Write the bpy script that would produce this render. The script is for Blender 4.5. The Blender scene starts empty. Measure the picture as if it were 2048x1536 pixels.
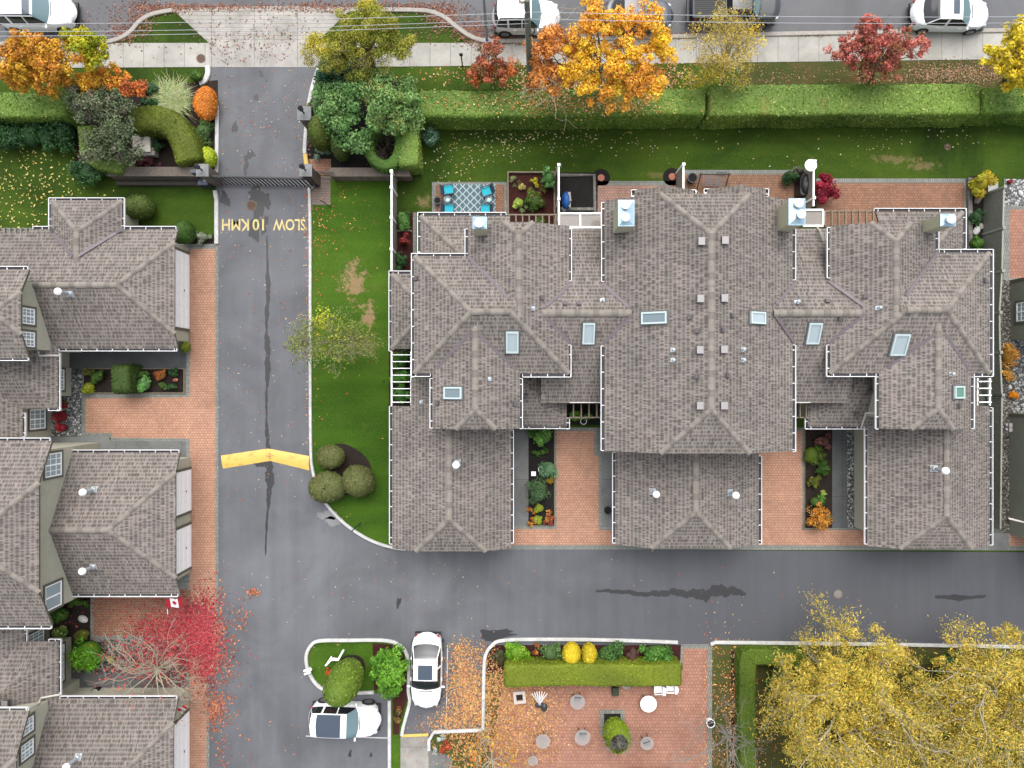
import bpy, bmesh, math, random
import numpy as np
from mathutils import Vector, Matrix
from mathutils.bvhtree import BVHTree

random.seed(7); rng = np.random.default_rng(7)
scn = bpy.context.scene
col = scn.collection
R = math.radians

# ---------------------------------------------------------------- camera, sky, sun, exposure
HC = 43.0            # drone height in metres
SC = 33.0            # photograph pixels per metre on the ground
cam = bpy.data.cameras.new('camera'); camo = bpy.data.objects.new('camera', cam); col.objects.link(camo)
camo.location = (0, 0, HC); camo.rotation_euler = (0, 0, 0)
cam.sensor_width = 36.0; cam.lens = 36.0*HC*SC/2048.0
cam.clip_start = 0.5; cam.clip_end = 2000
scn.camera = camo

world = bpy.data.worlds.new('World'); scn.world = world; world.use_nodes = True
nt = world.node_tree; nt.nodes.clear()
SUN_EL, SUN_AZ = 60.0, 2.0       # azimuth clockwise from +Y (top of the picture)
sky = nt.nodes.new('ShaderNodeTexSky'); sky.sky_type = 'NISHITA'; sky.sun_disc = False
sky.sun_elevation = R(SUN_EL); sky.sun_rotation = R(SUN_AZ)
sky.air_density = 1.0; sky.dust_density = 4.0; sky.ozone_density = 1.0
hsv = nt.nodes.new('ShaderNodeHueSaturation'); hsv.inputs['Saturation'].default_value = 0.30
bg = nt.nodes.new('ShaderNodeBackground'); bg.inputs['Strength'].default_value = 0.15
wo = nt.nodes.new('ShaderNodeOutputWorld')
nt.links.new(sky.outputs[0], hsv.inputs['Color']); nt.links.new(hsv.outputs[0], bg.inputs['Color']); nt.links.new(bg.outputs[0], wo.inputs['Surface'])

sun = bpy.data.lights.new('sun', 'SUN'); sun.energy = 0.72; sun.angle = R(60); sun.color = (1.0, 0.965, 0.92)
suno = bpy.data.objects.new('sun', sun); col.objects.link(suno)
d = Vector((math.sin(R(SUN_AZ))*math.cos(R(SUN_EL)), math.cos(R(SUN_AZ))*math.cos(R(SUN_EL)), math.sin(R(SUN_EL))))
suno.rotation_euler = (-d).to_track_quat('-Z', 'Y').to_euler()
suno.location = d*80

scn.view_settings.view_transform = 'Standard'; scn.view_settings.look = 'None'
scn.view_settings.exposure = 1.25; scn.view_settings.gamma = 1.0
scn.render.engine = 'CYCLES'
scn.cycles.max_bounces = 6; scn.cycles.diffuse_bounces = 3; scn.cycles.transparent_max_bounces = 6

# ---------------------------------------------------------------- pixel <-> world, colours
def P(px, py, z=0.0):
    k = (HC - z)/(HC*SC)
    return Vector(((px-1024)*k, (768-py)*k, z))
def lin(v):
    v = v/255.0
    return v/12.92 if v <= 0.04045 else ((v+0.055)/1.055)**2.4
def C(r, g, b, k=1.8):
    return tuple(min(0.85, lin(v)/k) for v in (r, g, b))
def poly_px(pts, z=0.0): return [P(x, y, z) for x, y in pts]

# ---------------------------------------------------------------- materials
def nodes_of(name):
    m = bpy.data.materials.new(name); m.use_nodes = True
    t = m.node_tree
    return m, t, t.nodes['Principled BSDF']
def N(t, kind, **kw):
    n = t.nodes.new(kind)
    for k, v in kw.items():
        if k in n.inputs: n.inputs[k].default_value = v
        else: setattr(n, k, v)
    return n
def flat(name, c, rough=0.6, metal=0.0, var=0.0, scale=6.0, bump=0.0, spec=0.5):
    """one colour with a little mottling"""
    m, t, b = nodes_of(name)
    b.inputs['Roughness'].default_value = rough; b.inputs['Metallic'].default_value = metal
    b.inputs['Specular IOR Level'].default_value = spec
    if var > 0 or bump > 0:
        g = N(t, 'ShaderNodeNewGeometry'); n = N(t, 'ShaderNodeTexNoise', Scale=scale, Detail=6.0, Roughness=0.65)
        t.links.new(g.outputs['Position'], n.inputs['Vector'])
        rp = N(t, 'ShaderNodeValToRGB')
        e = rp.color_ramp.elements
        e[0].position, e[1].position = 0.3, 0.7
        e[0].color = (*[x*(1-var) for x in c], 1); e[1].color = (*[min(.9, x*(1+var)) for x in c], 1)
        t.links.new(n.outputs[0], rp.inputs[0]); t.links.new(rp.outputs[0], b.inputs['Base Color'])
        if bump > 0:
            bp = N(t, 'ShaderNodeBump', Strength=bump, Distance=0.05)
            t.links.new(n.outputs[0], bp.inputs['Height']); t.links.new(bp.outputs[0], b.inputs['Normal'])
    else:
        b.inputs['Base Color'].default_value = (*c, 1)
    return m
def ramp(t, src, stops):
    rp = N(t, 'ShaderNodeValToRGB'); cr = rp.color_ramp
    while len(cr.elements) < len(stops): cr.elements.new(0.5)
    for e, (p, c) in zip(cr.elements, stops): e.position = p; e.color = (*c, 1)
    t.links.new(src, rp.inputs[0]); return rp.outputs[0]
def mixc(t, fac, a, b, mode='MIX'):
    m = N(t, 'ShaderNodeMix', data_type='RGBA', blend_type=mode)
    for i, v in ((0, fac), (6, a), (7, b)):
        if hasattr(v, 'links') or hasattr(v, 'is_linked'): t.links.new(v, m.inputs[i])
        elif i == 0: m.inputs[0].default_value = v
        else: m.inputs[i].default_value = (*v, 1)
    return m.outputs[2]
def pos(t): return N(t, 'ShaderNodeNewGeometry').outputs['Position']
def noise(t, vec, scale, detail=4.0, rough=0.6, dist=0.0):
    n = N(t, 'ShaderNodeTexNoise', Scale=scale, Detail=detail, Roughness=rough, Distortion=dist)
    t.links.new(vec, n.inputs['Vector']); return n.outputs[0]
def mapping(t, vec, sc=(1, 1, 1), rot=0.0):
    mp = N(t, 'ShaderNodeMapping'); mp.inputs['Scale'].default_value = sc; mp.inputs['Rotation'].default_value = (0, 0, rot)
    t.links.new(vec, mp.inputs['Vector']); return mp.outputs[0]
def bumpto(t, b, h, strength=0.4, dist=0.03):
    bp = N(t, 'ShaderNodeBump', Strength=strength, Distance=dist)
    t.links.new(h, bp.inputs['Height']); t.links.new(bp.outputs[0], b.inputs['Normal'])

def asphalt_mat(name, c, streak=(0.25, 0.04, 1), fresh=None):
    m, t, b = nodes_of(name); p = pos(t)
    fine = noise(t, p, 28, 5, .8); big = noise(t, p, .22, 5, .6, .6); st = noise(t, mapping(t, p, streak), 3.0, 4, .6)
    spk = noise(t, p, 70, 2, .5)
    base = ramp(t, big, [(.28, tuple(x*.66 for x in c)), (.52, c), (.72, tuple(x*1.28 for x in c))])
    if fresh:        # a newer, darker surfacing that starts between two distances along x
        sx = N(t, 'ShaderNodeSeparateXYZ'); t.links.new(p, sx.inputs[0]); mr = N(t, 'ShaderNodeMapRange'); mr.inputs[1].default_value, mr.inputs[2].default_value = fresh
        t.links.new(sx.outputs[0], mr.inputs[0]); wb = N(t, 'ShaderNodeMath', operation='MULTIPLY_ADD'); wb.inputs[1].default_value = .6; wb.inputs[2].default_value = -.3
        t.links.new(noise(t, mapping(t, p, (.4, 1, 1)), .35, 4, .6), wb.inputs[0]); sm = N(t, 'ShaderNodeMath', operation='ADD', use_clamp=True); t.links.new(mr.outputs[0], sm.inputs[0]); t.links.new(wb.outputs[0], sm.inputs[1])
        base = mixc(t, ramp(t, sm.outputs[0], [(.1, (0, 0, 0)), (.9, (.8, .8, .8))]), base, tuple(x*k for x, k in zip(c, (.55, .56, .6))))
    base = mixc(t, .55, base, ramp(t, st, [(.3, (.78, .78, .79)), (.7, (1.12, 1.12, 1.12))]), 'MULTIPLY')
    base = mixc(t, .6, base, ramp(t, fine, [(.25, (.55, .55, .55)), (.75, (1.4, 1.4, 1.4))]), 'MULTIPLY')
    base = mixc(t, ramp(t, spk, [(.72, (0, 0, 0)), (.78, (.5, .5, .5))]), base, C(190, 188, 182))
    t.links.new(base, b.inputs['Base Color']); b.inputs['Roughness'].default_value = .72
    bumpto(t, b, fine, .3, .012)
    return m
def grass_mat(name, dark, mid, light, brown, bf=.0, worn=()):
    m, t, b = nodes_of(name); p = pos(t)
    big = noise(t, p, .16, 5, .65, .8); f1 = noise(t, mapping(t, p, (1, 1.0, 1)), 9, 6, .75); f2 = noise(t, p, 45, 3, .7)
    mow = noise(t, mapping(t, p, (.04, .5, 1)), 2.2, 2, .5)
    base = ramp(t, big, [(.25, dark), (.5, mid), (.75, light)])
    base = mixc(t, .45, base, ramp(t, mow, [(.35, (.6, .65, .6)), (.65, (1.25, 1.2, 1.2))]), 'MULTIPLY')
    base = mixc(t, .8, base, ramp(t, f1, [(.25, (.5, .5, .45)), (.72, (1.45, 1.4, 1.4))]), 'MULTIPLY')
    base = mixc(t, .7, base, ramp(t, f2, [(.25, (.5, .52, .5)), (.75, (1.5, 1.45, 1.5))]), 'MULTIPLY')
    br = noise(t, p, .55, 6, .7, .4)
    base = mixc(t, ramp(t, br, [(.60-bf, (0, 0, 0)), (.76-bf, (.55, .55, .55))]), base, brown)
    for (wx, wy, rx, ry, amt) in worn:      # worn straw patches that fade into the grass
        c = P(wx, wy); mp = N(t, 'ShaderNodeMapping'); mp.inputs['Scale'].default_value = (SC/rx, SC/ry, 0); mp.inputs['Location'].default_value = (-c.x*SC/rx, -c.y*SC/ry, 0)
        t.links.new(p, mp.inputs['Vector']); ln = N(t, 'ShaderNodeVectorMath', operation='LENGTH'); t.links.new(mp.outputs[0], ln.inputs[0])
        ad = N(t, 'ShaderNodeMath', operation='MULTIPLY_ADD'); ad.inputs[1].default_value = 1.5; t.links.new(noise(t, p, 2.2, 8, .8, .6), ad.inputs[0]); hv = N(t, 'ShaderNodeMath', operation='MULTIPLY'); hv.inputs[1].default_value = .33; t.links.new(ln.outputs['Value'], hv.inputs[0]); t.links.new(hv.outputs[0], ad.inputs[2])
        straw = mixc(t, .8, C(168, 142, 106), ramp(t, f1, [(.25, (.6, .6, .6)), (.75, (1.35, 1.3, 1.25))]), 'MULTIPLY')
        base = mixc(t, ramp(t, ad.outputs[0], [(.86, (amt,)*3), (.995, (0, 0, 0))]), base, straw)
    t.links.new(base, b.inputs['Base Color']); b.inputs['Roughness'].default_value = .85
    b.inputs['Specular IOR Level'].default_value = .15
    bumpto(t, b, f2, .6, .04)
    return m
def paver_mat(name, c1, c2, mortar, bw=.17, bh=.15, rot=0.0, offset=.5, blotch=(.70, 1.12), size=.012):
    m, t, b = nodes_of(name); p = pos(t)
    wv = noise(t, p, 6, 2, .5)
    br = N(t, 'ShaderNodeTexBrick', offset=offset); br.inputs['Scale'].default_value = 1.0
    br.inputs['Brick Width'].default_value = bw; br.inputs['Row Height'].default_value = bh
    br.inputs['Mortar Size'].default_value = size; br.inputs['Mortar Smooth'].default_value = .4
    br.inputs['Color1'].default_value = (*c1, 1); br.inputs['Color2'].default_value = (*c2, 1); br.inputs['Mortar'].default_value = (*mortar, 1)
    t.links.new(mapping(t, p, (1, 1, 1), rot), br.inputs['Vector'])
    big = noise(t, p, .45, 6, .7, .5); fine = noise(t, p, 26, 4, .7)
    base = mixc(t, .75, br.outputs['Color'], ramp(t, big, [(.3, (blotch[0],)*3), (.65, (blotch[1],)*3)]), 'MULTIPLY')
    base = mixc(t, .6, base, ramp(t, fine, [(.25, (.62,)*3), (.75, (1.3,)*3)]), 'MULTIPLY')
    t.links.new(base, b.inputs['Base Color']); b.inputs['Roughness'].default_value = .8
    bumpto(t, b, br.outputs['Fac'], -.35, .01)
    return m
def concrete_mat(name, c, jw=1.24, jh=50.0, groove=None, var=.2):
    m, t, b = nodes_of(name); p = pos(t)
    br = N(t, 'ShaderNodeTexBrick', offset=0.0); br.inputs['Scale'].default_value = 1.0
    br.inputs['Brick Width'].default_value = jw; br.inputs['Row Height'].default_value = jh
    br.inputs['Mortar Size'].default_value = .014; br.inputs['Mortar Smooth'].default_value = .2
    br.inputs['Color1'].default_value = (*[x*.94 for x in c], 1); br.inputs['Color2'].default_value = (*[x*1.06 for x in c], 1)
    br.inputs['Mortar'].default_value = (*[x*.35 for x in c], 1)
    t.links.new(p, br.inputs['Vector'])
    big = noise(t, p, .7, 6, .7, .4); fine = noise(t, p, 22, 5, .75)
    base = mixc(t, .8, br.outputs['Color'], ramp(t, big, [(.3, (1-var*1.6,)*3), (.62, (1+var*.5,)*3)]), 'MULTIPLY')
    base = mixc(t, .6, base, ramp(t, fine, [(.25, (.75,)*3), (.75, (1.2,)*3)]), 'MULTIPLY')
    if groove:
        g = N(t, 'ShaderNodeTexBrick', offset=0.0); g.inputs['Scale'].default_value = 1.0
        g.inputs['Brick Width'].default_value = 60; g.inputs['Row Height'].default_value = groove
        g.inputs['Mortar Size'].default_value = .03; g.inputs['Mortar Smooth'].default_value = .8
        g.inputs['Color1'].default_value = g.inputs['Color2'].default_value = (1, 1, 1, 1); g.inputs['Mortar'].default_value = (.68, .68, .68, 1)
        t.links.new(p, g.inputs['Vector']); base = mixc(t, 1.0, base, g.outputs['Color'], 'MULTIPLY')
    t.links.new(base, b.inputs['Base Color']); b.inputs['Roughness'].default_value = .85
    bumpto(t, b, fine, .25, .01)
    return m
def soil_mat(name, c, c2):
    m, t, b = nodes_of(name); p = pos(t)
    n1 = noise(t, p, 18, 6, .8); n2 = noise(t, p, 1.2, 4, .6)
    base = ramp(t, n1, [(.3, tuple(x*.4 for x in c)), (.55, c), (.75, c2)])
    base = mixc(t, .5, base, ramp(t, n2, [(.3, (.6,)*3), (.7, (1.3,)*3)]), 'MULTIPLY')
    t.links.new(base, b.inputs['Base Color']); b.inputs['Roughness'].default_value = .9
    b.inputs['Specular IOR Level'].default_value = .2
    bumpto(t, b, n1, .9, .05)
    return m
def gravel_mat(name, c1, c2, c3):
    m, t, b = nodes_of(name); p = pos(t)
    v = N(t, 'ShaderNodeTexVoronoi', Scale=9.0); t.links.new(p, v.inputs['Vector'])
    sx = N(t, 'ShaderNodeSeparateColor'); t.links.new(v.outputs['Color'], sx.inputs[0])
    base = ramp(t, sx.outputs[0], [(.0, c1), (.5, c2), (.85, c3)])
    base = mixc(t, 1.0, base, ramp(t, v.outputs['Distance'], [(.25, (1, 1, 1)), (.65, (.25, .25, .25))]), 'MULTIPLY')
    t.links.new(base, b.inputs['Base Color']); b.inputs['Roughness'].default_value = .7
    iv = N(t, 'ShaderNodeMath', operation='SUBTRACT'); iv.inputs[0].default_value = 1; t.links.new(v.outputs['Distance'], iv.inputs[1])
    bumpto(t, b, iv.outputs[0], .9, .06)
    return m
def shingle_mat(name, light, mid, dark):
    """architectural shingles; UV is in metres, u along the eave, v up the slope"""
    m, t, b = nodes_of(name)
    uv = N(t, 'ShaderNodeUVMap').outputs[0]
    nz = N(t, 'ShaderNodeTexNoise', Scale=5.0, Detail=2.0); t.links.new(uv, nz.inputs['Vector'])
    sub = N(t, 'ShaderNodeVectorMath', operation='SUBTRACT'); t.links.new(nz.outputs['Color'], sub.inputs[0]); sub.inputs[1].default_value = (.5, .5, .5)
    scl = N(t, 'ShaderNodeVectorMath', operation='SCALE'); scl.inputs['Scale'].default_value = .035; t.links.new(sub.outputs[0], scl.inputs[0])
    add = N(t, 'ShaderNodeVectorMath', operation='ADD'); t.links.new(uv, add.inputs[0]); t.links.new(scl.outputs[0], add.inputs[1])
    sv = N(t, 'ShaderNodeSeparateXYZ'); t.links.new(add.outputs[0], sv.inputs[0])
    def mth(op, a, b_=None):
        n = N(t, 'ShaderNodeMath', operation=op)
        for i, v in enumerate((a, b_)):
            if v is None: continue
            if hasattr(v, 'links'): t.links.new(v, n.inputs[i])
            else: n.inputs[i].default_value = v
        return n.outputs[0]
    row = mth('DIVIDE', mth('ADD', sv.outputs[1], 215.0), .222)
    fr = mth('FRACT', row); fl = mth('FLOOR', row)
    cb = N(t, 'ShaderNodeCombineXYZ'); t.links.new(mth('MULTIPLY', sv.outputs[0], 9.6), cb.inputs[0]); t.links.new(mth('MULTIPLY', fl, 17.31), cb.inputs[1])
    tabs = noise(t, cb.outputs[0], 1.0, 3.5, .7)
    hump = mth('POWER', mth('ABSOLUTE', mth('SUBTRACT', fr, .48)), 2.0)
    val = mth('SUBTRACT', tabs, mth('MULTIPLY', hump, .75))
    base = ramp(t, val, [(.35, light), (.44, mid), (.56, dark)])
    # thin dark butt line where courses lap, the lap's shadow painted into the colour
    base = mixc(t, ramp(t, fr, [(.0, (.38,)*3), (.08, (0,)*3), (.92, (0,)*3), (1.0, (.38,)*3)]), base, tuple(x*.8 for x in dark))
    dr = noise(t, mapping(t, uv, (.5, 1.6, 1)), .9, 4, .6)
    base = mixc(t, .8, base, ramp(t, dr, [(.3, (.86, .87, .89)), (.5, (1, 1, 1)), (.7, (1.14, 1.08, 1.06))]), 'MULTIPLY')
    fine = noise(t, uv, 30, 3, .8)
    base = mixc(t, .7, base, ramp(t, fine, [(.25, (.68,)*3), (.75, (1.3,)*3)]), 'MULTIPLY')
    old = noise(t, pos(t), .22, 5, .65, .5)
    base = mixc(t, .7, base, ramp(t, old, [(.3, (.74, .75, .75)), (.65, (1.12, 1.12, 1.12))]), 'MULTIPLY')
    moss = noise(t, pos(t), .9, 6, .75, .4)
    base = mixc(t, ramp(t, moss, [(.60, (0, 0, 0)), (.78, (.35, .35, .35))]), base, C(112, 112, 92))
    t.links.new(base, b.inputs['Base Color']); b.inputs['Roughness'].default_value = .9
    b.inputs['Specular IOR Level'].default_value = .2
    bumpto(t, b, mth('SUBTRACT', mth('MULTIPLY', fr, -.7), mth('MULTIPLY', val, .9)), .7, .05)
    return m
def leaf_mat(name, trans=.25, rough=.55):
    m, t, b = nodes_of(name)
    a = N(t, 'ShaderNodeAttribute', attribute_name='Col')
    t.links.new(a.outputs['Color'], b.inputs['Base Color']); b.inputs['Roughness'].default_value = rough
    b.inputs['Specular IOR Level'].default_value = .25
    if trans > 0:
        tr = N(t, 'ShaderNodeBsdfTranslucent'); t.links.new(a.outputs['Color'], tr.inputs['Color'])
        mx = N(t, 'ShaderNodeMixShader'); mx.inputs[0].default_value = trans
        t.links.new(b.outputs[0], mx.inputs[1]); t.links.new(tr.outputs[0], mx.inputs[2])
        t.links.new(mx.outputs[0], t.nodes['Material Output'].inputs['Surface'])
    return m
def glass_dark(name, c, rough=.06, spec=.6):
    m, t, b = nodes_of(name)
    b.inputs['Base Color'].default_value = (*c, 1); b.inputs['Roughness'].default_value = rough
    b.inputs['Specular IOR Level'].default_value = spec
    return m
def clear_glass(name, c, alpha):
    m, t, b = nodes_of(name)
    b.inputs['Base Color'].default_value = (*c, 1); b.inputs['Roughness'].default_value = .15
    b.inputs['Alpha'].default_value = alpha
    return m

M = {}
M['grass'] = grass_mat('lawn_grass', C(40, 60, 13), C(66, 94, 22), C(90, 114, 32), C(108, 102, 52), 0, ((1790, 318, 60, 13, .4), (1840, 332, 46, 13, .45), (848, 404, 20, 16, .6), (1330, 350, 60, 9, .35)))
M['bright_grass'] = grass_mat('bright_lawn_grass', C(54, 88, 16), C(72, 110, 24), C(92, 126, 36), C(116, 120, 56), 0, ((706, 560, 34, 50, .95), (735, 628, 22, 34, .95), (725, 690, 44, 30, .45)))
M['rough_grass'] = grass_mat('rough_grass', C(70, 84, 36), C(84, 94, 44), C(100, 104, 54), C(112, 92, 60), .16)
M['dead_grass'] = grass_mat('dead_grass', C(132, 112, 82), C(160, 138, 104), C(178, 156, 120), C(100, 110, 50), -.02)
M['street'] = asphalt_mat('street_asphalt', C(108, 109, 112))
M['road'] = asphalt_mat('private_road_asphalt', C(110, 112, 117), (.5, .03, 1), (-6, 14))
M['wet'] = asphalt_mat('wet_asphalt', C(44, 45, 48)); M['wet'].node_tree.nodes['Principled BSDF'].inputs['Roughness'].default_value = .5
M['concrete'] = concrete_mat('sidewalk_concrete', C(192, 189, 180))
M['apron'] = concrete_mat('grooved_concrete', C(192, 187, 178), 2.6, 50, .24, .3)
M['path'] = concrete_mat('path_concrete', C(128, 130, 128), 4.0, 2.9, None, .25)
M['darkpath'] = concrete_mat('aggregate_concrete', C(104, 106, 106), 4.0, 3.4, None, .25)
M['kerbgrey'] = flat('grey_kerb', C(182, 176, 166), .85, 0, .15, 5)
M['kerbwhite'] = flat('white_kerb_paint', C(220, 220, 216), .8, 0, .22, 3.5)
M['yellow'] = flat('yellow_road_paint', C(240, 206, 106), .7, 0, .14, 7)
M['linewhite'] = flat('white_line_paint', C(226, 226, 224), .7, 0, .14, 12)
M['paver'] = paver_mat('orange_pavers', C(218, 168, 138), C(202, 150, 121), C(138, 98, 80))
M['paver_old'] = paver_mat('weathered_pavers', C(178, 128, 98), C(154, 110, 84), C(96, 70, 56))
M['paver_brown'] = paver_mat('brown_pavers', C(176, 128, 92), C(146, 106, 84), C(90, 68, 56))
M['paver_pink'] = paver_mat('pink_pavers', C(202, 160, 140), C(182, 140, 122), C(116, 86, 76))
M['paver_red'] = paver_mat('red_pavers', C(196, 143, 119), C(180, 127, 105), C(124, 86, 72), .2, .2)
M['border'] = paver_mat('grey_border_pavers', C(158, 160, 150), C(140, 144, 136), C(96, 98, 92), .13, .26)
M['stonewall'] = paver_mat('stone_blocks', C(150, 146, 138), C(116, 114, 106), C(70, 68, 64), .3, .3)
M['soil'] = soil_mat('garden_soil', C(58, 48, 42), C(92, 76, 64))
M['blacksoil'] = soil_mat('black_soil', C(46, 44, 42), C(72, 68, 62))
M['mulch'] = soil_mat('red_mulch', C(78, 40, 36), C(104, 58, 50))
M['gravel'] = gravel_mat('river_gravel', C(90, 94, 96), C(160, 164, 164), C(240, 240, 236))
M['finegravel'] = gravel_mat('fine_gravel', C(96, 92, 84), C(140, 134, 122), C(190, 184, 172))
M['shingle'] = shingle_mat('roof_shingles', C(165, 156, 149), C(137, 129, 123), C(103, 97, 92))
M['cap'] = flat('ridge_cap_shingle', C(152, 144, 134), .9, 0, .2, 3.2, .2)
M['flash'] = flat('valley_metal', C(126, 116, 122), .6, .2, .15, 3)
M['white'] = flat('white_gutter', (.6, .6, .6), .45)
M['gutdark'] = flat('gutter_inside', C(40, 40, 50), .6)
M['fascia'] = flat('olive_fascia', C(112, 108, 92), .7, 0, .08, 4)
M['stucco'] = flat('sage_stucco', C(206, 203, 182), .9, 0, .08, 2.5, .1)
M['stucco_dark'] = flat('olive_stucco', C(150, 152, 134), .9, 0, .08, 2.5, .1)
M['chim'] = flat('chimney_stucco', C(196, 192, 164), .9, 0, .06, 2.5)
M['galv'] = flat('galvanised_cap', C(176, 206, 222), .3, .55, .1, 3.0)
M['whitepaint'] = flat('white_paint', (.82, .82, .82), .5)
M['trimdark'] = flat('window_trim', C(112, 110, 98), .7)
M['pane'] = glass_dark('window_pane', C(184, 204, 210), .08)  # pale base colour stands in for bright sky reflected in the glass
M['skyglass'] = glass_dark('skylight_glass', C(186, 202, 208), .1, .7)
M['skyglass_dark'] = glass_dark('dark_skylight_glass', C(128, 146, 154), .1, .7)
M['skyglass_green'] = glass_dark('green_skylight_glass', C(96, 150, 128), .1, .7)
M['skyframe'] = flat('skylight_frame', C(212, 230, 230), .4)
M['lead'] = flat('skylight_flashing', C(112, 112, 112), .6, .2)
M['ventgrey'] = flat('grey_vent', C(172, 168, 168), .5, .2)
M['ventdark'] = flat('dark_vent', C(104, 99, 100), .6, .1)
M['pipe'] = flat('pale_pipe', C(214, 224, 230), .35, .3)
M['black'] = flat('black_paint', C(34, 36, 40), .5)
M['iron'] = flat('gate_iron', C(58, 62, 68), .5, .3)
M['wood'] = flat('weathered_wood', C(146, 132, 112), .85, 0, .2, 8)
M['greywood'] = flat('grey_fence_boards', C(142, 144, 132), .85, 0, .12, 5)
M['tanfence'] = flat('tan_fence_panel', C(166, 158, 146), .85, 0, .08, 5)
M['capstone'] = flat('pillar_capstone', C(140, 142, 142), .85, 0, .15, 8)
M['pillar'] = paver_mat('pillar_stone', C(146, 128, 112), C(112, 98, 88), C(78, 70, 64), .22, .12)
M['bark'] = flat('grey_bark', C(120, 106, 92), .9, 0, .25, 9)
M['palebark'] = flat('pale_bark', C(186, 176, 152), .9, 0, .2, 9)
M['whitebark'] = flat('silver_bark', C(150, 146, 138), .9, 0, .2, 9)
M['leaf'] = leaf_mat('leaf', .25); M['leafdull'] = leaf_mat('clipped_leaf', .12, .7); M['fallen'] = leaf_mat('fallen_leaf', .0, .6)
M['tyre'] = flat('tyre_rubber', C(30, 30, 32), .8); M['rim'] = flat('alloy_rim', C(170, 172, 176), .3, .7)

# ---------------------------------------------------------------- objects
def tag(o, label=None, cat=None, group=None, kind=None):
    for k, v in (('label', label), ('category', cat), ('group', group), ('kind', kind)):
        if v: o[k] = v
    return o
def thing(name, label, cat, loc=(0, 0, 0), rotz=0.0, group=None):
    o = bpy.data.objects.new(name, None); col.objects.link(o)
    o.location = loc; o.rotation_euler = (0, 0, rotz); o.empty_display_size = .3
    return tag(o, label, cat, group)
def link(name, me, mats, parent=None):
    o = bpy.data.objects.new(name, me); col.objects.link(o)
    for m in (mats if isinstance(mats, (list, tuple)) else [mats]): me.materials.append(M[m] if isinstance(m, str) else m)
    if parent is not None: o.parent = parent
    return o
def copy_tree(o, parent=None):
    c = o.copy(); col.objects.link(c)
    if parent is not None: c.parent = parent
    for ch in [x for x in o.children]: copy_tree(ch, c)
    return c

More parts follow.
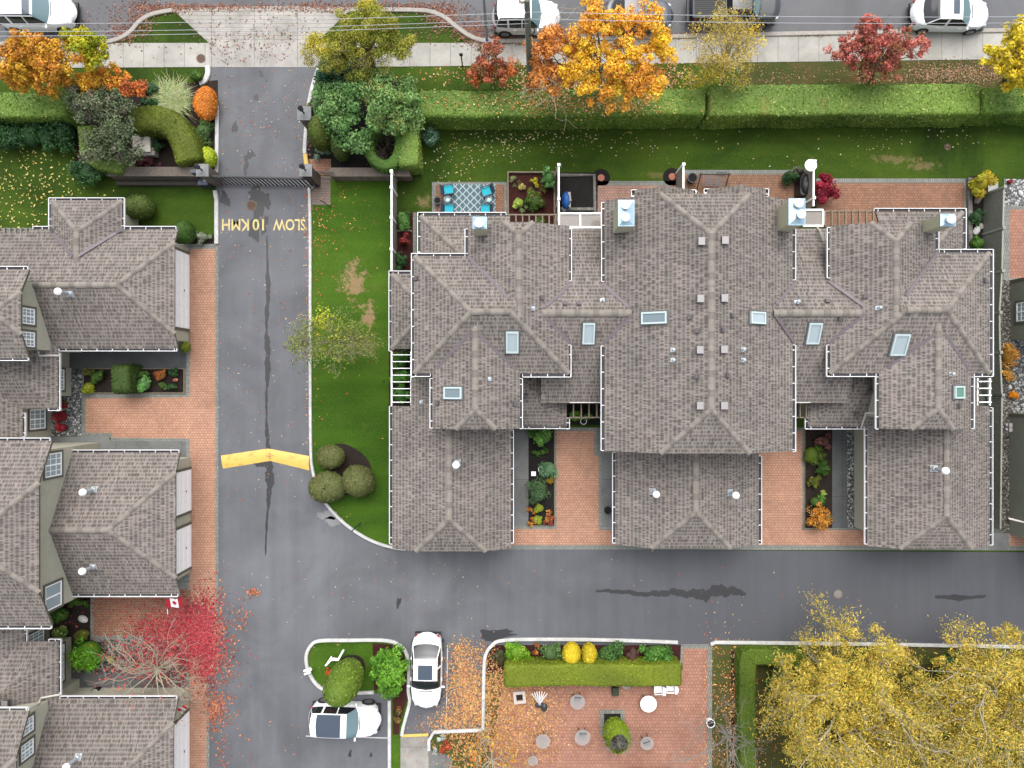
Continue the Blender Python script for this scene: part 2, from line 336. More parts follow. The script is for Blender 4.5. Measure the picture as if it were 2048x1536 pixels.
class MB:
    """collects shapes, then links them as one mesh object"""
    def __init__(s): s.v = []; s.f = []; s.m = []
    def add(s, vs, fs, mi=0):
        k = len(s.v); s.v += [tuple(x) for x in vs]; s.f += [tuple(i+k for i in f) for f in fs]; s.m += [mi]*len(fs); return s
    def face(s, pts, mi=0): return s.add(pts, [tuple(range(len(pts)))], mi)
    def prism(s, xy, z0, z1, mi=0, top=None):
        n = len(xy); a = sum(xy[i][0]*xy[(i+1) % n][1]-xy[(i+1) % n][0]*xy[i][1] for i in range(n))
        if a < 0: xy = list(reversed(xy))
        vs = [(p[0], p[1], z0) for p in xy]+[(p[0], p[1], z1) for p in xy]
        s.add(vs, [tuple(reversed(range(n)))]+[(i, (i+1) % n, n+(i+1) % n, n+i) for i in range(n)], mi)
        s.add(vs[n:], [tuple(range(n))], mi if top is None else top); return s
    def box(s, c, sz, rz=0.0, mi=0):
        x, y, z = (q/2 for q in sz); ca, sa = math.cos(rz), math.sin(rz)
        vs = []
        for dz in (-z, z):
            for dx, dy in ((-x, -y), (x, -y), (x, y), (-x, y)): vs.append((c[0]+dx*ca-dy*sa, c[1]+dx*sa+dy*ca, c[2]+dz))
        return s.add(vs, [(3, 2, 1, 0), (4, 5, 6, 7), (0, 1, 5, 4), (1, 2, 6, 5), (2, 3, 7, 6), (3, 0, 4, 7)], mi)
    def beam(s, a, b, w, h, mi=0, up=(0, 0, 1)):
        a, b = Vector(a), Vector(b); d = (b-a).normalized(); u = Vector(up); sd = d.cross(u)
        if sd.length < 1e-4: sd = d.cross(Vector((0, 1, 0)))
        sd.normalize(); u = sd.cross(d).normalized()
        vs = [p+sd*i*w/2+u*j*h/2 for p in (a, b) for i, j in ((-1, -1), (1, -1), (1, 1), (-1, 1))]
        return s.add(vs, [(0, 1, 2, 3), (7, 6, 5, 4), (0, 4, 5, 1), (1, 5, 6, 2), (2, 6, 7, 3), (3, 7, 4, 0)], mi)
    def tube(s, pts, rad, n=6, mi=0, cap=True):
        pts = [Vector(p) for p in pts]; rad = rad if isinstance(rad, (list, tuple)) else [rad]*len(pts)
        vs = []
        ref = None
        for i, p in enumerate(pts):
            d = (pts[min(i+1, len(pts)-1)]-pts[max(i-1, 0)])
            if d.length < 1e-6: d = Vector((0, 0, 1))
            d.normalize()
            a = d.cross(Vector((0, 0, 1)) if abs(d.z) < .95 else Vector((1, 0, 0))).normalized() if ref is None else (ref-d*ref.dot(d)).normalized()
            ref = a; b = d.cross(a)
            for k in range(n):
                q = 2*math.pi*k/n; vs.append(p+(a*math.cos(q)+b*math.sin(q))*rad[i])
        fs = [(i*n+k, i*n+(k+1) % n, (i+1)*n+(k+1) % n, (i+1)*n+k) for i in range(len(pts)-1) for k in range(n)]
        if cap: fs += [tuple(reversed(range(n))), tuple(range((len(pts)-1)*n, len(pts)*n))]
        return s.add(vs, fs, mi)
    def lathe(s, c, prof, n=20, mi=0):
        vs = [(c[0]+r*math.cos(2*math.pi*k/n), c[1]+r*math.sin(2*math.pi*k/n), c[2]+z) for r, z in prof for k in range(n)]
        L = len(prof)
        fs = [(i*n+k, i*n+(k+1) % n, (i+1)*n+(k+1) % n, (i+1)*n+k) for i in range(L-1) for k in range(n)]
        fs += [tuple(range((L-1)*n, L*n))]
        return s.add(vs, fs, mi)
    def ball(s, c, r, n=12, mi=0):
        r = r if isinstance(r, (tuple, list)) else (r, r, r); m = max(6, n//2+1)
        vs = [(c[0]+r[0]*math.sin(math.pi*i/m)*math.cos(2*math.pi*k/n), c[1]+r[1]*math.sin(math.pi*i/m)*math.sin(2*math.pi*k/n), c[2]-r[2]*math.cos(math.pi*i/m)) for i in range(m+1) for k in range(n)]
        return s.add(vs, [(i*n+k, i*n+(k+1) % n, (i+1)*n+(k+1) % n, (i+1)*n+k) for i in range(m) for k in range(n)], mi)
    def build(s, name, mats, parent=None, off=(0, 0, 0), smooth=False, sharp=35):
        me = bpy.data.meshes.new(name)
        ox, oy, oz = off
        me.from_pydata([(a-ox, b-oy, c-oz) for a, b, c in s.v], [], s.f)
        me.polygons.foreach_set('material_index', s.m)
        if smooth:
            me.polygons.foreach_set('use_smooth', [True]*len(s.f)); me.update(); me.set_sharp_from_angle(angle=R(sharp))
        me.update()
        return link(name, me, mats, parent)

def sheet(name, pts_px, z, mat, label=None, kind='structure', cat=None, thick=0.0):
    """a flat piece of ground from an outline in photograph pixels"""
    pts = poly_px(pts_px, 0)
    mb = MB()
    if thick: mb.prism([(p.x, p.y) for p in pts], z-thick, z)
    else:
        a = sum(pts[i].x*pts[(i+1) % len(pts)].y-pts[(i+1) % len(pts)].x*pts[i].y for i in range(len(pts)))
        if a < 0: pts = pts[::-1]
        mb.face([(p.x, p.y, z) for p in pts])
    return tag(mb.build(name, mat), label, cat, None, kind)
def rect(x0, y0, x1, y1): return [(x0, y0), (x1, y0), (x1, y1), (x0, y1)]
def ribbon_pts(pts, w):
    """left and right offsets of a polyline"""
    L, Rr = [], []
    for i, p in enumerate(pts):
        d = (pts[min(i+1, len(pts)-1)]-pts[max(i-1, 0)]); d.z = 0; d.normalize(); n = Vector((-d.y, d.x, 0))
        L.append(p+n*w/2); Rr.append(p-n*w/2)
    return L, Rr
def smooth_line(pts, k=4):
    """Catmull-Rom through pixel points"""
    out = []
    for i in range(len(pts)-1):
        p0, p1, p2, p3 = (Vector((*pts[max(0, min(len(pts)-1, j))], 0)) for j in (i-1, i, i+1, i+2))
        for q in range(k):
            t = q/k
            v = .5*((2*p1)+(p2-p0)*t+(2*p0-5*p1+4*p2-p3)*t*t+(3*p1-p0-3*p2+p3)*t**3)
            out.append((v.x, v.y))
    out.append(pts[-1]); return out
def kerb(name, pts_px, w, h, mat, label, z0=0.0, curve=False):
    pts = poly_px(smooth_line(pts_px) if curve else pts_px)
    L, Rr = ribbon_pts(pts, w)
    mb = MB(); n = len(pts)
    b = min(.03, w*.2)
    prof = []
    for l, r in zip(L, Rr):
        e = (r-l).normalized()
        prof.append([(l.x, l.y, z0), (l.x, l.y, h-b), ((l+e*b).x, (l+e*b).y, h), ((r-e*b).x, (r-e*b).y, h), (r.x, r.y, h-b), (r.x, r.y, z0)])
    vs = [q for p in prof for q in p]
    fs = [(i*6+k, i*6+k+1, (i+1)*6+k+1, (i+1)*6+k) for i in range(n-1) for k in range(5)]
    fs += [(0, 1, 2, 3, 4, 5), tuple(reversed(range((n-1)*6, n*6)))]
    mb.add(vs, fs)
    return tag(mb.build(name, mat), label, None, None, 'structure')
def strip(name, pts_px, w, z, mat, label, kind='structure', wob=0.0, cat=None):
    """a thin flat line or stain of uneven width"""
    pts = poly_px(smooth_line(pts_px, 26 if wob else 6)); mb = MB(); L, Rr = ribbon_pts(pts, 1.0)
    vs = []; f1, f2 = [[random.uniform(0, 6.28) for _ in range(4)] for _ in range(2)]
    wv = lambda i, f: sum(math.sin(i*k+q)*a for (k, a), q in zip(((.11, .5), (.29, .4), (.61, .3), (1.3, .15)), f))
    for i, p in enumerate(pts):
        e = (L[i]-p); ww = float(np.interp(i/len(pts)*(len(w)-1), range(len(w)), w))*(2.3 if wob else 1) if isinstance(w, (list, tuple)) else w
        a = ww*max(.04, 1+1.3*wob*wv(i, f1)); bb = ww*max(.04, 1+1.3*wob*wv(i, f2))
        q, r = p+e*a, p-e*bb; vs += [(q.x, q.y, z), (r.x, r.y, z)]
    mb.add(vs, [(2*i, 2*i+1, 2*i+3, 2*i+2) for i in range(len(pts)-1)])
    return tag(mb.build(name, mat), label, cat, None, kind)
def blot(name, cx, cy, rx, ry, z, mat, label, wob=.35, n=40, kind='structure'):
    ph = [random.uniform(0, 6.28) for _ in range(6)]
    pts = []
    for k in range(n):
        a = 2*math.pi*k/n
        r = 1+wob*(.5*math.sin(2*a+ph[0])+.4*math.sin(3*a+ph[1])+.35*math.sin(5*a+ph[2])+.25*math.sin(9*a+ph[3])+.2*random.uniform(-1, 1))
        pts.append((cx+rx*r*math.cos(a), cy+ry*r*math.sin(a)))
    return sheet(name, pts, z, mat, label, kind)

# ---------------------------------------------------------------- foliage
def pal_pick(pal, n, jit=.12, w=None):
    pal = np.array(pal); idx = rng.choice(len(pal), n, p=w)
    c = pal[idx]*(1+rng.normal(0, jit, (n, 1)))*(1+rng.normal(0, jit*.35, (n, 3)))
    return np.clip(c, .003, .85)
def unit(n):
    v = rng.normal(size=(n, 3)); return v/np.linalg.norm(v, axis=1, keepdims=True)
def leaf_arrays(pos_, nrm, size, aspect=.6):
    n = len(pos_); r = unit(n); t = np.cross(nrm, r); t /= np.linalg.norm(t, axis=1, keepdims=True)+1e-9
    b = np.cross(nrm, t); s = size[:, None]
    v = np.empty((n, 4, 3)); v[:, 0] = pos_+t*s; v[:, 1] = pos_+b*s*aspect; v[:, 2] = pos_-t*s; v[:, 3] = pos_-b*s*aspect
    return v.reshape(-1, 3)
def mesh_np(name, verts, faces4, colr, mats, parent=None, off=(0, 0, 0), mat_idx=None, smooth=False):
    """quads only"""
    me = bpy.data.meshes.new(name); nv, nf = len(verts), len(faces4)
    me.vertices.add(nv); me.loops.add(nf*4); me.polygons.add(nf)
    me.vertices.foreach_set('co', (np.asarray(verts)-np.array(off)).astype(np.float32).ravel())
    me.loops.foreach_set('vertex_index', np.asarray(faces4, dtype=np.int32).ravel())
    me.polygons.foreach_set('loop_start', np.arange(0, nf*4, 4, dtype=np.int32))
    if colr is not None:
        at = me.attributes.new('Col', 'FLOAT_COLOR', 'POINT')
        at.data.foreach_set('color', np.concatenate([colr, np.ones((nv, 1))], 1).astype(np.float32).ravel())
    if mat_idx is not None: me.polygons.foreach_set('material_index', np.asarray(mat_idx, dtype=np.int32))
    if smooth: me.polygons.foreach_set('use_smooth', np.ones(nf, dtype=bool))
    me.update(calc_edges=True); me.validate()
    return link(name, me, mats, parent)
def leaves_obj(name, pos_, nrm, size, colr, mat='leaf', parent=None, off=(0, 0, 0), aspect=.6):
    v = leaf_arrays(pos_, nrm, size, aspect); n = len(pos_)
    return mesh_np(name, v, np.arange(n*4).reshape(-1, 4), np.repeat(colr, 4, 0), mat, parent, off)
def clumps(c, rad, ncl, rcl, nleaf, pal, w=None, shell=(.55, 1.0), up=.35, tone=.22, low=-.35):
    """leaves gathered in clumps on an ellipsoidal crown; returns position, normal, colour and clump centres"""
    c = np.array(c); rad = np.array(rad)
    d = unit(ncl*3); d = d[d[:, 2] > low][:ncl]; ncl = len(d)
    cc = c+d*rad*rng.uniform(shell[0], shell[1], (ncl, 1))
    cr = rcl*rng.uniform(.65, 1.35, ncl)
    k = rng.integers(0, ncl, nleaf)
    dd = unit(nleaf); rr = rng.uniform(.45, 1.05, (nleaf, 1))
    p = cc[k]+dd*rr*cr[k][:, None]*np.array([1, 1, .75])
    nn = dd+np.array([0, 0, up])+rng.normal(0, .55, (nleaf, 3)); nn /= np.linalg.norm(nn, axis=1, keepdims=True)
    base = np.array(pal); ci = rng.choice(len(base), ncl, p=w)
    mixr = rng.random(nleaf) < .72
    colr = np.where(mixr[:, None], base[ci[k]], base[rng.choice(len(base), nleaf, p=w)])
    colr = colr*(1+rng.normal(0, tone*.5, ncl))[k][:, None]*(1+rng.normal(0, .14, (nleaf, 1)))
    return p, nn, np.clip(colr, .003, .85), cc
def limbs(mb, base, targets, r0, sag=.15):
    """tapered trunk that forks to each target"""
    base = Vector(base)
    for tg in targets:
        tg = Vector(tg); mid = base.lerp(tg, .5)+Vector((random.uniform(-.2, .2), random.uniform(-.2, .2), (tg-base).length*sag*.4))
        pts = [base.lerp(mid, q).lerp(mid.lerp(tg, q), q) for q in (0, .25, .5, .75, 1)]
        mb.tube(pts, [r0, r0*.75, r0*.5, r0*.3, r0*.12], 6)
def twigs(mb, p, d, L, r, depth, spread=.55, n=5, tips=None, curl=.25, kids=(2, 3), minr=.006):
    """recursive branching"""
    p, d = Vector(p), Vector(d).normalized(); pts = [p.copy()]; rad = [r]
    for i in range(3):
        d = (d+Vector((random.gauss(0, curl), random.gauss(0, curl), random.gauss(0, curl*.6)))).normalized()
        p = p+d*L/3; pts.append(p.copy()); rad.append(max(minr*.7, r*(1-.15*(i+1))))
    mb.tube(pts, rad, n if depth > 1 else 4, cap=False)
    if depth <= 0:
        if tips is not None: tips.append((p.copy(), d.copy()))
        return
    for _ in range(random.randint(*kids)):
        a = Vector((random.gauss(0, 1), random.gauss(0, 1), random.gauss(0, .7))).normalized()
        q = pts[random.choice((1, 2, 3, 3))]
        twigs(mb, q, d+a*spread*1.4, L*random.uniform(.6, .85), max(minr, r*.62), depth-1, spread, n, tips, curl, kids, minr)
# ================================================================ GROUND
g = MB(); g.face([(-300, -300, -.02), (300, -300, -.02), (300, 300, -.02), (-300, 300, -.02)])
tag(g.build('ground', 'grass'), 'mown lawn and open ground around the homes', None, None, 'structure')
sheet('street', [(-900, -700), (2900, -700), (2900, 52), (2048, 60), (1540, 68), (1000, 82), (962, 80), (932, 68), (908, 48), (887, 33), (862, 26), (825, 22), (560, 18),
    (345, 22), (305, 30), (280, 44), (262, 64), (240, 78), (215, 85), (-900, 96)], .004, 'street', 'grey asphalt street along the top')
road = [(418, 134), (640, 134), (640, 900), (770, 900), (770, 1098), (1030, 1098), (2900, 1110), (2900, 1300), (1340, 1290), (1010, 1290), (975, 1300), (966, 1470), (855, 1470), (800, 1480), (785, 1900), (410, 1900), (414, 1350),
    (432, 1330), (432, 330), (440, 250), (436, 190), (418, 160)]
sheet('private_road', road, .004, 'road', 'asphalt private road running through the gate')
sheet('sidewalk', [(-900, 92), (215, 86), (418, 86), (418, 134), (-900, 142)], .012, 'concrete', 'concrete sidewalk left of the driveway')
sheet('sidewalk', [(632, 86), (990, 86), (1540, 72), (2048, 64), (2900, 52), (2900, 104), (2048, 118), (1560, 124), (1100, 130), (830, 133), (640, 134)], .012, 'concrete', 'concrete sidewalk right of the driveway')
sheet('driveway_apron', [(345, 20), (560, 16), (705, 19), (693, 27), (632, 86), (418, 86), (355, 28)], .014, 'apron', 'grooved concrete driveway apron')
sheet('driveway_apron', [(418, 86), (632, 86), (640, 134.5), (418, 134.5)], .016, concrete_mat('apron_slab', C(190, 186, 178), 2.6, 60, None, .3), 'smooth concrete band of the driveway apron')
# verge north of the hedge: bare earth, thin grass
sheet('verge', [(832, 134), (1100, 131), (1480, 127), (1480, 180), (832, 180)], .004, 'grass', 'grass verge behind the sidewalk')
sheet('verge', [(1480, 127), (1560, 125), (2048, 119), (2700, 112), (2700, 180), (1480, 180)], .005, 'rough_grass', 'thin mossy verge between sidewalk and hedge')
sheet('lawn', [(623, 356), (785, 352), (785, 545), (778, 1098), (735, 1078), (690, 1048), (650, 1005), (626, 940), (622, 700)], .006, 'bright_grass', 'bright green lawn beside the private road')
# kerbs
kerb('kerb', [(-900, 96), (-300, 91), (0, 88.5), (120, 87), (190, 86), (215, 84), (240, 77), (262, 63), (280, 43), (305, 29), (345, 21)], .26, .10, 'kerbgrey', 'grey concrete kerb on the street', 0, True)
kerb('kerb', [(705, 20), (830, 21), (865, 25), (890, 36), (910, 52), (935, 70), (962, 81), (990, 83), (1030, 82.5), (1150, 79), (1540, 69), (2048, 61), (2900, 52)], .26, .10, 'kerbgrey', 'grey concrete kerb on the street', 0, True)
kerb('kerb', [(345, 20), (560, 16.5), (705, 19.5)], .3, .03, 'kerbgrey', 'lowered kerb in front of the apron')
kerb('kerb', [(416, 133), (417, 148), (411, 162), (400, 168)], .3, .16, 'kerbwhite', 'white painted kerb stub at the sidewalk', 0, True)
kerb('kerb', [(434, 212), (435, 250), (434, 335), (430, 352)], .22, .15, 'kerbwhite', 'white painted kerb beside the gate planting', 0, True)
kerb('kerb', [(431, 382), (434, 400), (434, 488)], .24, .15, 'kerbwhite', 'white painted kerb beside the lawn')
kerb('kerb', [(638, 138), (630, 160), (620, 200), (612, 270), (610, 308)], .22, .15, 'kerbwhite', 'white painted kerb beside the shrubs', 0, True)
kerb('kerb', [(611, 309), (614, 330)], .26, .15, 'yellow', 'yellow painted kerb end by the gate pillar')
kerb('kerb', [(619, 376), (621, 470), (621, 700), (622, 890), (626, 940), (638, 980), (655, 1010), (690, 1047), (735, 1077), (778, 1093), (812, 1098)], .17, .14, 'kerbwhite', 'long white painted kerb curving round the lawn', 0, True)
# parking island
isl = smooth_line([(632, 1368), (617, 1340), (613, 1312), (622, 1291), (640, 1281), (700, 1280), (765, 1280), (795, 1287), (812, 1304), (818, 1330)])
sheet('lawn', isl+[(818, 1400), (806, 1440), (804, 1466), (783, 1470), (783, 1386), (650, 1386)], .010, 'bright_grass', 'grass on the parking island')
sheet('planting_bed', [(745, 1286), (790, 1290), (806, 1304), (813, 1330), (814, 1400), (800, 1440), (798, 1468), (786, 1470), (786, 1385), (748, 1380)], .016, 'mulch', 'mulch strip on the parking island')
sheet('lawn', rect(783, 1468, 801, 1900), .011, 'bright_grass', 'narrow grass strip beside the concrete path')
kerb('kerb', [(712, 1385), (680, 1384), (652, 1380), (632, 1366), (617, 1340), (613, 1312), (622, 1291), (640, 1281), (700, 1280), (765, 1280), (795, 1287), (812, 1304), (818, 1332), (817, 1380), (820, 1400), (813, 1430), (807, 1452), (804, 1470)], .2, .14, 'kerbwhite', 'white kerb around the parking island', 0, True)
kerb('kerb', [(712, 1385), (748, 1384)], .2, .14, 'kerbwhite', 'white kerb around the parking island')
kerb('kerb', [(779, 1400), (780, 1900)], .2, .14, 'kerbwhite', 'white kerb along the parking bay')
kerb('kerb', [(804, 1471), (857, 1469)], .16, .10, 'yellow', 'yellow painted kerb at the head of the bay')
kerb('kerb', [(858, 1500), (858, 1480), (868, 1463), (965, 1459)], .2, .14, 'kerbwhite', 'white kerb round the leaf covered bed')
kerb('kerb', [(966, 1459), (967, 1400), (968, 1340), (971, 1310), (984, 1290), (1008, 1280), (1100, 1278), (1240, 1280), (1355, 1284)], .2, .14, 'kerbwhite', 'white kerb along the shrub bed', 0, True)
kerb('kerb', [(1421, 1288), (1430, 1284), (1700, 1287), (2048, 1293), (2900, 1306)], .2, .14, 'kerbwhite', 'white kerb under the yellow trees')
strip('road_line', [(895, 1290), (894, 1370), (892, 1457)], .055, .010, 'linewhite', 'white parking bay line')
strip('road_line', [(612, 1472), (700, 1474), (776, 1476)], .06, .010, 'linewhite', 'white parking bay line')
sheet('path', rect(801, 1472, 857, 1900), .012, concrete_mat('bay_path', C(172, 168, 160), 9, 2.2, None, .3), 'concrete path leading out of the parking bay')
sheet('path', [(857, 1500), (905, 1512), (905, 1900), (857, 1900)], .013, 'path', 'grey concrete path beside the leaf bed')
# speed hump with yellow chevron paint
h = MB()
for quad in ([(442, 911), (536, 897), (541, 922), (446, 937)], [(536, 897), (618, 912), (619, 941), (541, 922)]):
    a, b_, c_, d_ = [Vector(P(x, y, 0)) for x, y in quad]
    vs = []
    for q, z in ((0, .006), (.25, .05), (.5, .065), (.75, .05), (1, .006)):
        l = a.lerp(d_, q); r = b_.lerp(c_, q); vs += [(l.x, l.y, z), (r.x, r.y, z)]
    h.add(vs, [(2*i, 2*i+2, 2*i+3, 2*i+1) for i in range(4)])
yh, t_, b_ = nodes_of('worn_yellow_paint'); p_ = pos(t_)
t_.links.new(mixc(t_, ramp(t_, noise(t_, p_, 2.2, 6, .75, .6), [(.53, (0, 0, 0)), (.70, (.8, .8, .8))]), C(244, 206, 100), C(150, 118, 70)), b_.inputs['Base Color'])
tag(h.build('speed_hump', yh, smooth=True), 'yellow painted speed hump across the private road', 'speed hump')
# stains and seams on the asphalt
strip('wet_stain', [(534, 470), (536, 560), (533, 640), (536, 700), (533, 780), (534, 850), (535, 898)], [.03, .07, .12, .08, .14, .1, .05, .08, .13], .008, 'wet', 'dark wet seam down the road', 'structure', .5)
random.seed(5); strip('wet_stain', [(537, 922), (540, 950), (537, 1000), (533, 1060), (531, 1110)], [.24, .2, .14, .08, .04, .03], .008, 'wet', 'dark wet seam below the speed hump', 'structure', .4)
strip('wet_stain', [(1192, 1182), (1240, 1184), (1300, 1187), (1350, 1187), (1400, 1186), (1450, 1184), (1492, 1186)], [.06, .10, .12, .17, .18, .32, .26, .06], .008, 'wet', 'dark wet streak on the lower road', 'structure', .5)
strip('wet_stain', [(1870, 1194), (1920, 1195), (1972, 1192)], [.07, .13, .06], .008, 'wet', 'dark wet streak on the lower road', 'structure', .4)
for cx, cy, rx, ry in ((450, 398, 8, 16), (514, 392, 16, 18), (527, 405, 12, 22), (510, 452, 12, 26), (528, 450, 7, 20), (492, 330, 5, 18), (518, 425, 9, 12), (470, 255, 5, 13), (513, 195, 4, 8), (500, 310, 9, 9), (523, 150, 3, 5), (985, 1272, 26, 10), (1000, 1268, 30, 8), (797, 1205, 5, 9), (522, 928, 14, 5), (700, 1508, 4, 6), (742, 1510, 3, 4)):
    blot('wet_stain', cx, cy, rx, ry, .0075+random.uniform(0, .0015), 'wet', 'dark damp stain on the asphalt', .45)
SCUFF = asphalt_mat('scuffed_asphalt', C(140, 141, 142))
for cx, cy, rx, ry in ((655, 1030, 18, 10), (668, 1042, 20, 8)):
    blot('road_patch', cx, cy, rx, ry, .0085, SCUFF, 'scuffed pale patch of asphalt', .3)
# ---- left block: paved lanes, paths, beds
sheet('driveway_border', [(330, 488), (437, 488), (437, 1334), (419, 1356), (419, 1900), (330, 1900)], .012, 'border', 'grey paver edging of the left lane')
sheet('paved_lane', [(380, 498), (431, 498), (431, 1330), (413, 1352), (413, 1900), (379, 1900)], .017, 'paver', 'orange paver lane beside the garages')
sheet('driveway_border', [(162, 736), (374, 736), (374, 885), (222, 885), (222, 875), (162, 875)], .013, 'border', 'grey paver edging of the left driveway')
sheet('paved_driveway', [(172, 797), (381, 794), (381, 877), (226, 875), (224, 866), (172, 865)], .018, 'paver', 'orange paver driveway between the left garages')
sheet('path', [(60, 690), (373, 690), (373, 737), (140, 737), (60, 760)], .014, 'darkpath', 'dark concrete path beside the upper garage')
sheet('path', [(60, 873), (216, 873), (222, 882), (373, 882), (373, 1000), (60, 1000)], .016, 'path', 'grey concrete path beside the middle garage')
sheet('gravel_strip', [(40, 737), (166, 737), (163, 872), (40, 872)], .020, 'gravel', 'river gravel around the window bay')
sheet('planting_bed', rect(168, 738, 369, 786), .022, 'soil', 'garden bed beside the dark path')
for a in ([(168, 786), (370, 786)], [(370, 737), (370, 788)], [(168, 737.5), (370, 737.5)]):
    kerb('bed_edging', a, .06, .16, 'wood', 'timber edging of the left garden bed')
sheet('driveway_border', rect(180, 1188, 372, 1280), .013, 'border', 'grey paver edging of the lower driveway')
sheet('paved_driveway', [(187, 1180), (382, 1180), (382, 1271), (187, 1271)], .018, 'paver_old', 'weathered paver driveway under the red leaves')
sheet('planting_bed', [(60, 1180), (181, 1180), (181, 1300), (60, 1300)], .019, 'soil', 'dark garden bed beside the lower driveway')
sheet('gravel_strip', [(120, 1279), (373, 1279), (373, 1400), (120, 1400)], .016, 'finegravel', 'fine gravel under the bare maple')
sheet('path', rect(120, 1345, 300, 1400), .020, 'darkpath', 'dark path beside the lower garage')
sheet('planting_bed', [(330, 452), (430, 470), (430, 488), (330, 488)], .008, 'soil', 'soil at the corner of the upper garage')
sheet('planting_bed', [(150, 190), (436, 160), (437, 345), (225, 345), (150, 330)], .008, 'soil', 'soil bed around the entrance sign')
sheet('planting_bed', [(640, 150), (800, 165), (835, 335), (618, 345), (614, 300)], .008, 'blacksoil', 'dark soil under the entrance shrubs')
sheet('path', [(618, 318), (662, 318), (662, 350), (618, 350)], .014, 'paver_old', 'small paved pad behind the gate pillar')
sheet('path', [(621, 352), (661, 352), (661, 410), (621, 410)], .014, paver_mat('pad_pavers', C(170, 140, 120), C(150, 140, 128), C(96, 90, 84), .13, .16), 'small paved pad inside the gate')
sheet('planting_bed', smooth_line([(650, 925), (662, 894), (690, 888), (730, 912), (745, 948), (735, 980), (695, 990), (655, 985), (650, 925)]), .014, 'soil', 'mulched bed under the three round shrubs')
# ---- right block: drives, beds, patios
sheet('driveway_border', [(781, 1040), (2120, 1040), (2120, 1101), (781, 1098)], .012, 'border', 'grey paver edging along the lower road')
sheet('driveway_border', [(1027, 855), (1240, 855), (1240, 1085), (1027, 1085)], .013, 'border', 'grey paver edging of the middle driveway')
sheet('paved_driveway', [(1113, 862), (1188, 862), (1188, 912), (1197, 912), (1197, 1060), (1240, 1060), (1240, 1090), (1020, 1090), (1020, 1058), (1113, 1058)], .018, 'paver', 'orange paver driveway in front of the middle home')
sheet('path', rect(1015, 840, 1057, 1050), .019, 'path', 'concrete path along the left garage')
sheet('path', [(1194, 855), (1204, 855), (1204, 906), (1240, 906), (1240, 1054), (1203, 1054), (1203, 914), (1194, 912)], .019, 'path', 'concrete path along the middle garage')
sheet('planting_bed', rect(1057, 840, 1109, 1050), .022, 'blacksoil', 'dark garden bed beside the middle driveway')
kerb('bed_edging', [(1057, 1051), (1109, 1051), (1109, 862)], .05, .08, 'wood', 'timber edging of the middle garden bed')
sheet('planting_bed', rect(1130, 790, 1210, 850), .021, 'blacksoil', 'dark soil in the entry courtyard')
sheet('driveway_border', [(1500, 855), (1740, 855), (1740, 1085), (1500, 1085)], .013, 'border', 'grey paver edging of the right driveway')
sheet('paved_driveway', [(1500, 880), (1604, 860), (1604, 1060), (1740, 1060), (1740, 1091), (1500, 1090)], .018, 'paver', 'orange paver driveway in front of the right home')
sheet('planting_bed', rect(1609, 850, 1664, 1056), .022, 'soil', 'garden bed beside the right driveway')
sheet('path', rect(1664, 850, 1694, 1056), .023, 'darkpath', 'dark concrete path by the right garage')
sheet('gravel_strip', rect(1694, 862, 1716, 1056), .024, 'gravel', 'white river stones along the right garage')
kerb('bed_edging', [(1609, 850), (1608.5, 1057)], .05, .08, 'wood', 'timber edging of the right garden bed')
sheet('patio_border', rect(864, 364, 1014, 460), .012, 'border', 'grey paver edging of the rug patio')
sheet('patio', rect(871, 369, 1009, 460), .017, 'paver_brown', 'brown paver patio under the rug')
sheet('planting_bed', rect(1015, 346, 1118, 470), .014, 'mulch', 'red mulch garden bed behind the left home')
for a in ([(1016, 445), (1016, 346), (1118, 346)], [(1109, 346), (1109, 450)]):
    kerb('bed_edging', a, .12, .22, 'wood', 'timber edging of the red mulch bed')
sheet('planting_bed', rect(1118, 345, 1195, 440), .014, 'blacksoil', 'black soil bed beside the fence')
for a in ([(1120, 351), (1188, 351), (1190, 440)], [(1120, 419), (1186, 419)]):
    kerb('bed_edging', a, .2, .14, 'stonewall', 'grey stone edging of the black soil bed')
sheet('patio_border', rect(1193, 362, 1368, 450), .012, 'border', 'grey paver edging of the pink patio')
sheet('patio', rect(1196, 371, 1366, 450), .017, 'paver_pink', 'pink paver patio behind the middle home')
sheet('patio_border', rect(1367, 340, 1612, 450), .013, 'border', 'grey paver edging of the swing patio')
sheet('patio', rect(1370, 349, 1612, 450), .018, 'paver_brown', 'brown paver patio with the swing')
sheet('patio_border', rect(1632, 357, 1934, 450), .012, 'border', 'grey paver edging of the right patio')
sheet('patio', rect(1634, 366, 1928, 450), .017, 'paver_old', 'weathered brick patio behind the right home')
kerb('patio_wall', [(1936, 357), (1937, 520)], .26, .25, 'stonewall', 'low stone wall edging the right patio')
sheet('planting_bed', rect(1941, 352, 1990, 560), .014, 'blacksoil', 'dark strip bed beside the grey fence')
sheet('path', rect(1976, 360, 1996, 395), .018, 'concrete', 'concrete pad at the end of the grey fence')
sheet('gravel_strip', rect(2008, 358, 2400, 412), .014, 'gravel', 'grey gravel yard beyond the fence')
sheet('patio_border', rect(2006, 410, 2400, 562), .013, 'border', 'grey paver edging of the far patio')
sheet('patio', rect(2019, 419, 2400, 556), .018, 'paver_red', 'red brick patio beyond the grey fence')
sheet('gravel_strip', rect(1998, 560, 2026, 1070), .014, 'finegravel', 'gravel strip beside the neighbouring home')
sheet('planting_bed', rect(2000, 680, 2400, 830), .012, 'gravel', 'gravel courtyard with orange shrubs')
sheet('path', rect(1930, 700, 2000, 1068), .015, flat('side_yard_boards', C(108, 114, 104), .9, 0, .12, 4), 'dark green side yard strip by the fence')
sheet('path', rect(1980, 1066, 2016, 1100), .019, 'path', 'concrete pad at the end of the side yard')
sheet('paved_driveway', rect(2018, 1066, 2400, 1092), .018, 'paver', 'orange paver driveway at the right edge')
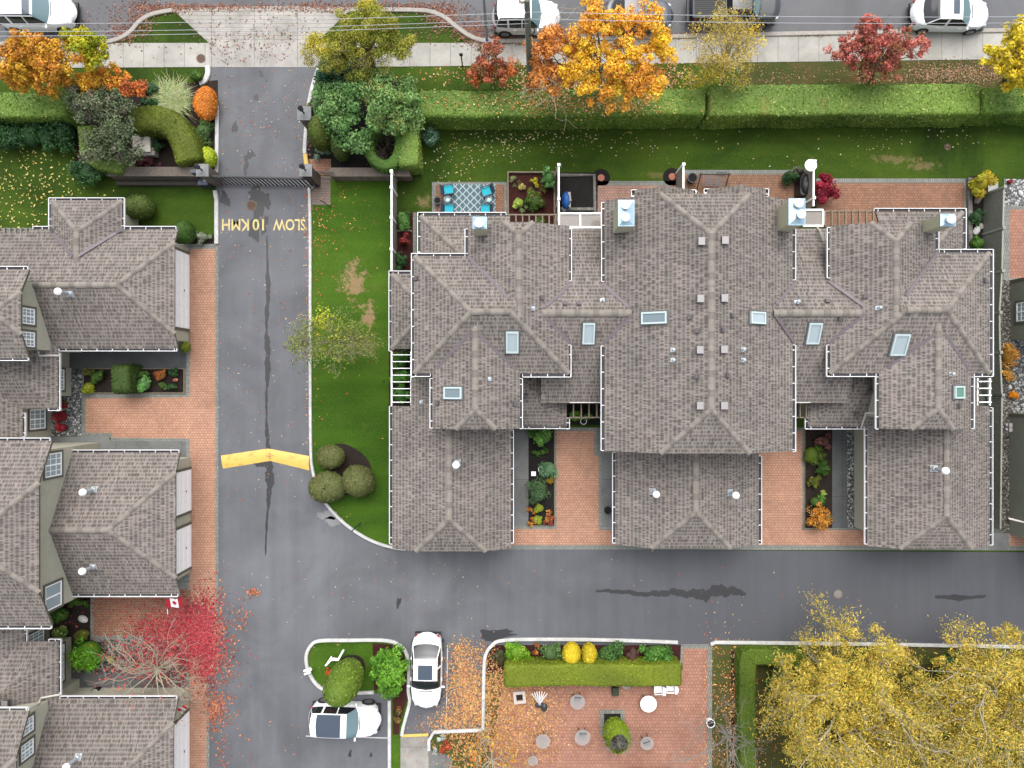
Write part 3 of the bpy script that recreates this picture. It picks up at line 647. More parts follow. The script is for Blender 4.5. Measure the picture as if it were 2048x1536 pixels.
sheet('planting_bed', rect(788, 425, 826, 545), .014, 'mulch', 'red mulch side bed along the fence')
kerb('bed_edging', [(791, 462), (824, 462)], .05, .06, 'kerbgrey', 'thin edging across the side bed')
kerb('bed_edging', [(829, 425), (829, 540)], .2, .04, 'border', 'paver strip between side bed and wall')
sheet('planting_bed', rect(778, 690, 826, 815), .014, 'soil', 'bed under the side pergola')
# ---- lower garden
sheet('planting_bed', [(975, 1290), (1365, 1290), (1365, 1330), (975, 1345)], .014, 'mulch', 'mulched bed with clipped shrubs along the road')
sheet('planting_bed', [(858, 1470), (967, 1462), (972, 1345), (1010, 1345), (1010, 1900), (858, 1900)], .012, 'rough_grass', 'leaf strewn bed left of the brick patio')
sheet('patio', [(1009, 1340), (1365, 1340), (1365, 1291), (1419, 1291), (1419, 1900), (985, 1900), (985, 1500)], .016, 'paver_red', 'red brick patio with round tables')
sheet('patio_border', [(1362, 1288), (1424, 1288), (1424, 1900), (1414, 1900), (1414, 1297), (1366, 1297), (1366, 1330), (1360, 1330)], .021, 'border', 'grey paver edging of the brick patio')
sheet('lawn', rect(1424, 1290, 2900, 1900), .008, 'rough_grass', 'rough grass under the yellow trees')
sheet('planting_bed', rect(1462, 1300, 1476, 1900), .012, 'soil', 'brown soil strip beside the low hedge')
sheet('planting_bed', rect(1516, 1328, 2300, 1900), .012, soil_mat('leafy_soil', C(84, 84, 40), C(120, 108, 56)), 'dark bed under the yellow trees')
sheet('driveway_border', [(1200, 1419), (1249, 1419), (1249, 1470), (1200, 1470)], .020, 'border', 'grey paver frame round the clipped egg shrub')
sheet('planting_bed', [(1208, 1427), (1241, 1427), (1241, 1470), (1208, 1470)], .025, 'blacksoil', 'soil square under the clipped egg shrub')

LETTER, t_, b_ = nodes_of('faded_yellow_paint'); p_ = pos(t_)
t_.links.new(mixc(t_, ramp(t_, noise(t_, p_, 5.5, 7, .8, .4), [(.5, (0, 0, 0)), (.66, (.85, .85, .85))]), C(244, 220, 146), C(140, 134, 116)), b_.inputs['Base Color']); b_.inputs['Roughness'].default_value = .8
# lettering on the road, reading from the gate side
mk = thing('road_lettering', 'worn yellow SLOW 10 KMH lettering painted on the private road', 'road lettering', tuple(P(527, 449, .009)))
for txt, x0, x1 in (('SLOW', 610, 547), ('10', 527, 506), ('KMH', 497, 445)):
    cu = bpy.data.curves.new('lettering', 'FONT'); cu.body = txt; cu.size = .8; cu.resolution_u = 3; cu.offset = .013
    to = bpy.data.objects.new('lettering_curve', cu); col.objects.link(to)
    dg = bpy.context.evaluated_depsgraph_get(); me = bpy.data.meshes.new_from_object(to.evaluated_get(dg))
    col.objects.unlink(to); bpy.data.objects.remove(to)
    xs = [v.co.x for v in me.vertices]; ys = [v.co.y for v in me.vertices]
    a, b_ = P(x0+1, 461), P(x1-1, 438)
    for v in me.vertices:
        fx = (v.co.x-min(xs))/(max(xs)-min(xs)); fy = (v.co.y-min(ys))/(max(ys)-min(ys))
        v.co = (a.x+(b_.x-a.x)*fx-mk.location.x, P(0, 438).y+(P(0, 461).y-P(0, 438).y)*fy-mk.location.y, 0)
    link('lettering', me, LETTER, mk)
def manhole(px, py, r, mat, label):
    t = thing('manhole_cover', label, 'manhole cover', tuple(P(px, py, .012)))
    m = MB(); m.lathe((0, 0, 0), [(r, 0), (r, .012), (r*.82, .014), (r*.8, .008)], 28); m.build('rim', flat('manhole_rim', C(128, 112, 100), .7, .3, .15, 12), t)
    m = MB(); m.lathe((0, 0, .003), [(r*.79, 0), (r*.79, .008)], 28)
    for k in range(5):
        a = k*2*math.pi/5; m.box((r*.4*math.cos(a), r*.4*math.sin(a), .013), (r*.6, r*.1, .006), a)
    m.build('lid', mat, t)
rust = flat('rusty_lid', C(112, 88, 72), .8, .3, .25, 14)
manhole(402, 117, .28, rust, 'rusty round cover set in the sidewalk')
manhole(503, 411, .32, rust, 'round cover in the wet road just inside the gate')
manhole(505, 1184, .22, rust, 'small leaf ringed cover on the road by the red leaves')
manhole(1676, 1188, .30, flat('grey_lid', C(150, 148, 142), .8, .2, .2, 14), 'pale round cover on the lower road')
manhole(1895, 294, .20, rust, 'small round cover in the back lawn')
# ================================================================ BUILDINGS
ROOF_V, ROOF_F = [], []           # every roof face, for setting things on the slopes
def roof_faces(name, faces, parent, off, thick=.14):
    """sloping faces as one solid shingled roof; UV in metres along and up each slope"""
    me = bpy.data.meshes.new(name); vs, fs = [], []; idx = {}
    for f in faces:
        ii = []
        for v in f:
            k = (round(v[0], 3), round(v[1], 3), round(v[2], 3))
            if k not in idx: idx[k] = len(vs); vs.append((v[0]-off[0], v[1]-off[1], v[2]-off[2]))
            ii.append(idx[k])
        fs.append(tuple(ii))
        b = len(ROOF_V); ROOF_V.extend(Vector(v) for v in f); ROOF_F.append(tuple(range(b, b+len(f))))
    me.from_pydata(vs, [], fs); me.update()
    uv = me.uv_layers.new(name='UVMap')
    for p in me.polygons:
        n = p.normal
        u = Vector((-n.y, n.x, 0)); u = u.normalized() if u.length > 1e-5 else Vector((1, 0, 0)); w = n.cross(u)
        sh = (p.index*3.37) % 5
        for li in p.loop_indices:
            c = me.vertices[me.loops[li].vertex_index].co
            uv.data[li].uv = (c.dot(u)+sh, c.dot(w))
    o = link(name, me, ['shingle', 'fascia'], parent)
    md = o.modifiers.new('thickness', 'SOLIDIFY'); md.thickness = thick; md.offset = -1; md.material_offset_rim = 1; md.use_even_offset = False
    return o
def cap_line(name, a, b, parent, off, r=.17, mat='cap', flatn=False, lift=.02):
    a, b = Vector(a), Vector(b); L = (b-a).length
    if L < .2: return
    d = (b-a)/L; s = d.cross(Vector((0, 0, 1))).normalized(); u = s.cross(d)
    me = bpy.data.meshes.new(name); vs, fs = [], []
    if flatn:
        m = MB(); m.beam(a+u*lift, b+u*lift, r*2, .015); return m.build(name, mat, parent, off)
    m = MB(); nseg = max(2, int(L/.32))
    for i in range(nseg):
        p, q = a+d*(L*i/nseg), a+d*(L*(i+1)/nseg+.03); rr0 = r*random.uniform(.95, 1.06); rr1 = rr0*.9
        ring = []
        for c, rr, h in ((p, rr0, .035), (q, rr1, .015)):
            for ang in (0, 40, 75, 105, 140, 180):
                x, z = math.cos(R(ang)), math.sin(R(ang))
                ring.append(c+s*x*rr+u*(z*rr*.3+h*.6-.06*abs(x)))
        m.add(ring, [(k, k+1, k+7, k+6) for k in range(5)]+[(0, 1, 2, 3, 4, 5)], i % 3)
    return m.build(name, [M['cap'], CAP2, CAP3], parent, off)
CAP2 = flat('ridge_cap_pale', C(152, 144, 135), .9, 0, .15, 3.2, .2)
CAP3 = flat('ridge_cap_brown', C(132, 125, 117), .9, 0, .15, 3.2, .2)

def jroof(bld, axis, a0, a1, e0, e1, ze, f0=0.6, f1=0.6, slope=.5, caps=True, hide=(), nudge=0.0):
    """ridge roof over two eave lines a0/a1 and two end lines e0/e1 given in pixels at eave height;
    f = how far up the end the hip starts (0 full hip, 1 plain gable)"""
    off = bld.location
    if axis == 'x':
        c0, c1 = P(0, a0, ze).y, P(0, a1, ze).y; t0, t1 = P(e0, 0, ze).x, P(e1, 0, ze).x
        W = lambda t, c, z: (t, c, z)
    else:
        c0, c1 = P(a0, 0, ze).x, P(a1, 0, ze).x; t0, t1 = P(0, e0, ze).y, P(0, e1, ze).y
        W = lambda t, c, z: (c, t, z)
    if c0 > c1: c0, c1 = c1, c0
    if t0 > t1: t0, t1, f0, f1 = t1, t0, f1, f0
    c0, c1 = c0+.13, c1-.13; ze = ze+nudge
    t0, t1 = t0+(.13 if f0 == 0 else 0), t1-(.13 if f1 == 0 else 0)
    cm, w = (c0+c1)/2, (c1-c0)/2; rise = w*slope; zr = ze+rise
    A0 = t0+w*(1-f0); A1 = t1-w*(1-f1)
    if A0 > A1: A0 = A1 = (A0+A1)/2
    def side(c, sg):
        f = [W(t0, c, ze), W(t1, c, ze)]
        if f1 < 1: f.append(W(t1, c+sg*w*f1, ze+f1*rise)) if f1 > 0 else None
        f += [W(A1, cm, zr)]
        if abs(A1-A0) > 1e-3: f.append(W(A0, cm, zr))
        if 0 < f0 < 1: f.append(W(t0, c+sg*w*f0, ze+f0*rise))
        return f
    faces = [side(c0, 1), side(c1, -1)]
    if f0 < 1: faces.append([W(t0, cm-w*(1-f0), ze+f0*rise), W(A0, cm, zr), W(t0, cm+w*(1-f0), ze+f0*rise)])
    if f1 < 1: faces.append([W(t1, cm-w*(1-f1), ze+f1*rise), W(A1, cm, zr), W(t1, cm+w*(1-f1), ze+f1*rise)])
    out = []
    for f in faces:
        n = (Vector(f[1])-Vector(f[0])).cross(Vector(f[2])-Vector(f[0]))
        out.append(f if n.z > 0 else f[::-1])
    ro = roof_faces('roof', out, bld, off)
    if caps:
        if abs(A1-A0) > .3 and 'ridge' not in hide: cap_line('ridge_cap', W(A0, cm, zr), W(A1, cm, zr), ro, off, .175)
        for t, A, f, k in ((t0, A0, f0, 'h0'), (t1, A1, f1, 'h1')):
            if f < 1 and k not in hide:
                for sg in (-1, 1):
                    if k+('-' if sg < 0 else '+') in hide: continue
                    cap_line('hip_cap', W(t, cm+sg*w*(1-f), ze+f*rise), W(A, cm, zr), ro, off, .15)
    return dict(obj=ro, W=W, c0=c0, c1=c1, t0=t0, t1=t1, ze=ze, zr=zr, cm=cm, w=w, rise=rise, f0=f0, f1=f1)
def walls(bld, r, inset=.55, z0=0.0, mat='stucco', ends=(None, None), gable=True):
    """wall body under a roof, with gable walls up to the clipped hip"""
    off = bld.location; m = MB(); W = r['W']
    i0 = inset if ends[0] is None else ends[0]; i1 = inset if ends[1] is None else ends[1]
    a, b = r['t0']+i0, r['t1']-i1; c, d = r['c0']+inset, r['c1']-inset
    zt = r['ze']+inset*.5-.2
    ring = [W(a, c, 0), W(b, c, 0), W(b, d, 0), W(a, d, 0)]
    m.prism([(p[0], p[1]) for p in ring], z0, zt)
    if gable:
        for t, f, s in ((a, r['f0'], 1), (b, r['f1'], -1)):
            if f > .05:
                w = r['w']-inset; k = max(.05, 1-f)*r['w']; zt2 = r['ze']+f*r['rise']-.2
                for tt in (t,):
                    pts = [W(tt, r['cm']-w, zt), W(tt, r['cm']+w, zt), W(tt, r['cm']+min(w, k), max(zt, zt2)), W(tt, r['cm']-min(w, k), max(zt, zt2))]
                    bk = [W(tt+s*.2, *([p[1] if W(1, 0, 0)[0] == 1 else p[0]]+[p[2]])) for p in pts]
                    m.add(pts+bk, [(0, 1, 2, 3), (4, 7, 6, 5), (3, 2, 6, 7), (0, 3, 7, 4), (1, 5, 6, 2)])
    return m.build('wall', mat, bld, off)
def gutter(bld, p, q, z, side, parent=None, w=.125, step=.88):
    """white gutter: outer lip, dark trough and white hangers; side is where the open air lies"""
    off = bld.location; a, b = P(*p, z), P(*q, z); a.z = b.z = z-.02
    d = (b-a); L = d.length; d /= L
    o = {'N': Vector((0, 1, 0)), 'S': Vector((0, -1, 0)), 'E': Vector((1, 0, 0)), 'W': Vector((-1, 0, 0))}[side]
    # the given pixels are the white outer lip itself
    m = MB()
    m.beam(a, b, .036, .13, 0)
    i0 = -o*(w/2+.025)
    m.beam(a+i0-Vector((0, 0, .05)), b+i0-Vector((0, 0, .05)), w, .03, 1)
    n = max(1, int(L/step))
    ofs = random.uniform(.2, .6)
    for k in range(n+1):
        s = (k+ofs)*step
        if s < L-.05: m.box((a+d*s+i0*1.05-Vector((0, 0, .005))), (w*1.15 if abs(o.x) > .5 else .045, .045 if abs(o.x) > .5 else w*1.15, .02), 0, 0)
    for e in (a, b): m.box(e+i0, (w if abs(o.x) > .5 else .03, .03 if abs(o.x) > .5 else w, .11), 0, 0)
    return m.build('gutter', ['white', 'gutdark'], bld, off)
TREE_R = None
def on_roof(px, py, lift=0.0):
    """where the line of sight through a photograph pixel meets the roofs"""
    global TREE_R
    if TREE_R is None: TREE_R = BVHTree.FromPolygons(ROOF_V, ROOF_F)
    o = Vector((0, 0, HC)); dr = (P(px, py, 0)-o).normalized()
    h, n, i, dist = TREE_R.ray_cast(o, dr)
    if h is None: return P(px, py, 3.0), Vector((0, 0, 1))
    if n.z < 0: n = -n
    return h+n*lift, n
def frame_of(n):
    u = Vector((-n.y, n.x, 0)); u = u.normalized() if u.length > 1e-4 else Vector((1, 0, 0)); return u, n.cross(u), n
def obox(m, c, u, v, n, su, sv, sn, mi=0):
    vs = [c+u*i*su/2+v*j*sv/2+n*k*sn/2 for k in (-1, 1) for i, j in ((-1, -1), (1, -1), (1, 1), (-1, 1))]
    m.add(vs, [(3, 2, 1, 0), (4, 5, 6, 7), (0, 1, 5, 4), (1, 2, 6, 5), (2, 3, 7, 6), (3, 0, 4, 7)], mi)
def skylight(bld, x0, y0, x1, y1, glass='skyglass'):
    off = bld.location
    pc, n = on_roof((x0+x1)/2, (y0+y1)/2); u, v, n = frame_of(n)
    k = (HC-pc.z)/(HC*SC); wx, wy = (x1-x0)*k, (y1-y0)*k
    if abs(u.x) > .5: su, sv = wx, wy/max(.6, abs(v.y))
    else: su, sv = wy, wx/max(.6, abs(v.x))
    m = MB(); c = pc+n*.05
    obox(m, pc+n*.03, u, v, n, su+.14, sv+.16, .06)
    sk = m.build('skylight', 'lead', bld, off)
    m = MB(); b = .085
    for s in (-1, 1):
        obox(m, pc+u*s*(su/2-b/2)+n*.1, u, v, n, b, sv, .12); obox(m, pc+v*s*(sv/2-b/2)+n*.1, u, v, n, su-2*b-.004, b, .118)
    m.build('frame', 'skyframe', sk, off)
    m = MB(); obox(m, pc+n*.085, u, v, n, su-2*b-.01, sv-2*b-.01, .05); m.build('pane', glass, sk, off)
def roof_vent(bld, px, py, kind):
    off = bld.location; p, n = on_roof(px, py); u, v, n = frame_of(n); m = MB()
    if kind == 'box':
        obox(m, p+n*.02, u, v, n, .42, .42, .03, 1); obox(m, p+Vector((0, 0, .13)), Vector((1, 0, 0)), Vector((0, 1, 0)), Vector((0, 0, 1)), .30, .34, .18, 1)
        obox(m, p+Vector((0, 0, .235)), Vector((1, 0, 0)), Vector((0, 1, 0)), Vector((0, 0, 1)), .33, .37, .03, 0)
        return m.build('roof_vent', ['ventgrey', 'ventdark'], bld, off)
    if kind == 'dark':
        obox(m, p+n*.015, u, v, n, .27, .27, .02); obox(m, p+n*.07, u, v, n, .2, .2, .12)
        return m.build('roof_vent', 'ventdark', bld, off)
    if kind == 'pipe':
        obox(m, p+n*.012, u, v, n, .22, .2, .02); m.tube([p, p+Vector((0, 0, .35))], .05, 8); m.lathe(p+Vector((0, 0, .3)), [(.08, 0), (.085, .06), (.03, .1)], 10)
        return m.build('vent_pipe', 'pipe', bld, off)
    if kind == 'flue':
        obox(m, p+n*.012, u, v, n, .36, .36, .02); m.lathe(p-Vector((0, 0, .05)), [(.18, 0), (.13, .2), (.10, .22), (.10, 1.0)], 12)
        fl = m.build('flue_pipe', 'pipe', bld, off, True)
        m = MB(); m.lathe(p+Vector((0, 0, .98)), [(.10, 0), (.2, .02), (.2, .1), (.13, .2), (.03, .22)], 14); m.build('flue_cap', 'whitepaint', fl, off, True)
def chimney(bld, x0, y0, x1, y1, zt, zb, flues):
    off = bld.location; a, b = P(x0, y1, zt), P(x1, y0, zt); c = (a+b)/2; sx, sy = b.x-a.x, b.y-a.y
    m = MB(); m.box((c.x, c.y, (zb+zt)/2-.03), (sx*.94, sy*.94, zt-zb-.06)); m.box((c.x, c.y, zt-.2), (sx*1.0, sy*1.0, .24))
    ch = m.build('chimney', 'chim', bld, off)
    m = MB(); m.box((c.x, c.y, zt-.04), (sx*1.05, sy*1.05, .07)); m.add([(c.x-sx/2, c.y-sy/2, zt), (c.x+sx/2, c.y-sy/2, zt), (c.x+sx/2, c.y+sy/2, zt), (c.x-sx/2, c.y+sy/2, zt), (c.x, c.y-sy*.2, zt+.09), (c.x, c.y+sy*.2, zt+.09)], [(0, 1, 4), (1, 2, 5, 4), (2, 3, 5), (3, 0, 4, 5)])
    m.build('chimney_cap', 'galv', ch, off)
    for fx, fy in flues:
        p = P(fx, fy, zt+.3); m = MB(); m.lathe((p.x, p.y, zt), [(.13, 0), (.13, .22)], 14); m.lathe((p.x, p.y, zt+.2), [(.13, 0), (.21, .02), (.22, .12), (.12, .19), (.02, .2)], 16)
        m.build('flue', 'whitepaint', ch, off, True)
def window_on(bld, wall_x, y0, y1, z0, z1, face='E', nx=2, nz=3, wall_y=None):
    """framed window with bars on a wall that faces E or W (or N/S along x)"""
    off = bld.location; s = 1 if face in 'EN' else -1
    def q(u, o, z): return (wall_x+s*o, u, z) if face in 'EW' else (u, wall_x+s*o, z)
    def bx(m, ua, ub, za, zb, o0, o1, mi=0):
        a, b = q(ua, o0, za), q(ub, o1, zb)
        m.box([(a[i]+b[i])/2 for i in range(3)], [abs(a[i]-b[i]) for i in range(3)], 0, mi)
    m = MB()
    for ua, ub, za, zb in ((y0-.12, y0, z0-.12, z1+.12), (y1, y1+.12, z0-.12, z1+.12), (y0, y1, z0-.12, z0), (y0, y1, z1, z1+.12)): bx(m, ua, ub, za, zb, -.01, .06)
    w = m.build('window', 'trimdark', bld, off)
    m = MB()
    for ua, ub, za, zb in ((y0, y0+.07, z0, z1), (y1-.07, y1, z0, z1), (y0+.07, y1-.07, z0, z0+.07), (y0+.07, y1-.07, z1-.07, z1), ((y0+y1)/2-.04, (y0+y1)/2+.04, z0+.07, z1-.07)): bx(m, ua, ub, za, zb, .005, .045)
    for k in range(1, nz): zz = z0+(z1-z0)*k/nz; bx(m, y0+.07, (y0+y1)/2-.04, zz-.015, zz+.015, .005, .038); bx(m, (y0+y1)/2+.04, y1-.07, zz-.015, zz+.015, .005, .038)
    for h in (0, 1):
        for k in range(1, nx):
            uu = y0+(y1-y0)*(h+k/nx)/2; bx(m, uu-.015, uu+.015, z0+.07, z1-.07, .005, .033)
    m.build('window_frame', 'whitepaint', w, off)
    m = MB(); bx(m, y0+.05, y1-.05, z0+.05, z1-.05, 0, .018); m.build('pane', 'pane', w, off)
def garage_door(bld, x, y0, y1, h=2.25):
    off = bld.location; m = MB(); rows = 4
    for k in range(rows):
        za, zb = .03+k*(h-.03)/rows, .03+(k+1)*(h-.03)/rows-.012
        m.box((x+.03, (y0+y1)/2, (za+zb)/2), (.06, y1-y0, zb-za))
        nc = max(2, int((y1-y0)/.62))
        for j in range(nc):
            yy = y0+(y1-y0)*(j+.5)/nc; m.box((x+.064, yy, (za+zb)/2), (.012, (y1-y0)/nc-.14, (zb-za)*.62))
    d = m.build('garage_door', 'whitepaint', bld, off)
    m = MB()
    for yy in (y0-.08, y1+.08): m.box((x+.035, yy, h/2+.07), (.08, .14, h+.12))
    m.box((x+.035, (y0+y1)/2, h+.07), (.079, y1-y0, .13)); m.build('door_frame', 'fascia', d, off)
    m = MB(); m.box((x+.085, (y0+y1)/2, .75), (.03, .12, .04)); m.build('handle', 'black', d, off)
def downspout(bld, pts, r=.05):
    m = MB(); m.tube(pts, r, 6); return m.build('downspout', flat_white2, bld, bld.location)
flat_white2 = flat('cream_pipe', C(226, 220, 208), .5)
def pergola(bld, x0, y0, x1, y1, z, along, n, mat='whitepaint', size=(.07, .14), rails='both'):
    """slatted pergola from pixels at height z: beams across, one mesh per beam"""
    off = bld.location; a, b = P(x0, y1, z), P(x1, y0, z)
    pg = None
    m = MB()
    if along == 'y':     # rails run along y (left and right), slats along x
        for xx in (a.x, b.x): m.beam((xx, a.y, z-.1), (xx, b.y, z-.1), .08, .16)
    else:
        for yy in (a.y, b.y): m.beam((a.x, yy, z-.1), (b.x, yy, z-.1), .08, .16)
    pg = m.build('pergola', mat, bld, off)
    for k in range(n):
        q = (k+.5)/n; m = MB()
        if along == 'y': m.beam((a.x, a.y+(b.y-a.y)*q, z+.05), (b.x, a.y+(b.y-a.y)*q, z+.05), *size)
        else: m.beam((a.x+(b.x-a.x)*q, a.y, z+.05), (a.x+(b.x-a.x)*q, b.y, z+.05), *size)
        m.build('slat', mat, pg, off)

ZU, ZL = 5.4, 2.7
# ---------------------------------------------------------------- right block
RB = thing('townhouse_block', 'long grey shingled block of joined townhouses with chimneys and skylights, in the middle and right', 'townhouse', tuple(P(1380, 760)))
r = jroof(RB, 'x', 507, 752, 823, 1143, ZU, 0, 0, hide=('h1+',)); walls(RB, r)                       # left home, main hip
LN = jroof(RB, 'y', 931, 1144, 452, 640, ZU, .72, 1, nudge=-.02, hide=()); walls(RB, LN)
LS = jroof(RB, 'y', 860, 1045, 640, 857, ZU, 1, .55, nudge=.01); walls(RB, LS)
r = jroof(RB, 'x', 427, 600, 836, 1020, ZL, 0, 1); walls(RB, r)
r = jroof(RB, 'x', 543, 702, 778, 900, ZL, 0, 1, caps=True, hide=('ridge',)); walls(RB, r, ends=(None, .3), gable=False)
GL = jroof(RB, 'y', 780, 1027, 812, 1097, ZL, 1, .42); walls(RB, GL, ends=(None, .6))
MM = jroof(RB, 'y', 1204, 1590, 401, 902, ZU, .54, .54); walls(RB, MM, ends=(.5, .5))
r = jroof(RB, 'y', 1264, 1392, 380, 520, ZL, 1, 0, nudge=.0); walls(RB, r, .45, gable=False)
r = jroof(RB, 'y', 1409, 1537, 378, 520, ZL, 1, 0, nudge=.0); walls(RB, r, .45, gable=False)
GM = jroof(RB, 'y', 1226, 1522, 800, 1089, ZL, 1, .46); walls(RB, GM, ends=(None, .6))
r = jroof(RB, 'x', 500, 752, 1655, 1985, ZU, 0, 0, hide=('h0+',)); walls(RB, r)
RN = jroof(RB, 'y', 1654, 1877, 452, 640, ZU, .62, 1, nudge=-.02); walls(RB, RN)
RS = jroof(RB, 'y', 1753, 1947, 640, 857, ZU, 1, .55, nudge=.01); walls(RB, RS)
r = jroof(RB, 'x', 419, 600, 1752, 1931, ZL, 1, 0); walls(RB, r)
GR = jroof(RB, 'y', 1730, 1984, 812, 1092, ZL, 1, .42); walls(RB, GR, ends=(None, .6))
# low connecting roofs between the homes, a ridge with a north and a south slope
for xa, xb in ((1085, 1262), (1548, 1736)):
    zr = 6.12; a, b = P(xa, 626, zr), P(xb, 626, zr)
    yn, ys = P(0, 457, 3.9).y, P(0, 806, 3.85).y
    f = [[(a.x, ys, 3.85), (b.x, ys, 3.85), (b.x, a.y, zr), (a.x, a.y, zr)], [(a.x, a.y, zr), (b.x, a.y, zr), (b.x, yn, 3.9), (a.x, yn, 3.9)]]
    ro = roof_faces('roof', f, RB, RB.location); cap_line('ridge_cap', a, b, ro, RB.location, .2)
    m = MB(); m.box(((a.x+b.x)/2, (yn+ys)/2, 1.8), (b.x-a.x-.4, yn-ys-.9, 3.6)); m.build('wall', 'stucco', RB, RB.location)
r = jroof(RB, 'y', 950, 1138, 740, 858, ZL, 1, 0, hide=('ridge', 'h0', 'h1-')); walls(RB, r, .5, gable=False)
r = jroof(RB, 'y', 1611, 1800, 740, 858, ZL, 1, 0, hide=('ridge', 'h0', 'h1+')); walls(RB, r, .5, gable=False)
# garage roofs running up beside the pergolas
for side, xe, g_ in ((-1, 822, GL), (1, 1956, GR)):
    z = lambda x: g_['ze']+abs(x-(g_['c0'] if side < 0 else g_['c1']))*.5
    xw = P(xe, 0, 3.3).x; xi = g_['cm']
    y0, y1 = g_['t1'], P(0, 756, 3.3).y
    pts = [(xw, y0, z(xw)), (xi, y0, g_['zr']), (xi, y1, g_['zr']), (xw, y1, z(xw))]
    if side < 0: pts = pts
    n = (Vector(pts[1])-Vector(pts[0])).cross(Vector(pts[2])-Vector(pts[0]))
    roof_faces('roof', [pts if n.z > 0 else pts[::-1]], RB, RB.location)
for p, q, z, sd in (((823, 507), (823, 754), ZU, 'W'), ((823, 507), (930, 507), ZU, 'N'), ((930, 458), (930, 507), ZU, 'W'), ((823, 753), (861, 753), ZU, 'S'), ((860, 757), (860, 856), ZU, 'W'),
        ((1045, 757), (1045, 857), ZU, 'E'), ((1045, 754), (1141, 754), ZU, 'S'), ((1142, 690), (1142, 754), ZU, 'E'), ((1143, 458), (1143, 562), ZU, 'E'), ((836, 425), (1012, 425), ZL, 'N'), ((835, 425), (835, 506), ZL, 'W'),
        ((778, 542), (822, 542), ZL, 'N'), ((778, 542), (778, 702), ZL, 'W'), ((779, 812), (779, 1088), ZL, 'W'), ((1027, 860), (1027, 1086), ZL, 'E'), ((1046, 857), (1139, 857), ZL, 'S'), ((1139, 836), (1139, 858), ZL, 'E'),
        ((1140, 805), (1201, 805), 3.85, 'S'), ((1203, 405), (1203, 563), ZU, 'W'), ((1202, 692), (1202, 901), ZU, 'W'), ((1591, 458), (1591, 560), ZU, 'E'), ((1591, 690), (1591, 903), ZU, 'E'),
        ((1263, 380), (1391, 380), ZL, 'N'), ((1263, 380), (1263, 394), ZL, 'W'), ((1392, 380), (1392, 388), ZL, 'E'), ((1408, 378), (1537, 378), ZL, 'N'), ((1537, 378), (1537, 393), ZL, 'E'), ((1408, 378), (1408, 387), ZL, 'W'),
        ((1225, 905), (1225, 1086), ZL, 'W'), ((1523, 912), (1523, 1088), ZL, 'E'), ((1654, 455), (1654, 556), ZU, 'W'), ((1653, 690), (1653, 752), ZU, 'W'), ((1653, 753), (1752, 753), ZU, 'S'), ((1751, 754), (1751, 858), ZU, 'W'),
        ((1948, 754), (1948, 857), ZU, 'E'), ((1948, 753), (1985, 753), ZU, 'S'), ((1986, 499), (1986, 753), ZU, 'E'), ((1878, 499), (1986, 499), ZU, 'N'), ((1877, 462), (1877, 499), ZU, 'E'), ((1748, 417), (1931, 417), ZL, 'N'), ((1932, 417), (1932, 498), ZL, 'E'),
        ((1610, 836), (1610, 857), ZL, 'W'), ((1610, 858), (1728, 858), ZL, 'S'), ((1592, 805), (1620, 805), 3.85, 'S'), ((1729, 858), (1729, 1088), ZL, 'W'), ((1985, 815), (1985, 1090), ZL, 'E')):
    gutter(RB, p, q, z, sd)
# purple grey valley metal where roofs meet
def valley(bld, pts):
    v = [on_roof(*p, .03)[0] for p in pts]
    m = MB()
    for a, b in zip(v[:-1], v[1:]): m.beam(a, b, .15, .02)
    m.build('valley_flashing', 'flash', bld, bld.location)
def lerp2(p, q, n=6): return [(p[0]+(q[0]-p[0])*k/n, p[1]+(q[1]-p[1])*k/n) for k in range(n+1)]
for p, q in (((936, 513), (1018, 598)), ((862, 748), (940, 668)), ((956, 668), (1043, 750)), ((1143, 566), (1092, 612)), ((1090, 632), (1140, 686)), ((1203, 566), (1258, 614)), ((1262, 632), (1207, 686)),
        ((1591, 566), (1552, 608)), ((1552, 632), (1588, 684)), ((1655, 560), (1728, 612)), ((1726, 632), (1656, 686)), ((1875, 505), (1812, 592)), ((1756, 748), (1872, 668)), ((1890, 668), (1944, 750))):
    valley(RB, lerp2(p, q))
for s in ((1012, 663, 1037, 704, 'skyglass'), (1165, 646, 1189, 686, 'skyglass'), (1286, 624, 1332, 648, 'skyglass_dark'), (1496, 624, 1531, 648, 'skyglass'), (1614, 646, 1640, 686, 'skyglass'), (1783, 668, 1814, 709, 'skyglass'), (889, 774, 926, 798, 'skyglass_dark'), (1901, 772, 1929, 797, 'skyglass_green')):
    skylight(RB, *s)
for x, y in ((1401, 484), (1448, 482), (1399, 598), (1447, 597), (1398, 700), (1446, 699), (1398, 811), (1446, 811)): roof_vent(RB, x, y, 'box')
for x, y in ((1380, 635), (1463, 631), (1395, 662), (1444, 660), (1394, 753), (1454, 751), (1083, 596), (1130, 608), (1158, 608), (833, 557), (875, 806), (1029, 808), (1052, 791), (1654, 603), (1731, 593), (1680, 636), (1968, 561), (1917, 812), (1738, 782), (1713, 828)): roof_vent(RB, x, y, 'dark')
for x, y in ((1345, 700), (1345, 720), (1485, 699), (1485, 720), (1066, 617), (1205, 600), (979, 758), (843, 804), (1593, 604), (1755, 616), (1900, 748)): roof_vent(RB, x, y, 'pipe')
for x, y in ((915, 926), (1305, 983), (1460, 985), (1868, 937)): roof_vent(RB, x, y, 'flue')
chimney(RB, 946, 434, 973, 457, 7.6, 4.5, [(958, 446)])
chimney(RB, 1237, 401, 1268, 451, 7.7, 4.8, [(1251, 409), (1251, 434)])
chimney(RB, 1578, 398, 1610, 449, 7.5, 4.8, [(1598, 406), (1603, 428)])
chimney(RB, 1881, 428, 1911, 452, 7.4, 4.8, [(1903, 438)])
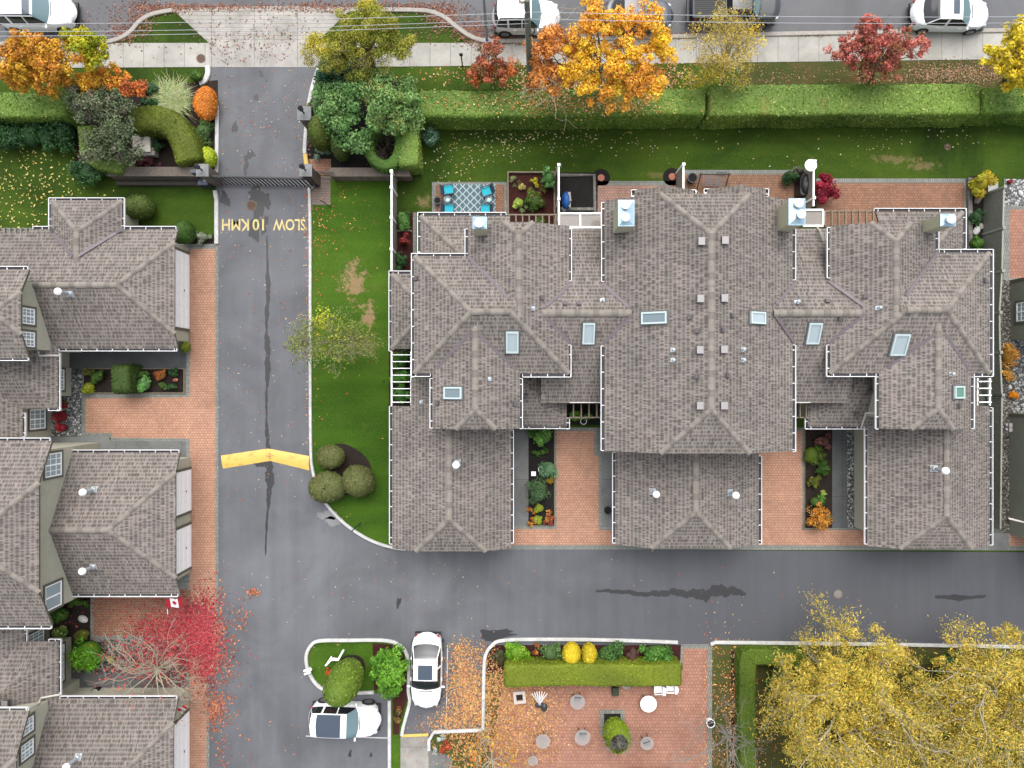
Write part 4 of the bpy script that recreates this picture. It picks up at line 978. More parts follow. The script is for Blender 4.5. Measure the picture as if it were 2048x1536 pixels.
# glass canopies and pergolas fixed to the block
for x0, y0, x1, y1, z in ((1118, 427, 1203, 455, 3.2), (1606, 420, 1646, 452, 3.2)):
    a, b = P(x0, y1, z), P(x1, y0, z)
    m = MB()
    for yy in (a.y, b.y): m.beam((a.x, yy, z), (b.x, yy, z), .1, .12)
    for xx in ((a.x, (a.x+b.x)/2, b.x) if x1-x0 > 50 else (a.x, b.x)): m.beam((xx, a.y+.06, z), (xx, b.y-.06, z), .09, .1)
    cp = m.build('canopy', 'whitepaint', RB, RB.location)
    m = MB(); m.box(((a.x+b.x)/2, (a.y+b.y)/2, z-.03), (b.x-a.x-.1, b.y-a.y-.1, .02)); m.build('pane', clear_glass('canopy_glass', C(176, 168, 160), .62), cp, RB.location)
pergola(RB, 1012, 429, 1118, 452, 2.6, 'x', 8, 'wood', (.07, .12))
pergola(RB, 1642, 422, 1752, 452, 2.6, 'x', 8, 'wood', (.07, .12))
pergola(RB, 783, 703, 822, 811, 2.7, 'y', 8, 'whitepaint', (.04, .12))
pergola(RB, 1956, 756, 1981, 811, 2.7, 'y', 4, 'whitepaint', (.06, .12))
pergola(RB, 1139, 806, 1201, 835, 2.9, 'x', 4, 'wood', (.07, .12))
pergola(RB, 1593, 806, 1617, 835, 2.9, 'x', 2, 'wood', (.07, .12))
downspout(RB, [on_roof(1645, 483, .07)[0], P(1640, 462, 4.6), P(1634, 454, 3.3)])
downspout(RB, [P(1751, 826, 4.9), P(1732, 826, 4.1), P(1722, 856, 2.9)])

# ---------------------------------------------------------------- left row
LB = thing('townhouse_row', 'grey shingled row of townhouses with white garage doors along the left edge', 'townhouse', tuple(P(120, 900)))
G1 = jroof(LB, 'x', 454, 702, -120, 356, ZL, 1, .24); walls(LB, G1, ends=(.3, .62), mat='stucco')
GN = jroof(LB, 'y', 98, 249, 396, 560, ZL, 0, 1, nudge=.01); walls(LB, GN, .5, gable=False)
U1 = jroof(LB, 'x', 534, 722, -300, 58, ZU, 1, .52, nudge=0); walls(LB, U1, ends=(.3, .5))
r = jroof(LB, 'y', -160, 121, 560, 822, 2.72, 1, 0, hide=('ridge', 'h0', 'h1-')); walls(LB, r, 1.05, gable=False)
G2 = jroof(LB, 'x', 900, 1193, -100, 360, ZL, 1, .26); walls(LB, G2, ends=(.3, .62))
U2 = jroof(LB, 'x', 876, 1257, -300, 104, ZU, 1, .42); walls(LB, U2, ends=(.3, .6))
r = jroof(LB, 'y', -160, 122, 1278, 1560, 2.72, 0, 1, hide=('ridge', 'h1', 'h0-')); walls(LB, r, 1.05, gable=False)
r = jroof(LB, 'y', -260, 51, 600, 900, 2.66, 1, 1, nudge=0, caps=False)
r = jroof(LB, 'y', -260, 54, 1200, 1460, 2.66, 1, 1, nudge=0, caps=False)
G3 = jroof(LB, 'x', 1392, 1700, -100, 356, ZL, 1, .26); walls(LB, G3, ends=(.3, .62))
U3 = jroof(LB, 'x', 1416, 1780, -300, 58, ZU, 1, .42); walls(LB, U3, ends=(.3, .6))
for p, q, z, sd in (((98, 396), (249, 396), ZL, 'N'), ((98, 396), (98, 452), ZL, 'W'), ((249, 396), (249, 452), ZL, 'E'), ((249, 453), (352, 453), ZL, 'N'), ((66, 453), (98, 453), ZL, 'N'), ((118, 702), (354, 702), ZL, 'S'), ((120, 706), (120, 820), ZL, 'E'), ((97, 821), (121, 821), ZL, 'S'),
        ((-60, 533), (56, 533), ZU, 'N'), ((-60, 721), (57, 721), ZU, 'S'), ((-60, 876), (100, 876), ZU, 'N'), ((-60, 1257), (103, 1257), ZU, 'S'), ((140, 900), (358, 900), ZL, 'N'), ((141, 1193), (356, 1193), ZL, 'S'),
        ((122, 1279), (122, 1390), ZL, 'E'), ((98, 1278), (122, 1278), ZL, 'N'), ((120, 1392), (354, 1392), ZL, 'N'), ((-60, 1415), (57, 1415), ZU, 'N'), ((-40, 494), (48, 494), ZL, 'N'), ((51, 826), (51, 873), 2.66, 'E'), ((54, 1260), (54, 1288), 2.66, 'E')):
    gutter(LB, p, q, z, sd)
TREE_R = None
for p, q in (((100, 457), (146, 512)), ((246, 457), (156, 512))): valley(LB, lerp2(p, q))
for x, y in ((140, 588), (188, 979), (187, 1133), (156, 1514)): roof_vent(LB, x, y, 'flue')
roof_vent(LB, 15, 1405, 'box')
wx = G1['t1']-.62
garage_door(LB, wx, P(0, 658).y+.0, P(0, 510).y)
wx = G2['t1']-.62
garage_door(LB, wx, P(0, 1020).y, P(0, 938).y); garage_door(LB, wx, P(0, 1132).y, P(0, 1048).y)
wx = G3['t1']-.62
garage_door(LB, wx, P(0, 1560).y, P(0, 1420).y)
u = U1['t1']-.5
window_on(LB, u, P(0, 649, 4.6).y, P(0, 617, 4.6).y, 4.25, 5.25, 'E'); window_on(LB, u, P(0, 694, 4.6).y, P(0, 664, 4.6).y, 4.25, 5.25, 'E')
u = U2['t1']-.6
window_on(LB, u, P(0, 953, 4.4).y, P(0, 906, 4.4).y, 3.7, 5.1, 'E', 2, 3); window_on(LB, u, P(0, 1217, 4.4).y, P(0, 1167, 4.4).y, 3.7, 5.1, 'E', 1, 1)
u = U3['t1']-.6
window_on(LB, u, P(0, 1466, 4.6).y, P(0, 1436, 4.6).y, 4.2, 5.2, 'E'); window_on(LB, u, P(0, 1514, 4.6).y, P(0, 1482, 4.6).y, 4.2, 5.2, 'E')
# window bays on the low wings
for y0, y1, xp in ((735, 792, 143), (1286, 1375, 143)):
    bx = P(xp, 0, 0).x; m = MB(); ya, yb = P(0, y1, 1).y, P(0, y0, 1).y
    m.box((bx-.6, (ya+yb)/2, 1.2), (1.2, yb-ya, 2.4)); m.build('wall', 'stucco', LB, LB.location)
    window_on(LB, bx, ya+.35, yb-.12, .75, 2.05, 'E', 3, 4)
# recessed walls with barred windows beside the upper floors
for ya, yb, xp, w0, w1 in ((820, 880, 103, 858, 818), (1255, 1300, 100, 1290, 1262)):
    x = P(xp, 0).x; y0, y1 = P(0, yb, 1).y, P(0, ya, 1).y; m = MB()
    m.box((x-.8, (y0+y1)/2, 1.3), (1.6, y1-y0+1.0, 2.6)); m.build('wall', 'stucco', LB, LB.location)
    window_on(LB, x, P(0, w0, 1.2).y, P(0, w1, 1.2).y, .6, 2.0, 'E', 2, 3)
downspout(LB, [P(77, 703, 3.4), P(78, 711, 3.2), P(118, 711, 2.75)], .06)
downspout(LB, [P(58, 1420, 5.2), P(76, 1408, 3.6), P(82, 1396, 3.2), P(120, 1389, 2.75)], .06)
pergola(LB, -60, 457, 62, 493, 2.7, 'x', 11, 'greywood', (.07, .22))

# ---------------------------------------------------------------- home beyond the right edge
NB = thing('neighbour_house', 'olive stucco house cut off by the right edge, with a white barred window', 'house', tuple(P(2120, 900)))
for y0, y1, xw in ((560, 680, 2021), (826, 1068, 2019)):
    a = P(xw, y1); b = P(xw, y0); m = MB(); m.box((a.x+4, (a.y+b.y)/2, 2.7), (8, b.y-a.y, 5.4)); m.build('wall', 'stucco_dark', NB, NB.location)
    m = MB()
    for z in (2.3,): m.box((a.x-.03, (a.y+b.y)/2, z), (.06, b.y-a.y+.04, .14))
    m.box((a.x-.02, b.y-.1, 2.7), (.05, .14, 5.2)); m.build('trim', 'fascia', NB, NB.location)
    zz = 5.4; r0 = MB(); r0.box((a.x+4, (a.y+b.y)/2, 5.5), (8.4, b.y-a.y+.5, .16)); r0.build('roof', 'shingle', NB, NB.location)
window_on(NB, P(2021, 0).x, P(0, 643, .8).y, P(0, 605, .8).y, .55, 1.7, 'W', 2, 3)
for k in range(2):
    m = MB(); p = P(2017, 850+k*9, 1.2); m.box((p.x, p.y, 1.2), (.18, .24, .4)); m.lathe((p.x-.1, p.y, 1.05), [(.09, 0), (.1, .2), (.04, .24)], 10); m.build('meter', 'ventgrey', NB, NB.location)
downspout(NB, [P(2019, 1037, .1), P(2019, 1037, 2.2), P(2050, 1045, 2.4)], .05)
# ================================================================ FENCES, GATE, WALLS
def panel_fence(label, x, y0, y1, z, mat, posts, caps=True, along='y'):
    """fence running up the picture: panel, rail and capped posts"""
    a, b = P(x, y1, z), P(x, y0, z); t = thing('fence', label, 'fence', (b.x, (a.y+b.y)/2, 0), 0, 'privacy fences between the gardens'); off = t.location
    m = MB(); n = max(2, int((b.y-a.y)/.16))
    for k in range(n): yy = a.y+(b.y-a.y)*(k+.5)/n; m.box((b.x, yy, (z-.08)/2), (.05 if k % 2 else .062, (b.y-a.y)/n-.012, z-.08))
    m.build('panel', mat, t, off)
    m = MB(); m.beam((b.x, a.y, z-.04), (b.x, b.y, z-.04), .10, .08); m.build('rail', 'whitepaint' if caps else mat, t, off)
    for py in posts:
        p = P(x, py, z); m = MB(); m.box((p.x, p.y, z/2+.02), (.12, .12, z+.04)); m.box((p.x, p.y, z+.06), (.17, .17, .05)); m.box((p.x, p.y, z+.1), (.1, .1, .04))
        m.build('post', 'whitepaint' if caps else mat, t, off)
panel_fence('tan panel fence with a white rail between the bright lawn and the rug patio', 783, 338, 541, 1.8, 'tanfence', (343, 375, 435, 498))
panel_fence('short tan fence with white rail between the mulch bed and black soil bed', 1117.5, 328, 445, 1.8, 'tanfence', (330, 398))
panel_fence('short tan fence with white rail beside the swing patio', 1367, 327, 378, 1.8, 'tanfence', (329,))
panel_fence('tan fence with white rail between the barbecue and the dark red shrub', 1627.5, 330, 412, 1.8, 'tanfence', (396,))
# long grey fence on the right, kinked
t = thing('fence', 'long weathered grey board fence along the right side yard', 'fence', tuple(P(1985, 700)), 0, 'privacy fences between the gardens'); off = t.location
line = [(2008, 374), (2006, 456), (2004, 542), (1999, 625), (2000, 705), (2004, 790), (2001, 1060)]
for (p, q) in zip(line[:-1], line[1:]):
    z = 1.75 if p[1] < 780 else 1.4
    a, b = P(*p, z), P(*q, z); m = MB(); L = (b-a).length; n = int(L/.15)
    for k in range(n):
        c = a.lerp(b, (k+.5)/n); m.box((c.x, c.y, z/2), (.05 if k % 2 else .06, L/n-.012, z), math.atan2(b.y-a.y, b.x-a.x)-math.pi/2)
    m.build('panel', 'greywood', t, off)
    m = MB(); m.box((a.x, a.y, z/2+.05), (.13, .13, z+.1)); m.box((a.x, a.y, z+.12), (.17, .17, .04)); m.build('post', flat('grey_post', C(170, 172, 160), .8, 0, .1, 6) if p[1] == 374 else bpy.data.materials['grey_post'], t, off)
    m = MB(); d = (b-a).normalized()*.1; m.beam(a+d-Vector((0, 0, .02)), b-d-Vector((0, 0, .02)), .09, .07); m.build('rail', bpy.data.materials['grey_post'], t, off)

def pillar(px, py, w, h, label, lamp=(0, 0)):
    """stone gate pillar: px,py is the middle of the capstone as photographed"""
    c = P(px, py, h); t = thing('gate_pillar', label, 'gate pillar', (c.x, c.y, 0), 0, 'stone pillars with black lamps at the gate')
    m = MB(); m.box((0, 0, h/2-.05), (w, w, h-.1)); m.build('shaft', 'pillar', t)
    m = MB(); m.box((0, 0, h-.07), (w+.14, w+.14, .1)); m.add([(-w/2, -w/2, h-.02), (w/2, -w/2, h-.02), (w/2, w/2, h-.02), (-w/2, w/2, h-.02), (0, 0, h+.04)], [(0, 1, 4), (1, 2, 4), (2, 3, 4), (3, 0, 4)]); m.build('capstone', 'capstone', t)
    m = MB(); m.lathe((0, 0, h), [(.05, 0), (.04, .3), (.04, .45)], 8); m.lathe((0, 0, h+.42), [(.06, 0), (.13, .08), (.15, .3), (.16, .33), (.07, .43), (.02, .5)], 10)
    m.build('lamp', 'black', t, (0, 0, 0), True)
pillar(404, 340, .58, 2.2, 'stone gate pillar left of the driveway, with a black lamp', )
pillar(611, 340, .58, 2.2, 'stone gate pillar right of the driveway, where the gate ends')
pillar(608, 226, .66, 2.2, 'lone stone pillar beside the entrance shrubs, up the driveway from the gate')
# sliding gate
z = 1.85; a, b = P(410, 352, z), P(622, 357, z)
t = thing('driveway_gate', 'black iron driveway gate with upright bars closing the private road', 'gate', ((a.x+b.x)/2, (a.y+b.y)/2, 0)); off = t.location
m = MB(); m.beam((a.x, a.y, z), (b.x, b.y, z), .08, .07); m.beam((a.x, a.y, .14), (b.x, b.y, .14), .07, .08); m.beam((a.x, a.y, z-.28), (b.x, b.y, z-.28), .05, .04)
m.build('gate_frame', 'black', t, off)
n = 26
m0 = MB(); m0.box((0, 0, z/2+.05), (.075, .05, z-.25)); p0 = m0.build('bar', 'black', t)
for k in range(n):
    c = a.lerp(b, (k+.5)/n); o = p0 if k == 0 else p0.copy()
    if k: col.objects.link(o); o.parent = t
    o.location = (c.x-off.x, c.y-off.y, 0)
t = thing('gate_motor', 'dark blue grey gate motor box left of the gate', 'gate motor', tuple(P(416, 370)))
m = MB(); m.box((0, 0, .35), (.62, .42, .7)); m.box((0, 0, .72), (.56, .38, .06)); m.box((-.1, .3, .9), (.3, .2, 1.8)); m.build('housing', flat('blue_grey_metal', C(74, 80, 96), .4, .3), t); m = MB(); m.box((.12, .05, .765), (.12, .08, .03)); m.build('keyhole', 'ventgrey', t)
z = 1.85; a, b = P(630, 342, z), P(664, 344, z)
t = thing('side_gate', 'narrow black iron fence panel between the pillar and the stone wall', 'fence', ((a.x+b.x)/2, a.y, 0)); off = t.location
m = MB(); m.beam(a, b, .05, .05); m.beam((a.x, a.y, .2), (b.x, b.y, .2), .05, .05); m.build('gate_frame', 'iron', t, off)
for k in range(9):
    c = a.lerp(b, k/8); m = MB(); m.box((c.x, c.y, z/2+.05), (.025, .025, z-.2)); m.build('bar', 'iron', t, off)
def low_wall(label, pts, w, h, stone='pillar', cap='capstone', step=None):
    A = poly_px(pts, 0); A = [P(x, y, h) for x, y in pts]; c = sum(A, Vector())/len(A)
    t = thing('stone_wall', label, 'wall', (c.x, c.y, 0)); off = t.location
    m = MB()
    for p, q in zip(A[:-1], A[1:]): m.beam((p.x, p.y, h/2-.06), (q.x, q.y, h/2-.06), w, h-.12)
    m.build('wall', stone, t, off); m = MB()
    for p, q in zip(A[:-1], A[1:]): m.beam((p.x, p.y, h-.05), (q.x, q.y, h-.05), w+.1, .1)
    m.build('coping', cap, t, off)
wallstone = flat('brown_coping', C(112, 102, 92), .9, 0, .3, 9, .3)
low_wall('brown stone wall left of the gate, stepping down with timber ledges', [(215, 343), (395, 343)], .45, 1.2, 'pillar', wallstone)
low_wall('brown stone wall right of the gate under the clipped hedge', [(660, 344), (820, 344)], .42, 1.15, 'pillar', wallstone)
for k, (yy, h) in enumerate(((355, .75), (366, .4))):
    t = thing('wall_ledge', ('upper' if k == 0 else 'lower')+' dark timber ledge below the stone wall left of the gate', 'ledge', tuple(P(310, yy))); a, b = P(232, yy, h), P(398, yy, h)
    m = MB(); m.beam((a.x, a.y, h/2), (b.x, b.y, h/2), .2, h); m.build('ledge', flat('dark_timber', C(88, 80, 72), .9, 0, .25, 7) if k == 0 else bpy.data.materials['dark_timber'], t, t.location)
t = thing('wall_pier', 'grey stone pier at the end of the wall under the clipped hedge', 'pier', tuple(P(816, 342)))
m = MB(); m.box((0, 0, .65), (.62, .5, 1.3)); m.box((0, 0, 1.33), (.72, .6, .08)); m.build('pier', 'stonewall', t)
t = thing('flood_light', 'small black flood light on the stone wall right of the gate', 'light', tuple(P(739, 356)))
m = MB(); m.box((0, 0, .5), (.05, .05, 1.0)); m.box((0, -.02, 1.02), (.26, .2, .12)); m.build('lamp_head', 'black', t)
t = thing('milestone', 'black and white mottled stone by the end of the gate', 'stone', tuple(P(625, 371)))
m = MB(); m.ball((0, 0, .16), (.2, .26, .2), 12); m.build('stone', gravel_mat('mottled_stone', C(60, 60, 62), C(160, 160, 160), C(240, 240, 240)), t, (0, 0, 0), True)
# entrance sign
t = thing('entrance_sign', 'pale stone sign tablet with dark worn lettering, among the clipped hedges', 'sign', tuple(P(296, 297)))
m = MB(); m.box((0, 0, .3), (1.35, 1.15, .5), 0); m.build('base', 'kerbgrey', t)
m = MB(); pts = [(-.5, -.42, .72), (.5, -.42, .72), (.5, .5, .82), (-.5, .5, .82)]; m.add(pts+[(x, y, z-.12) for x, y, z in pts], [(0, 1, 2, 3), (7, 6, 5, 4), (0, 4, 5, 1), (1, 5, 6, 2), (2, 6, 7, 3), (3, 7, 4, 0)]); m.build('tablet', flat('pale_tablet', (.72, .66, .55), .8, 0, .1, 6), t)
m = MB(); random.seed(3)
for k in range(9):
    u = random.uniform(-.25, .1); v = -.3+k*.085; z = .766+v*.108+.015; m.box((u, v+.02, z), (random.uniform(.06, .2), .025, .012), random.uniform(-.6, .6)); m.box((u+.06, v+.05, z), (.03, random.uniform(.05, .1), .012), random.uniform(-.6, .6))
m.build('lettering', flat('dark_letters', C(70, 58, 50), .8), t)
# arrow sign on the island
t = thing('arrow_sign', 'white zigzag arrow sign on the parking island lawn', 'sign', tuple(P(668, 1316)))
m = MB(); m.beam(P(651, 1331, .45), P(664, 1318, .45), .09, .16); m.beam(P(664, 1318, .46), P(677, 1319, .46), .12, .16); m.beam(P(676, 1320, .47), P(687, 1300, .47), .1, .16); m.beam(P(653, 1329, .44), P(663, 1313, .44), .07, .12)
m.build('arrow', 'whitepaint', t, t.location); m = MB(); m.box((0, 0, .2), (.07, .07, .4)); m.build('post', 'whitepaint', t)
t = thing('address_post', 'short white post with crossed boards on the island kerb', 'sign', tuple(P(621, 1335)))
m = MB(); m.box((0, 0, .3), (.08, .08, .6)); m.build('post', 'whitepaint', t); m = MB(); m.beam((-.22, .05, .62), (.25, .14, .62), .1, .14); m.beam((-.2, -.16, .6), (.18, -.02, .6), .1, .12); m.build('board', 'whitepaint', t)
def stick(label, base, tip, ztip, r=.035, cat='post', head=False):
    a, b = P(*base, 0), P(*tip, ztip); t = thing('marker_post', label, cat, tuple(a)); m = MB(); m.tube([a, b], [r, r], 8); m.build('post', 'iron', t, t.location)
    if head: m = MB(); m.box((b.x, b.y, b.z), (.2, .06, .3)); m.build('sign_plate', 'iron', t, t.location)
    return t
stick('thin dark post leaning on the curved lawn kerb', (721, 1046), (704, 1062), 1.1)
stick('thin dark stake beside the paved pad inside the gate', (662, 414), (640, 400), .9, .025)
stick('small dark sign post on the sidewalk right of the olive tree', (925, 132), (922, 109), 1.5, .04, 'sign post', True)
stick('thin path light stake near the blue lantern on the bright lawn', (768, 762), (766, 764), .4, .03)
# ================================================================ POLES AND WIRES
t = thing('street_light_pole', 'slim grey steel street light pole beside the sidewalk', 'pole', tuple(P(974, 82)))
m = MB(); a = P(974, 82); m.tube([a, a+Vector((0, 0, 9))], [.1, .07], 10); m.lathe((a.x, a.y, 0), [(.2, 0), (.2, .1), (.12, .14)], 12); m.build('pole', flat('grey_steel', C(176, 186, 200), .45, .4), t, t.location, True)
m = MB(); m.tube([a+Vector((0, 0, 8.8)), a+Vector((0, 1.2, 9.3)), a+Vector((0, 2.6, 9.4))], .05, 8); m.build('arm', bpy.data.materials['grey_steel'], t, t.location, True)
m = MB(); m.ball(a+Vector((0, 2.8, 9.35)), (.18, .4, .1)); m.build('lamp_head', bpy.data.materials['grey_steel'], t, t.location, True)
t = thing('utility_pole', 'greenish wooden utility pole between the grey car and the orange tree', 'pole', tuple(P(1062, 180)))
a = P(1062, 180); top = P(1054, -2, 10.2); m = MB(); m.tube([a, a.lerp(top, .5), top], [.17, .15, .13], 12); m.build('pole', flat('treated_pole', C(122, 128, 112), .9, 0, .2, 3), t, t.location, True)
m = MB(); b = a.lerp(top, .42); c = a.lerp(top, .86)
m.tube([a+Vector((-.16, .05, 0)), b+Vector((-.15, .05, 0)), c+Vector((-.13, .03, 0))], .045, 6); m.build('conduit', 'pipe', t, t.location)
m = MB(); cb = a.lerp(top, .80); m.tube([cb+Vector((.02, 0, 0)), cb+Vector((.3, -.12, -.25)), cb+Vector((.34, -.2, -.7)), cb+Vector((.1, -.2, -1.1))], .03, 6); m.build('cable', 'black', t, t.location)
m = MB(); q = a.lerp(top, .97); m.beam(q+Vector((-.35, 0, 0)), q+Vector((-.35, 1.6, .2)), .1, .1); m.beam(q+Vector((-.1, 0, .05)), q+Vector((-.35, .0, .0)), .08, .08); m.build('crossarm', 'wood', t, t.location)
m = MB(); m.lathe(P(1043.5, 24, 9.9)-Vector((0, 0, .25)), [(.05, 0), (.05, .15), (.16, .18), (.16, .24), (.07, .26)], 14); m.build('insulator', 'whitepaint', t, t.location, True)
wire = flat('wire', C(196, 200, 204), .5)
for lab, p, q, zz in (('topmost thin power line left of the utility pole', (-300, 47), (1056, 25), 9.4), ('middle thin power line left of the utility pole', (-300, 64), (1056, 39), 9.0), ('lowest thin power line left of the utility pole', (-300, 73), (1056, 47), 8.6),
        ('upper thin power line over the parked cars to the right', (1056, 24), (2500, 27), 9.4), ('lower thin power line over the parked cars to the right', (1056, 38), (2500, 39), 9.0)):
    a, b = P(*p, zz), P(*q, zz); t = thing('power_line', lab, 'power line', tuple(a), 0, 'power lines along the street'); pts = [a.lerp(b, k/12)-Vector((0, 0, .4*math.sin(math.pi*k/12))) for k in range(13)]
    m = MB(); m.tube(pts, .012, 5); m.build('cable', wire, t, t.location)

# ================================================================ CARS
def car(name, label, cat, L, W, H, kind, paint, px, py, heading, sunroof=None, rails=False, wind_mat=None):
    """length along +x, front at +x; loft of cross-sections, split into paint and glass"""
    n = 64; S = np.linspace(0, 1, n)
    pl = dict(sedan=([0, .01, .03, .07, .15, .3, .6, .8, .9, .95, .98, 1], [.60, .73, .85, .93, .98, 1, 1, .985, .94, .86, .74, .55]),
              suv=([0, .01, .03, .07, .15, .3, .6, .82, .91, .96, .985, 1], [.64, .77, .88, .95, .985, 1, 1, .985, .94, .86, .74, .56]),
              pickup=([0, .005, .02, .1, .3, .6, .86, .94, .98, .993, 1], [.86, .95, .98, .99, 1, 1, .99, .96, .88, .78, .66]))[kind]
    w = np.interp(S, *pl)*W/2
    hz = dict(sedan=([0, .02, .06, .2, .35, .7, .9, .97, 1], [.60, .86, .97, 1.0, .95, .93, .82, .70, .52]),
              suv=([0, .02, .06, .25, .7, .75, .92, .98, 1], [.62, .95, 1.05, 1.05, 1.05, 1.06, .98, .84, .58]),
              pickup=([0, .01, .03, .4, .7, .76, .93, .985, 1], [.7, 1.15, 1.2, 1.2, 1.2, 1.22, 1.14, 1.0, .7]))[kind]
    zb = np.interp(S, *hz)
    k = dict(sedan=(.12, .28, .56, .74), suv=(.02, .08, .57, .73), pickup=(.385, .41, .64, .76))[kind]     # rear foot, rear roof, front roof, cowl
    h = np.interp(S, [0, k[0], k[1], k[2], k[3], 1], [0, 0, 1, 1, 0, 0]); h = np.where((S > k[1]) & (S < k[2]), 1.0+.05*np.sin((S-k[1])/(k[2]-k[1])*math.pi), h)
    vs = []
    for i in range(n):
        x = (S[i]-.5)*L; b = zb[i]; c = h[i]; ww = w[i]; hh = (H-b)*c
        inn = .94-.17*min(1, c)
        if c > .001:
            sec = [(.86, .20), (.985, .32), (1.0, .52*b+.12), (.985, b-.12), (.94, b), (inn, b+hh*.90), (inn-.05, b+hh*.965), (inn*.6, b+hh*1.0), (0, b+hh*1.015)]
        else:
            sec = [(.86, .20), (.985, .32), (1.0, .52*b+.12), (.985, b-.12), (.94, b), (.88, b+.02), (.78, b+.035), (.45, b+.055), (0, b+.065)]
        fb = -.26*min(1, max(0, (S[i]-.56)/.2))+.2*min(1, max(0, (.32-S[i])/.2))     # ends and glass bowed in plan
        row = [(x+fb*abs(y)**2.4, y*ww, z) for y, z in sec]
        vs += row+[(x, -y, z) for x, y, z in row[-2::-1]]
    m_ = 17
    body, side, wind, rear, roofp = [], [], [], [], []
    for i in range(n-1):
        s = (S[i]+S[i+1])/2
        for j in range(m_-1):
            f = (i*m_+j, (i+1)*m_+j, (i+1)*m_+j+1, i*m_+j+1); jj = min(j, m_-2-j); tgt = body
            if k[0]+.01 < s < k[3]-.012:
                if jj == 4 and h[i] > .12 and h[i+1] > .12:
                    bp = [(k[0]+k[3])/2-.02] if kind != 'suv' else [.44, .22]
                    if all(abs(s-q) > .012 for q in bp): tgt = side
                if jj >= 6 and s > k[2]+.004: tgt = wind
                if jj == 5 and s > k[2]+.004: tgt = wind if s < k[3]-.02 else body
                if jj >= 6 and s < k[1]-.002 and kind != 'pickup': tgt = rear
                if sunroof and jj >= 7 and sunroof[0] < s < sunroof[1]: tgt = roofp
                if sunroof and sunroof[2] and jj >= 6 and sunroof[0] < s < sunroof[1]: tgt = roofp
            tgt.append(f)
    t = thing(name, label, cat, tuple(P(px, py, .0)), heading)
    def sub(nm, fs, mat, push=0.0, par=t):
        if not fs: return None
        used = sorted({q for f in fs for q in f}); mp = {q: i for i, q in enumerate(used)}; me = bpy.data.meshes.new(nm)
        me.from_pydata([vs[q] for q in used], [], [tuple(mp[q] for q in f) for f in fs]); me.polygons.foreach_set('use_smooth', [True]*len(fs)); me.update(); me.set_sharp_from_angle(angle=R(32))
        return link(nm, me, mat, par)
    bd = sub('body', body, paint)
    sub('side_window', [f for f in side if f[0] % m_ < 8], CARGLASS); sub('side_window', [f for f in side if f[0] % m_ >= 8], CARGLASS); sub('windshield', wind, wind_mat or WINDGLASS); sub('rear_window', rear, CARGLASS)
    sub('sunroof', roofp, ROOFGLASS)
    m = MB(); m.box((0, 0, .28), (L*.94, W*.84, .16)); 
    for e in (0, n-1): m.add([vs[e*m_+j] for j in range(m_)], [tuple(range(m_))])
    m.build('underbody', 'black', t)
    for sx in (-.305 if kind != 'pickup' else -.30, .30 if kind != 'pickup' else .31):
        for sy in (-1, 1):
            r = .34 if kind == 'sedan' else .38; yc = sy*(W/2-.10); m = MB(); m.tube([(sx*L, yc-.11, r), (sx*L, yc+.115, r)], r, 20); wh = m.build('wheel', 'tyre', t)
            m = MB(); m.tube([(sx*L, yc+sy*.10, r), (sx*L, yc+sy*.125, r)], r*.66, 12); m.build('rim', 'rim', wh)
    for sy in (-1, 1):
        i = int((k[3]-.05)*n); m = MB(); m.ball(((S[i]-.5)*L-.08, sy*(w[i]+.1), zb[i]+.03), (.07, .12, .07), 10); m.build('mirror', paint if kind != 'pickup' else 'black', t, (0, 0, 0), True)
        i = int(.955*n); m = MB(); m.ball(((S[i]-.5)*L-.2, sy*w[i]*.84, zb[i]-.03), (.17, .12, .06), 10); m.build('headlight', HEADL, t, (0, 0, 0), True)
        i = int(.03*n); m = MB(); m.ball(((S[i]-.5)*L+.15, sy*w[i]*.92, zb[i]-.08), (.1, .1, .09), 10); m.build('taillight', TAILL, t, (0, 0, 0), True)
    i = int((k[3])*n); m = MB(); m.beam(((S[i]-.5)*L-.02, -w[i]*.45, zb[i]+.055), ((S[i]-.5)*L-.02, w[i]*.45, zb[i]+.055), .05, .02); m.build('wiper', 'black', t)
    if rails:
        for sy in (-1, 1): m = MB(); m.tube([((k[1]-.46)*L, sy*W*.345, H-.03), ((k[1]-.44)*L, sy*W*.345, H+.05), ((k[2]-.52)*L, sy*W*.345, H+.05), ((k[2]-.5)*L, sy*W*.345, H-.03)], .03, 6); m.build('roof_rail', rails, t)
    if kind == 'pickup':
        m = MB(); x0, x1 = -.475*L, -.125*L; zt = 1.27; yw = W*.40
        for sy in (-1, 1): m.box(((x0+x1)/2, sy*(yw+.05), zt), (x1-x0, .14, .07))
        m.box((x0-.03, 0, zt), (.1, yw*2+.2, .07)); m.build('bed_rail', 'iron', t)
        m = MB(); m.box(((x0+x1)/2, 0, zt-.01), (x1-x0-.02, yw*2-.06, .05), 0, 0)
        for q in range(13): m.box(((x0+x1)/2, -yw+.1+q*(yw*2-.2)/12, zt+.02), (x1-x0-.1, .03, .02))
        m.build('bed_cover', flat('bed_black', C(22, 23, 26), .6), t); m = MB(); m.box((x0-.22, 0, .62), (.14, W*.86, .2)); m.build('bumper', 'iron', t)
    for a, b in ((.34, 0), (.60, 0)):
        for sy in (-1, 1):
            i = int(a*n); m = MB(); m.box(((S[i]-.5)*L, sy*(w[i]+.005), zb[i]-.16), (.2, .03, .03)); m.build('door_handle', paint, t)
    return t
def carpaint(name, c, coat=.6):
    m, t, b = nodes_of(name); b.inputs['Base Color'].default_value = (*c, 1); b.inputs['Roughness'].default_value = .3; b.inputs['Coat Weight'].default_value = coat; b.inputs['Coat Roughness'].default_value = .05
    return m
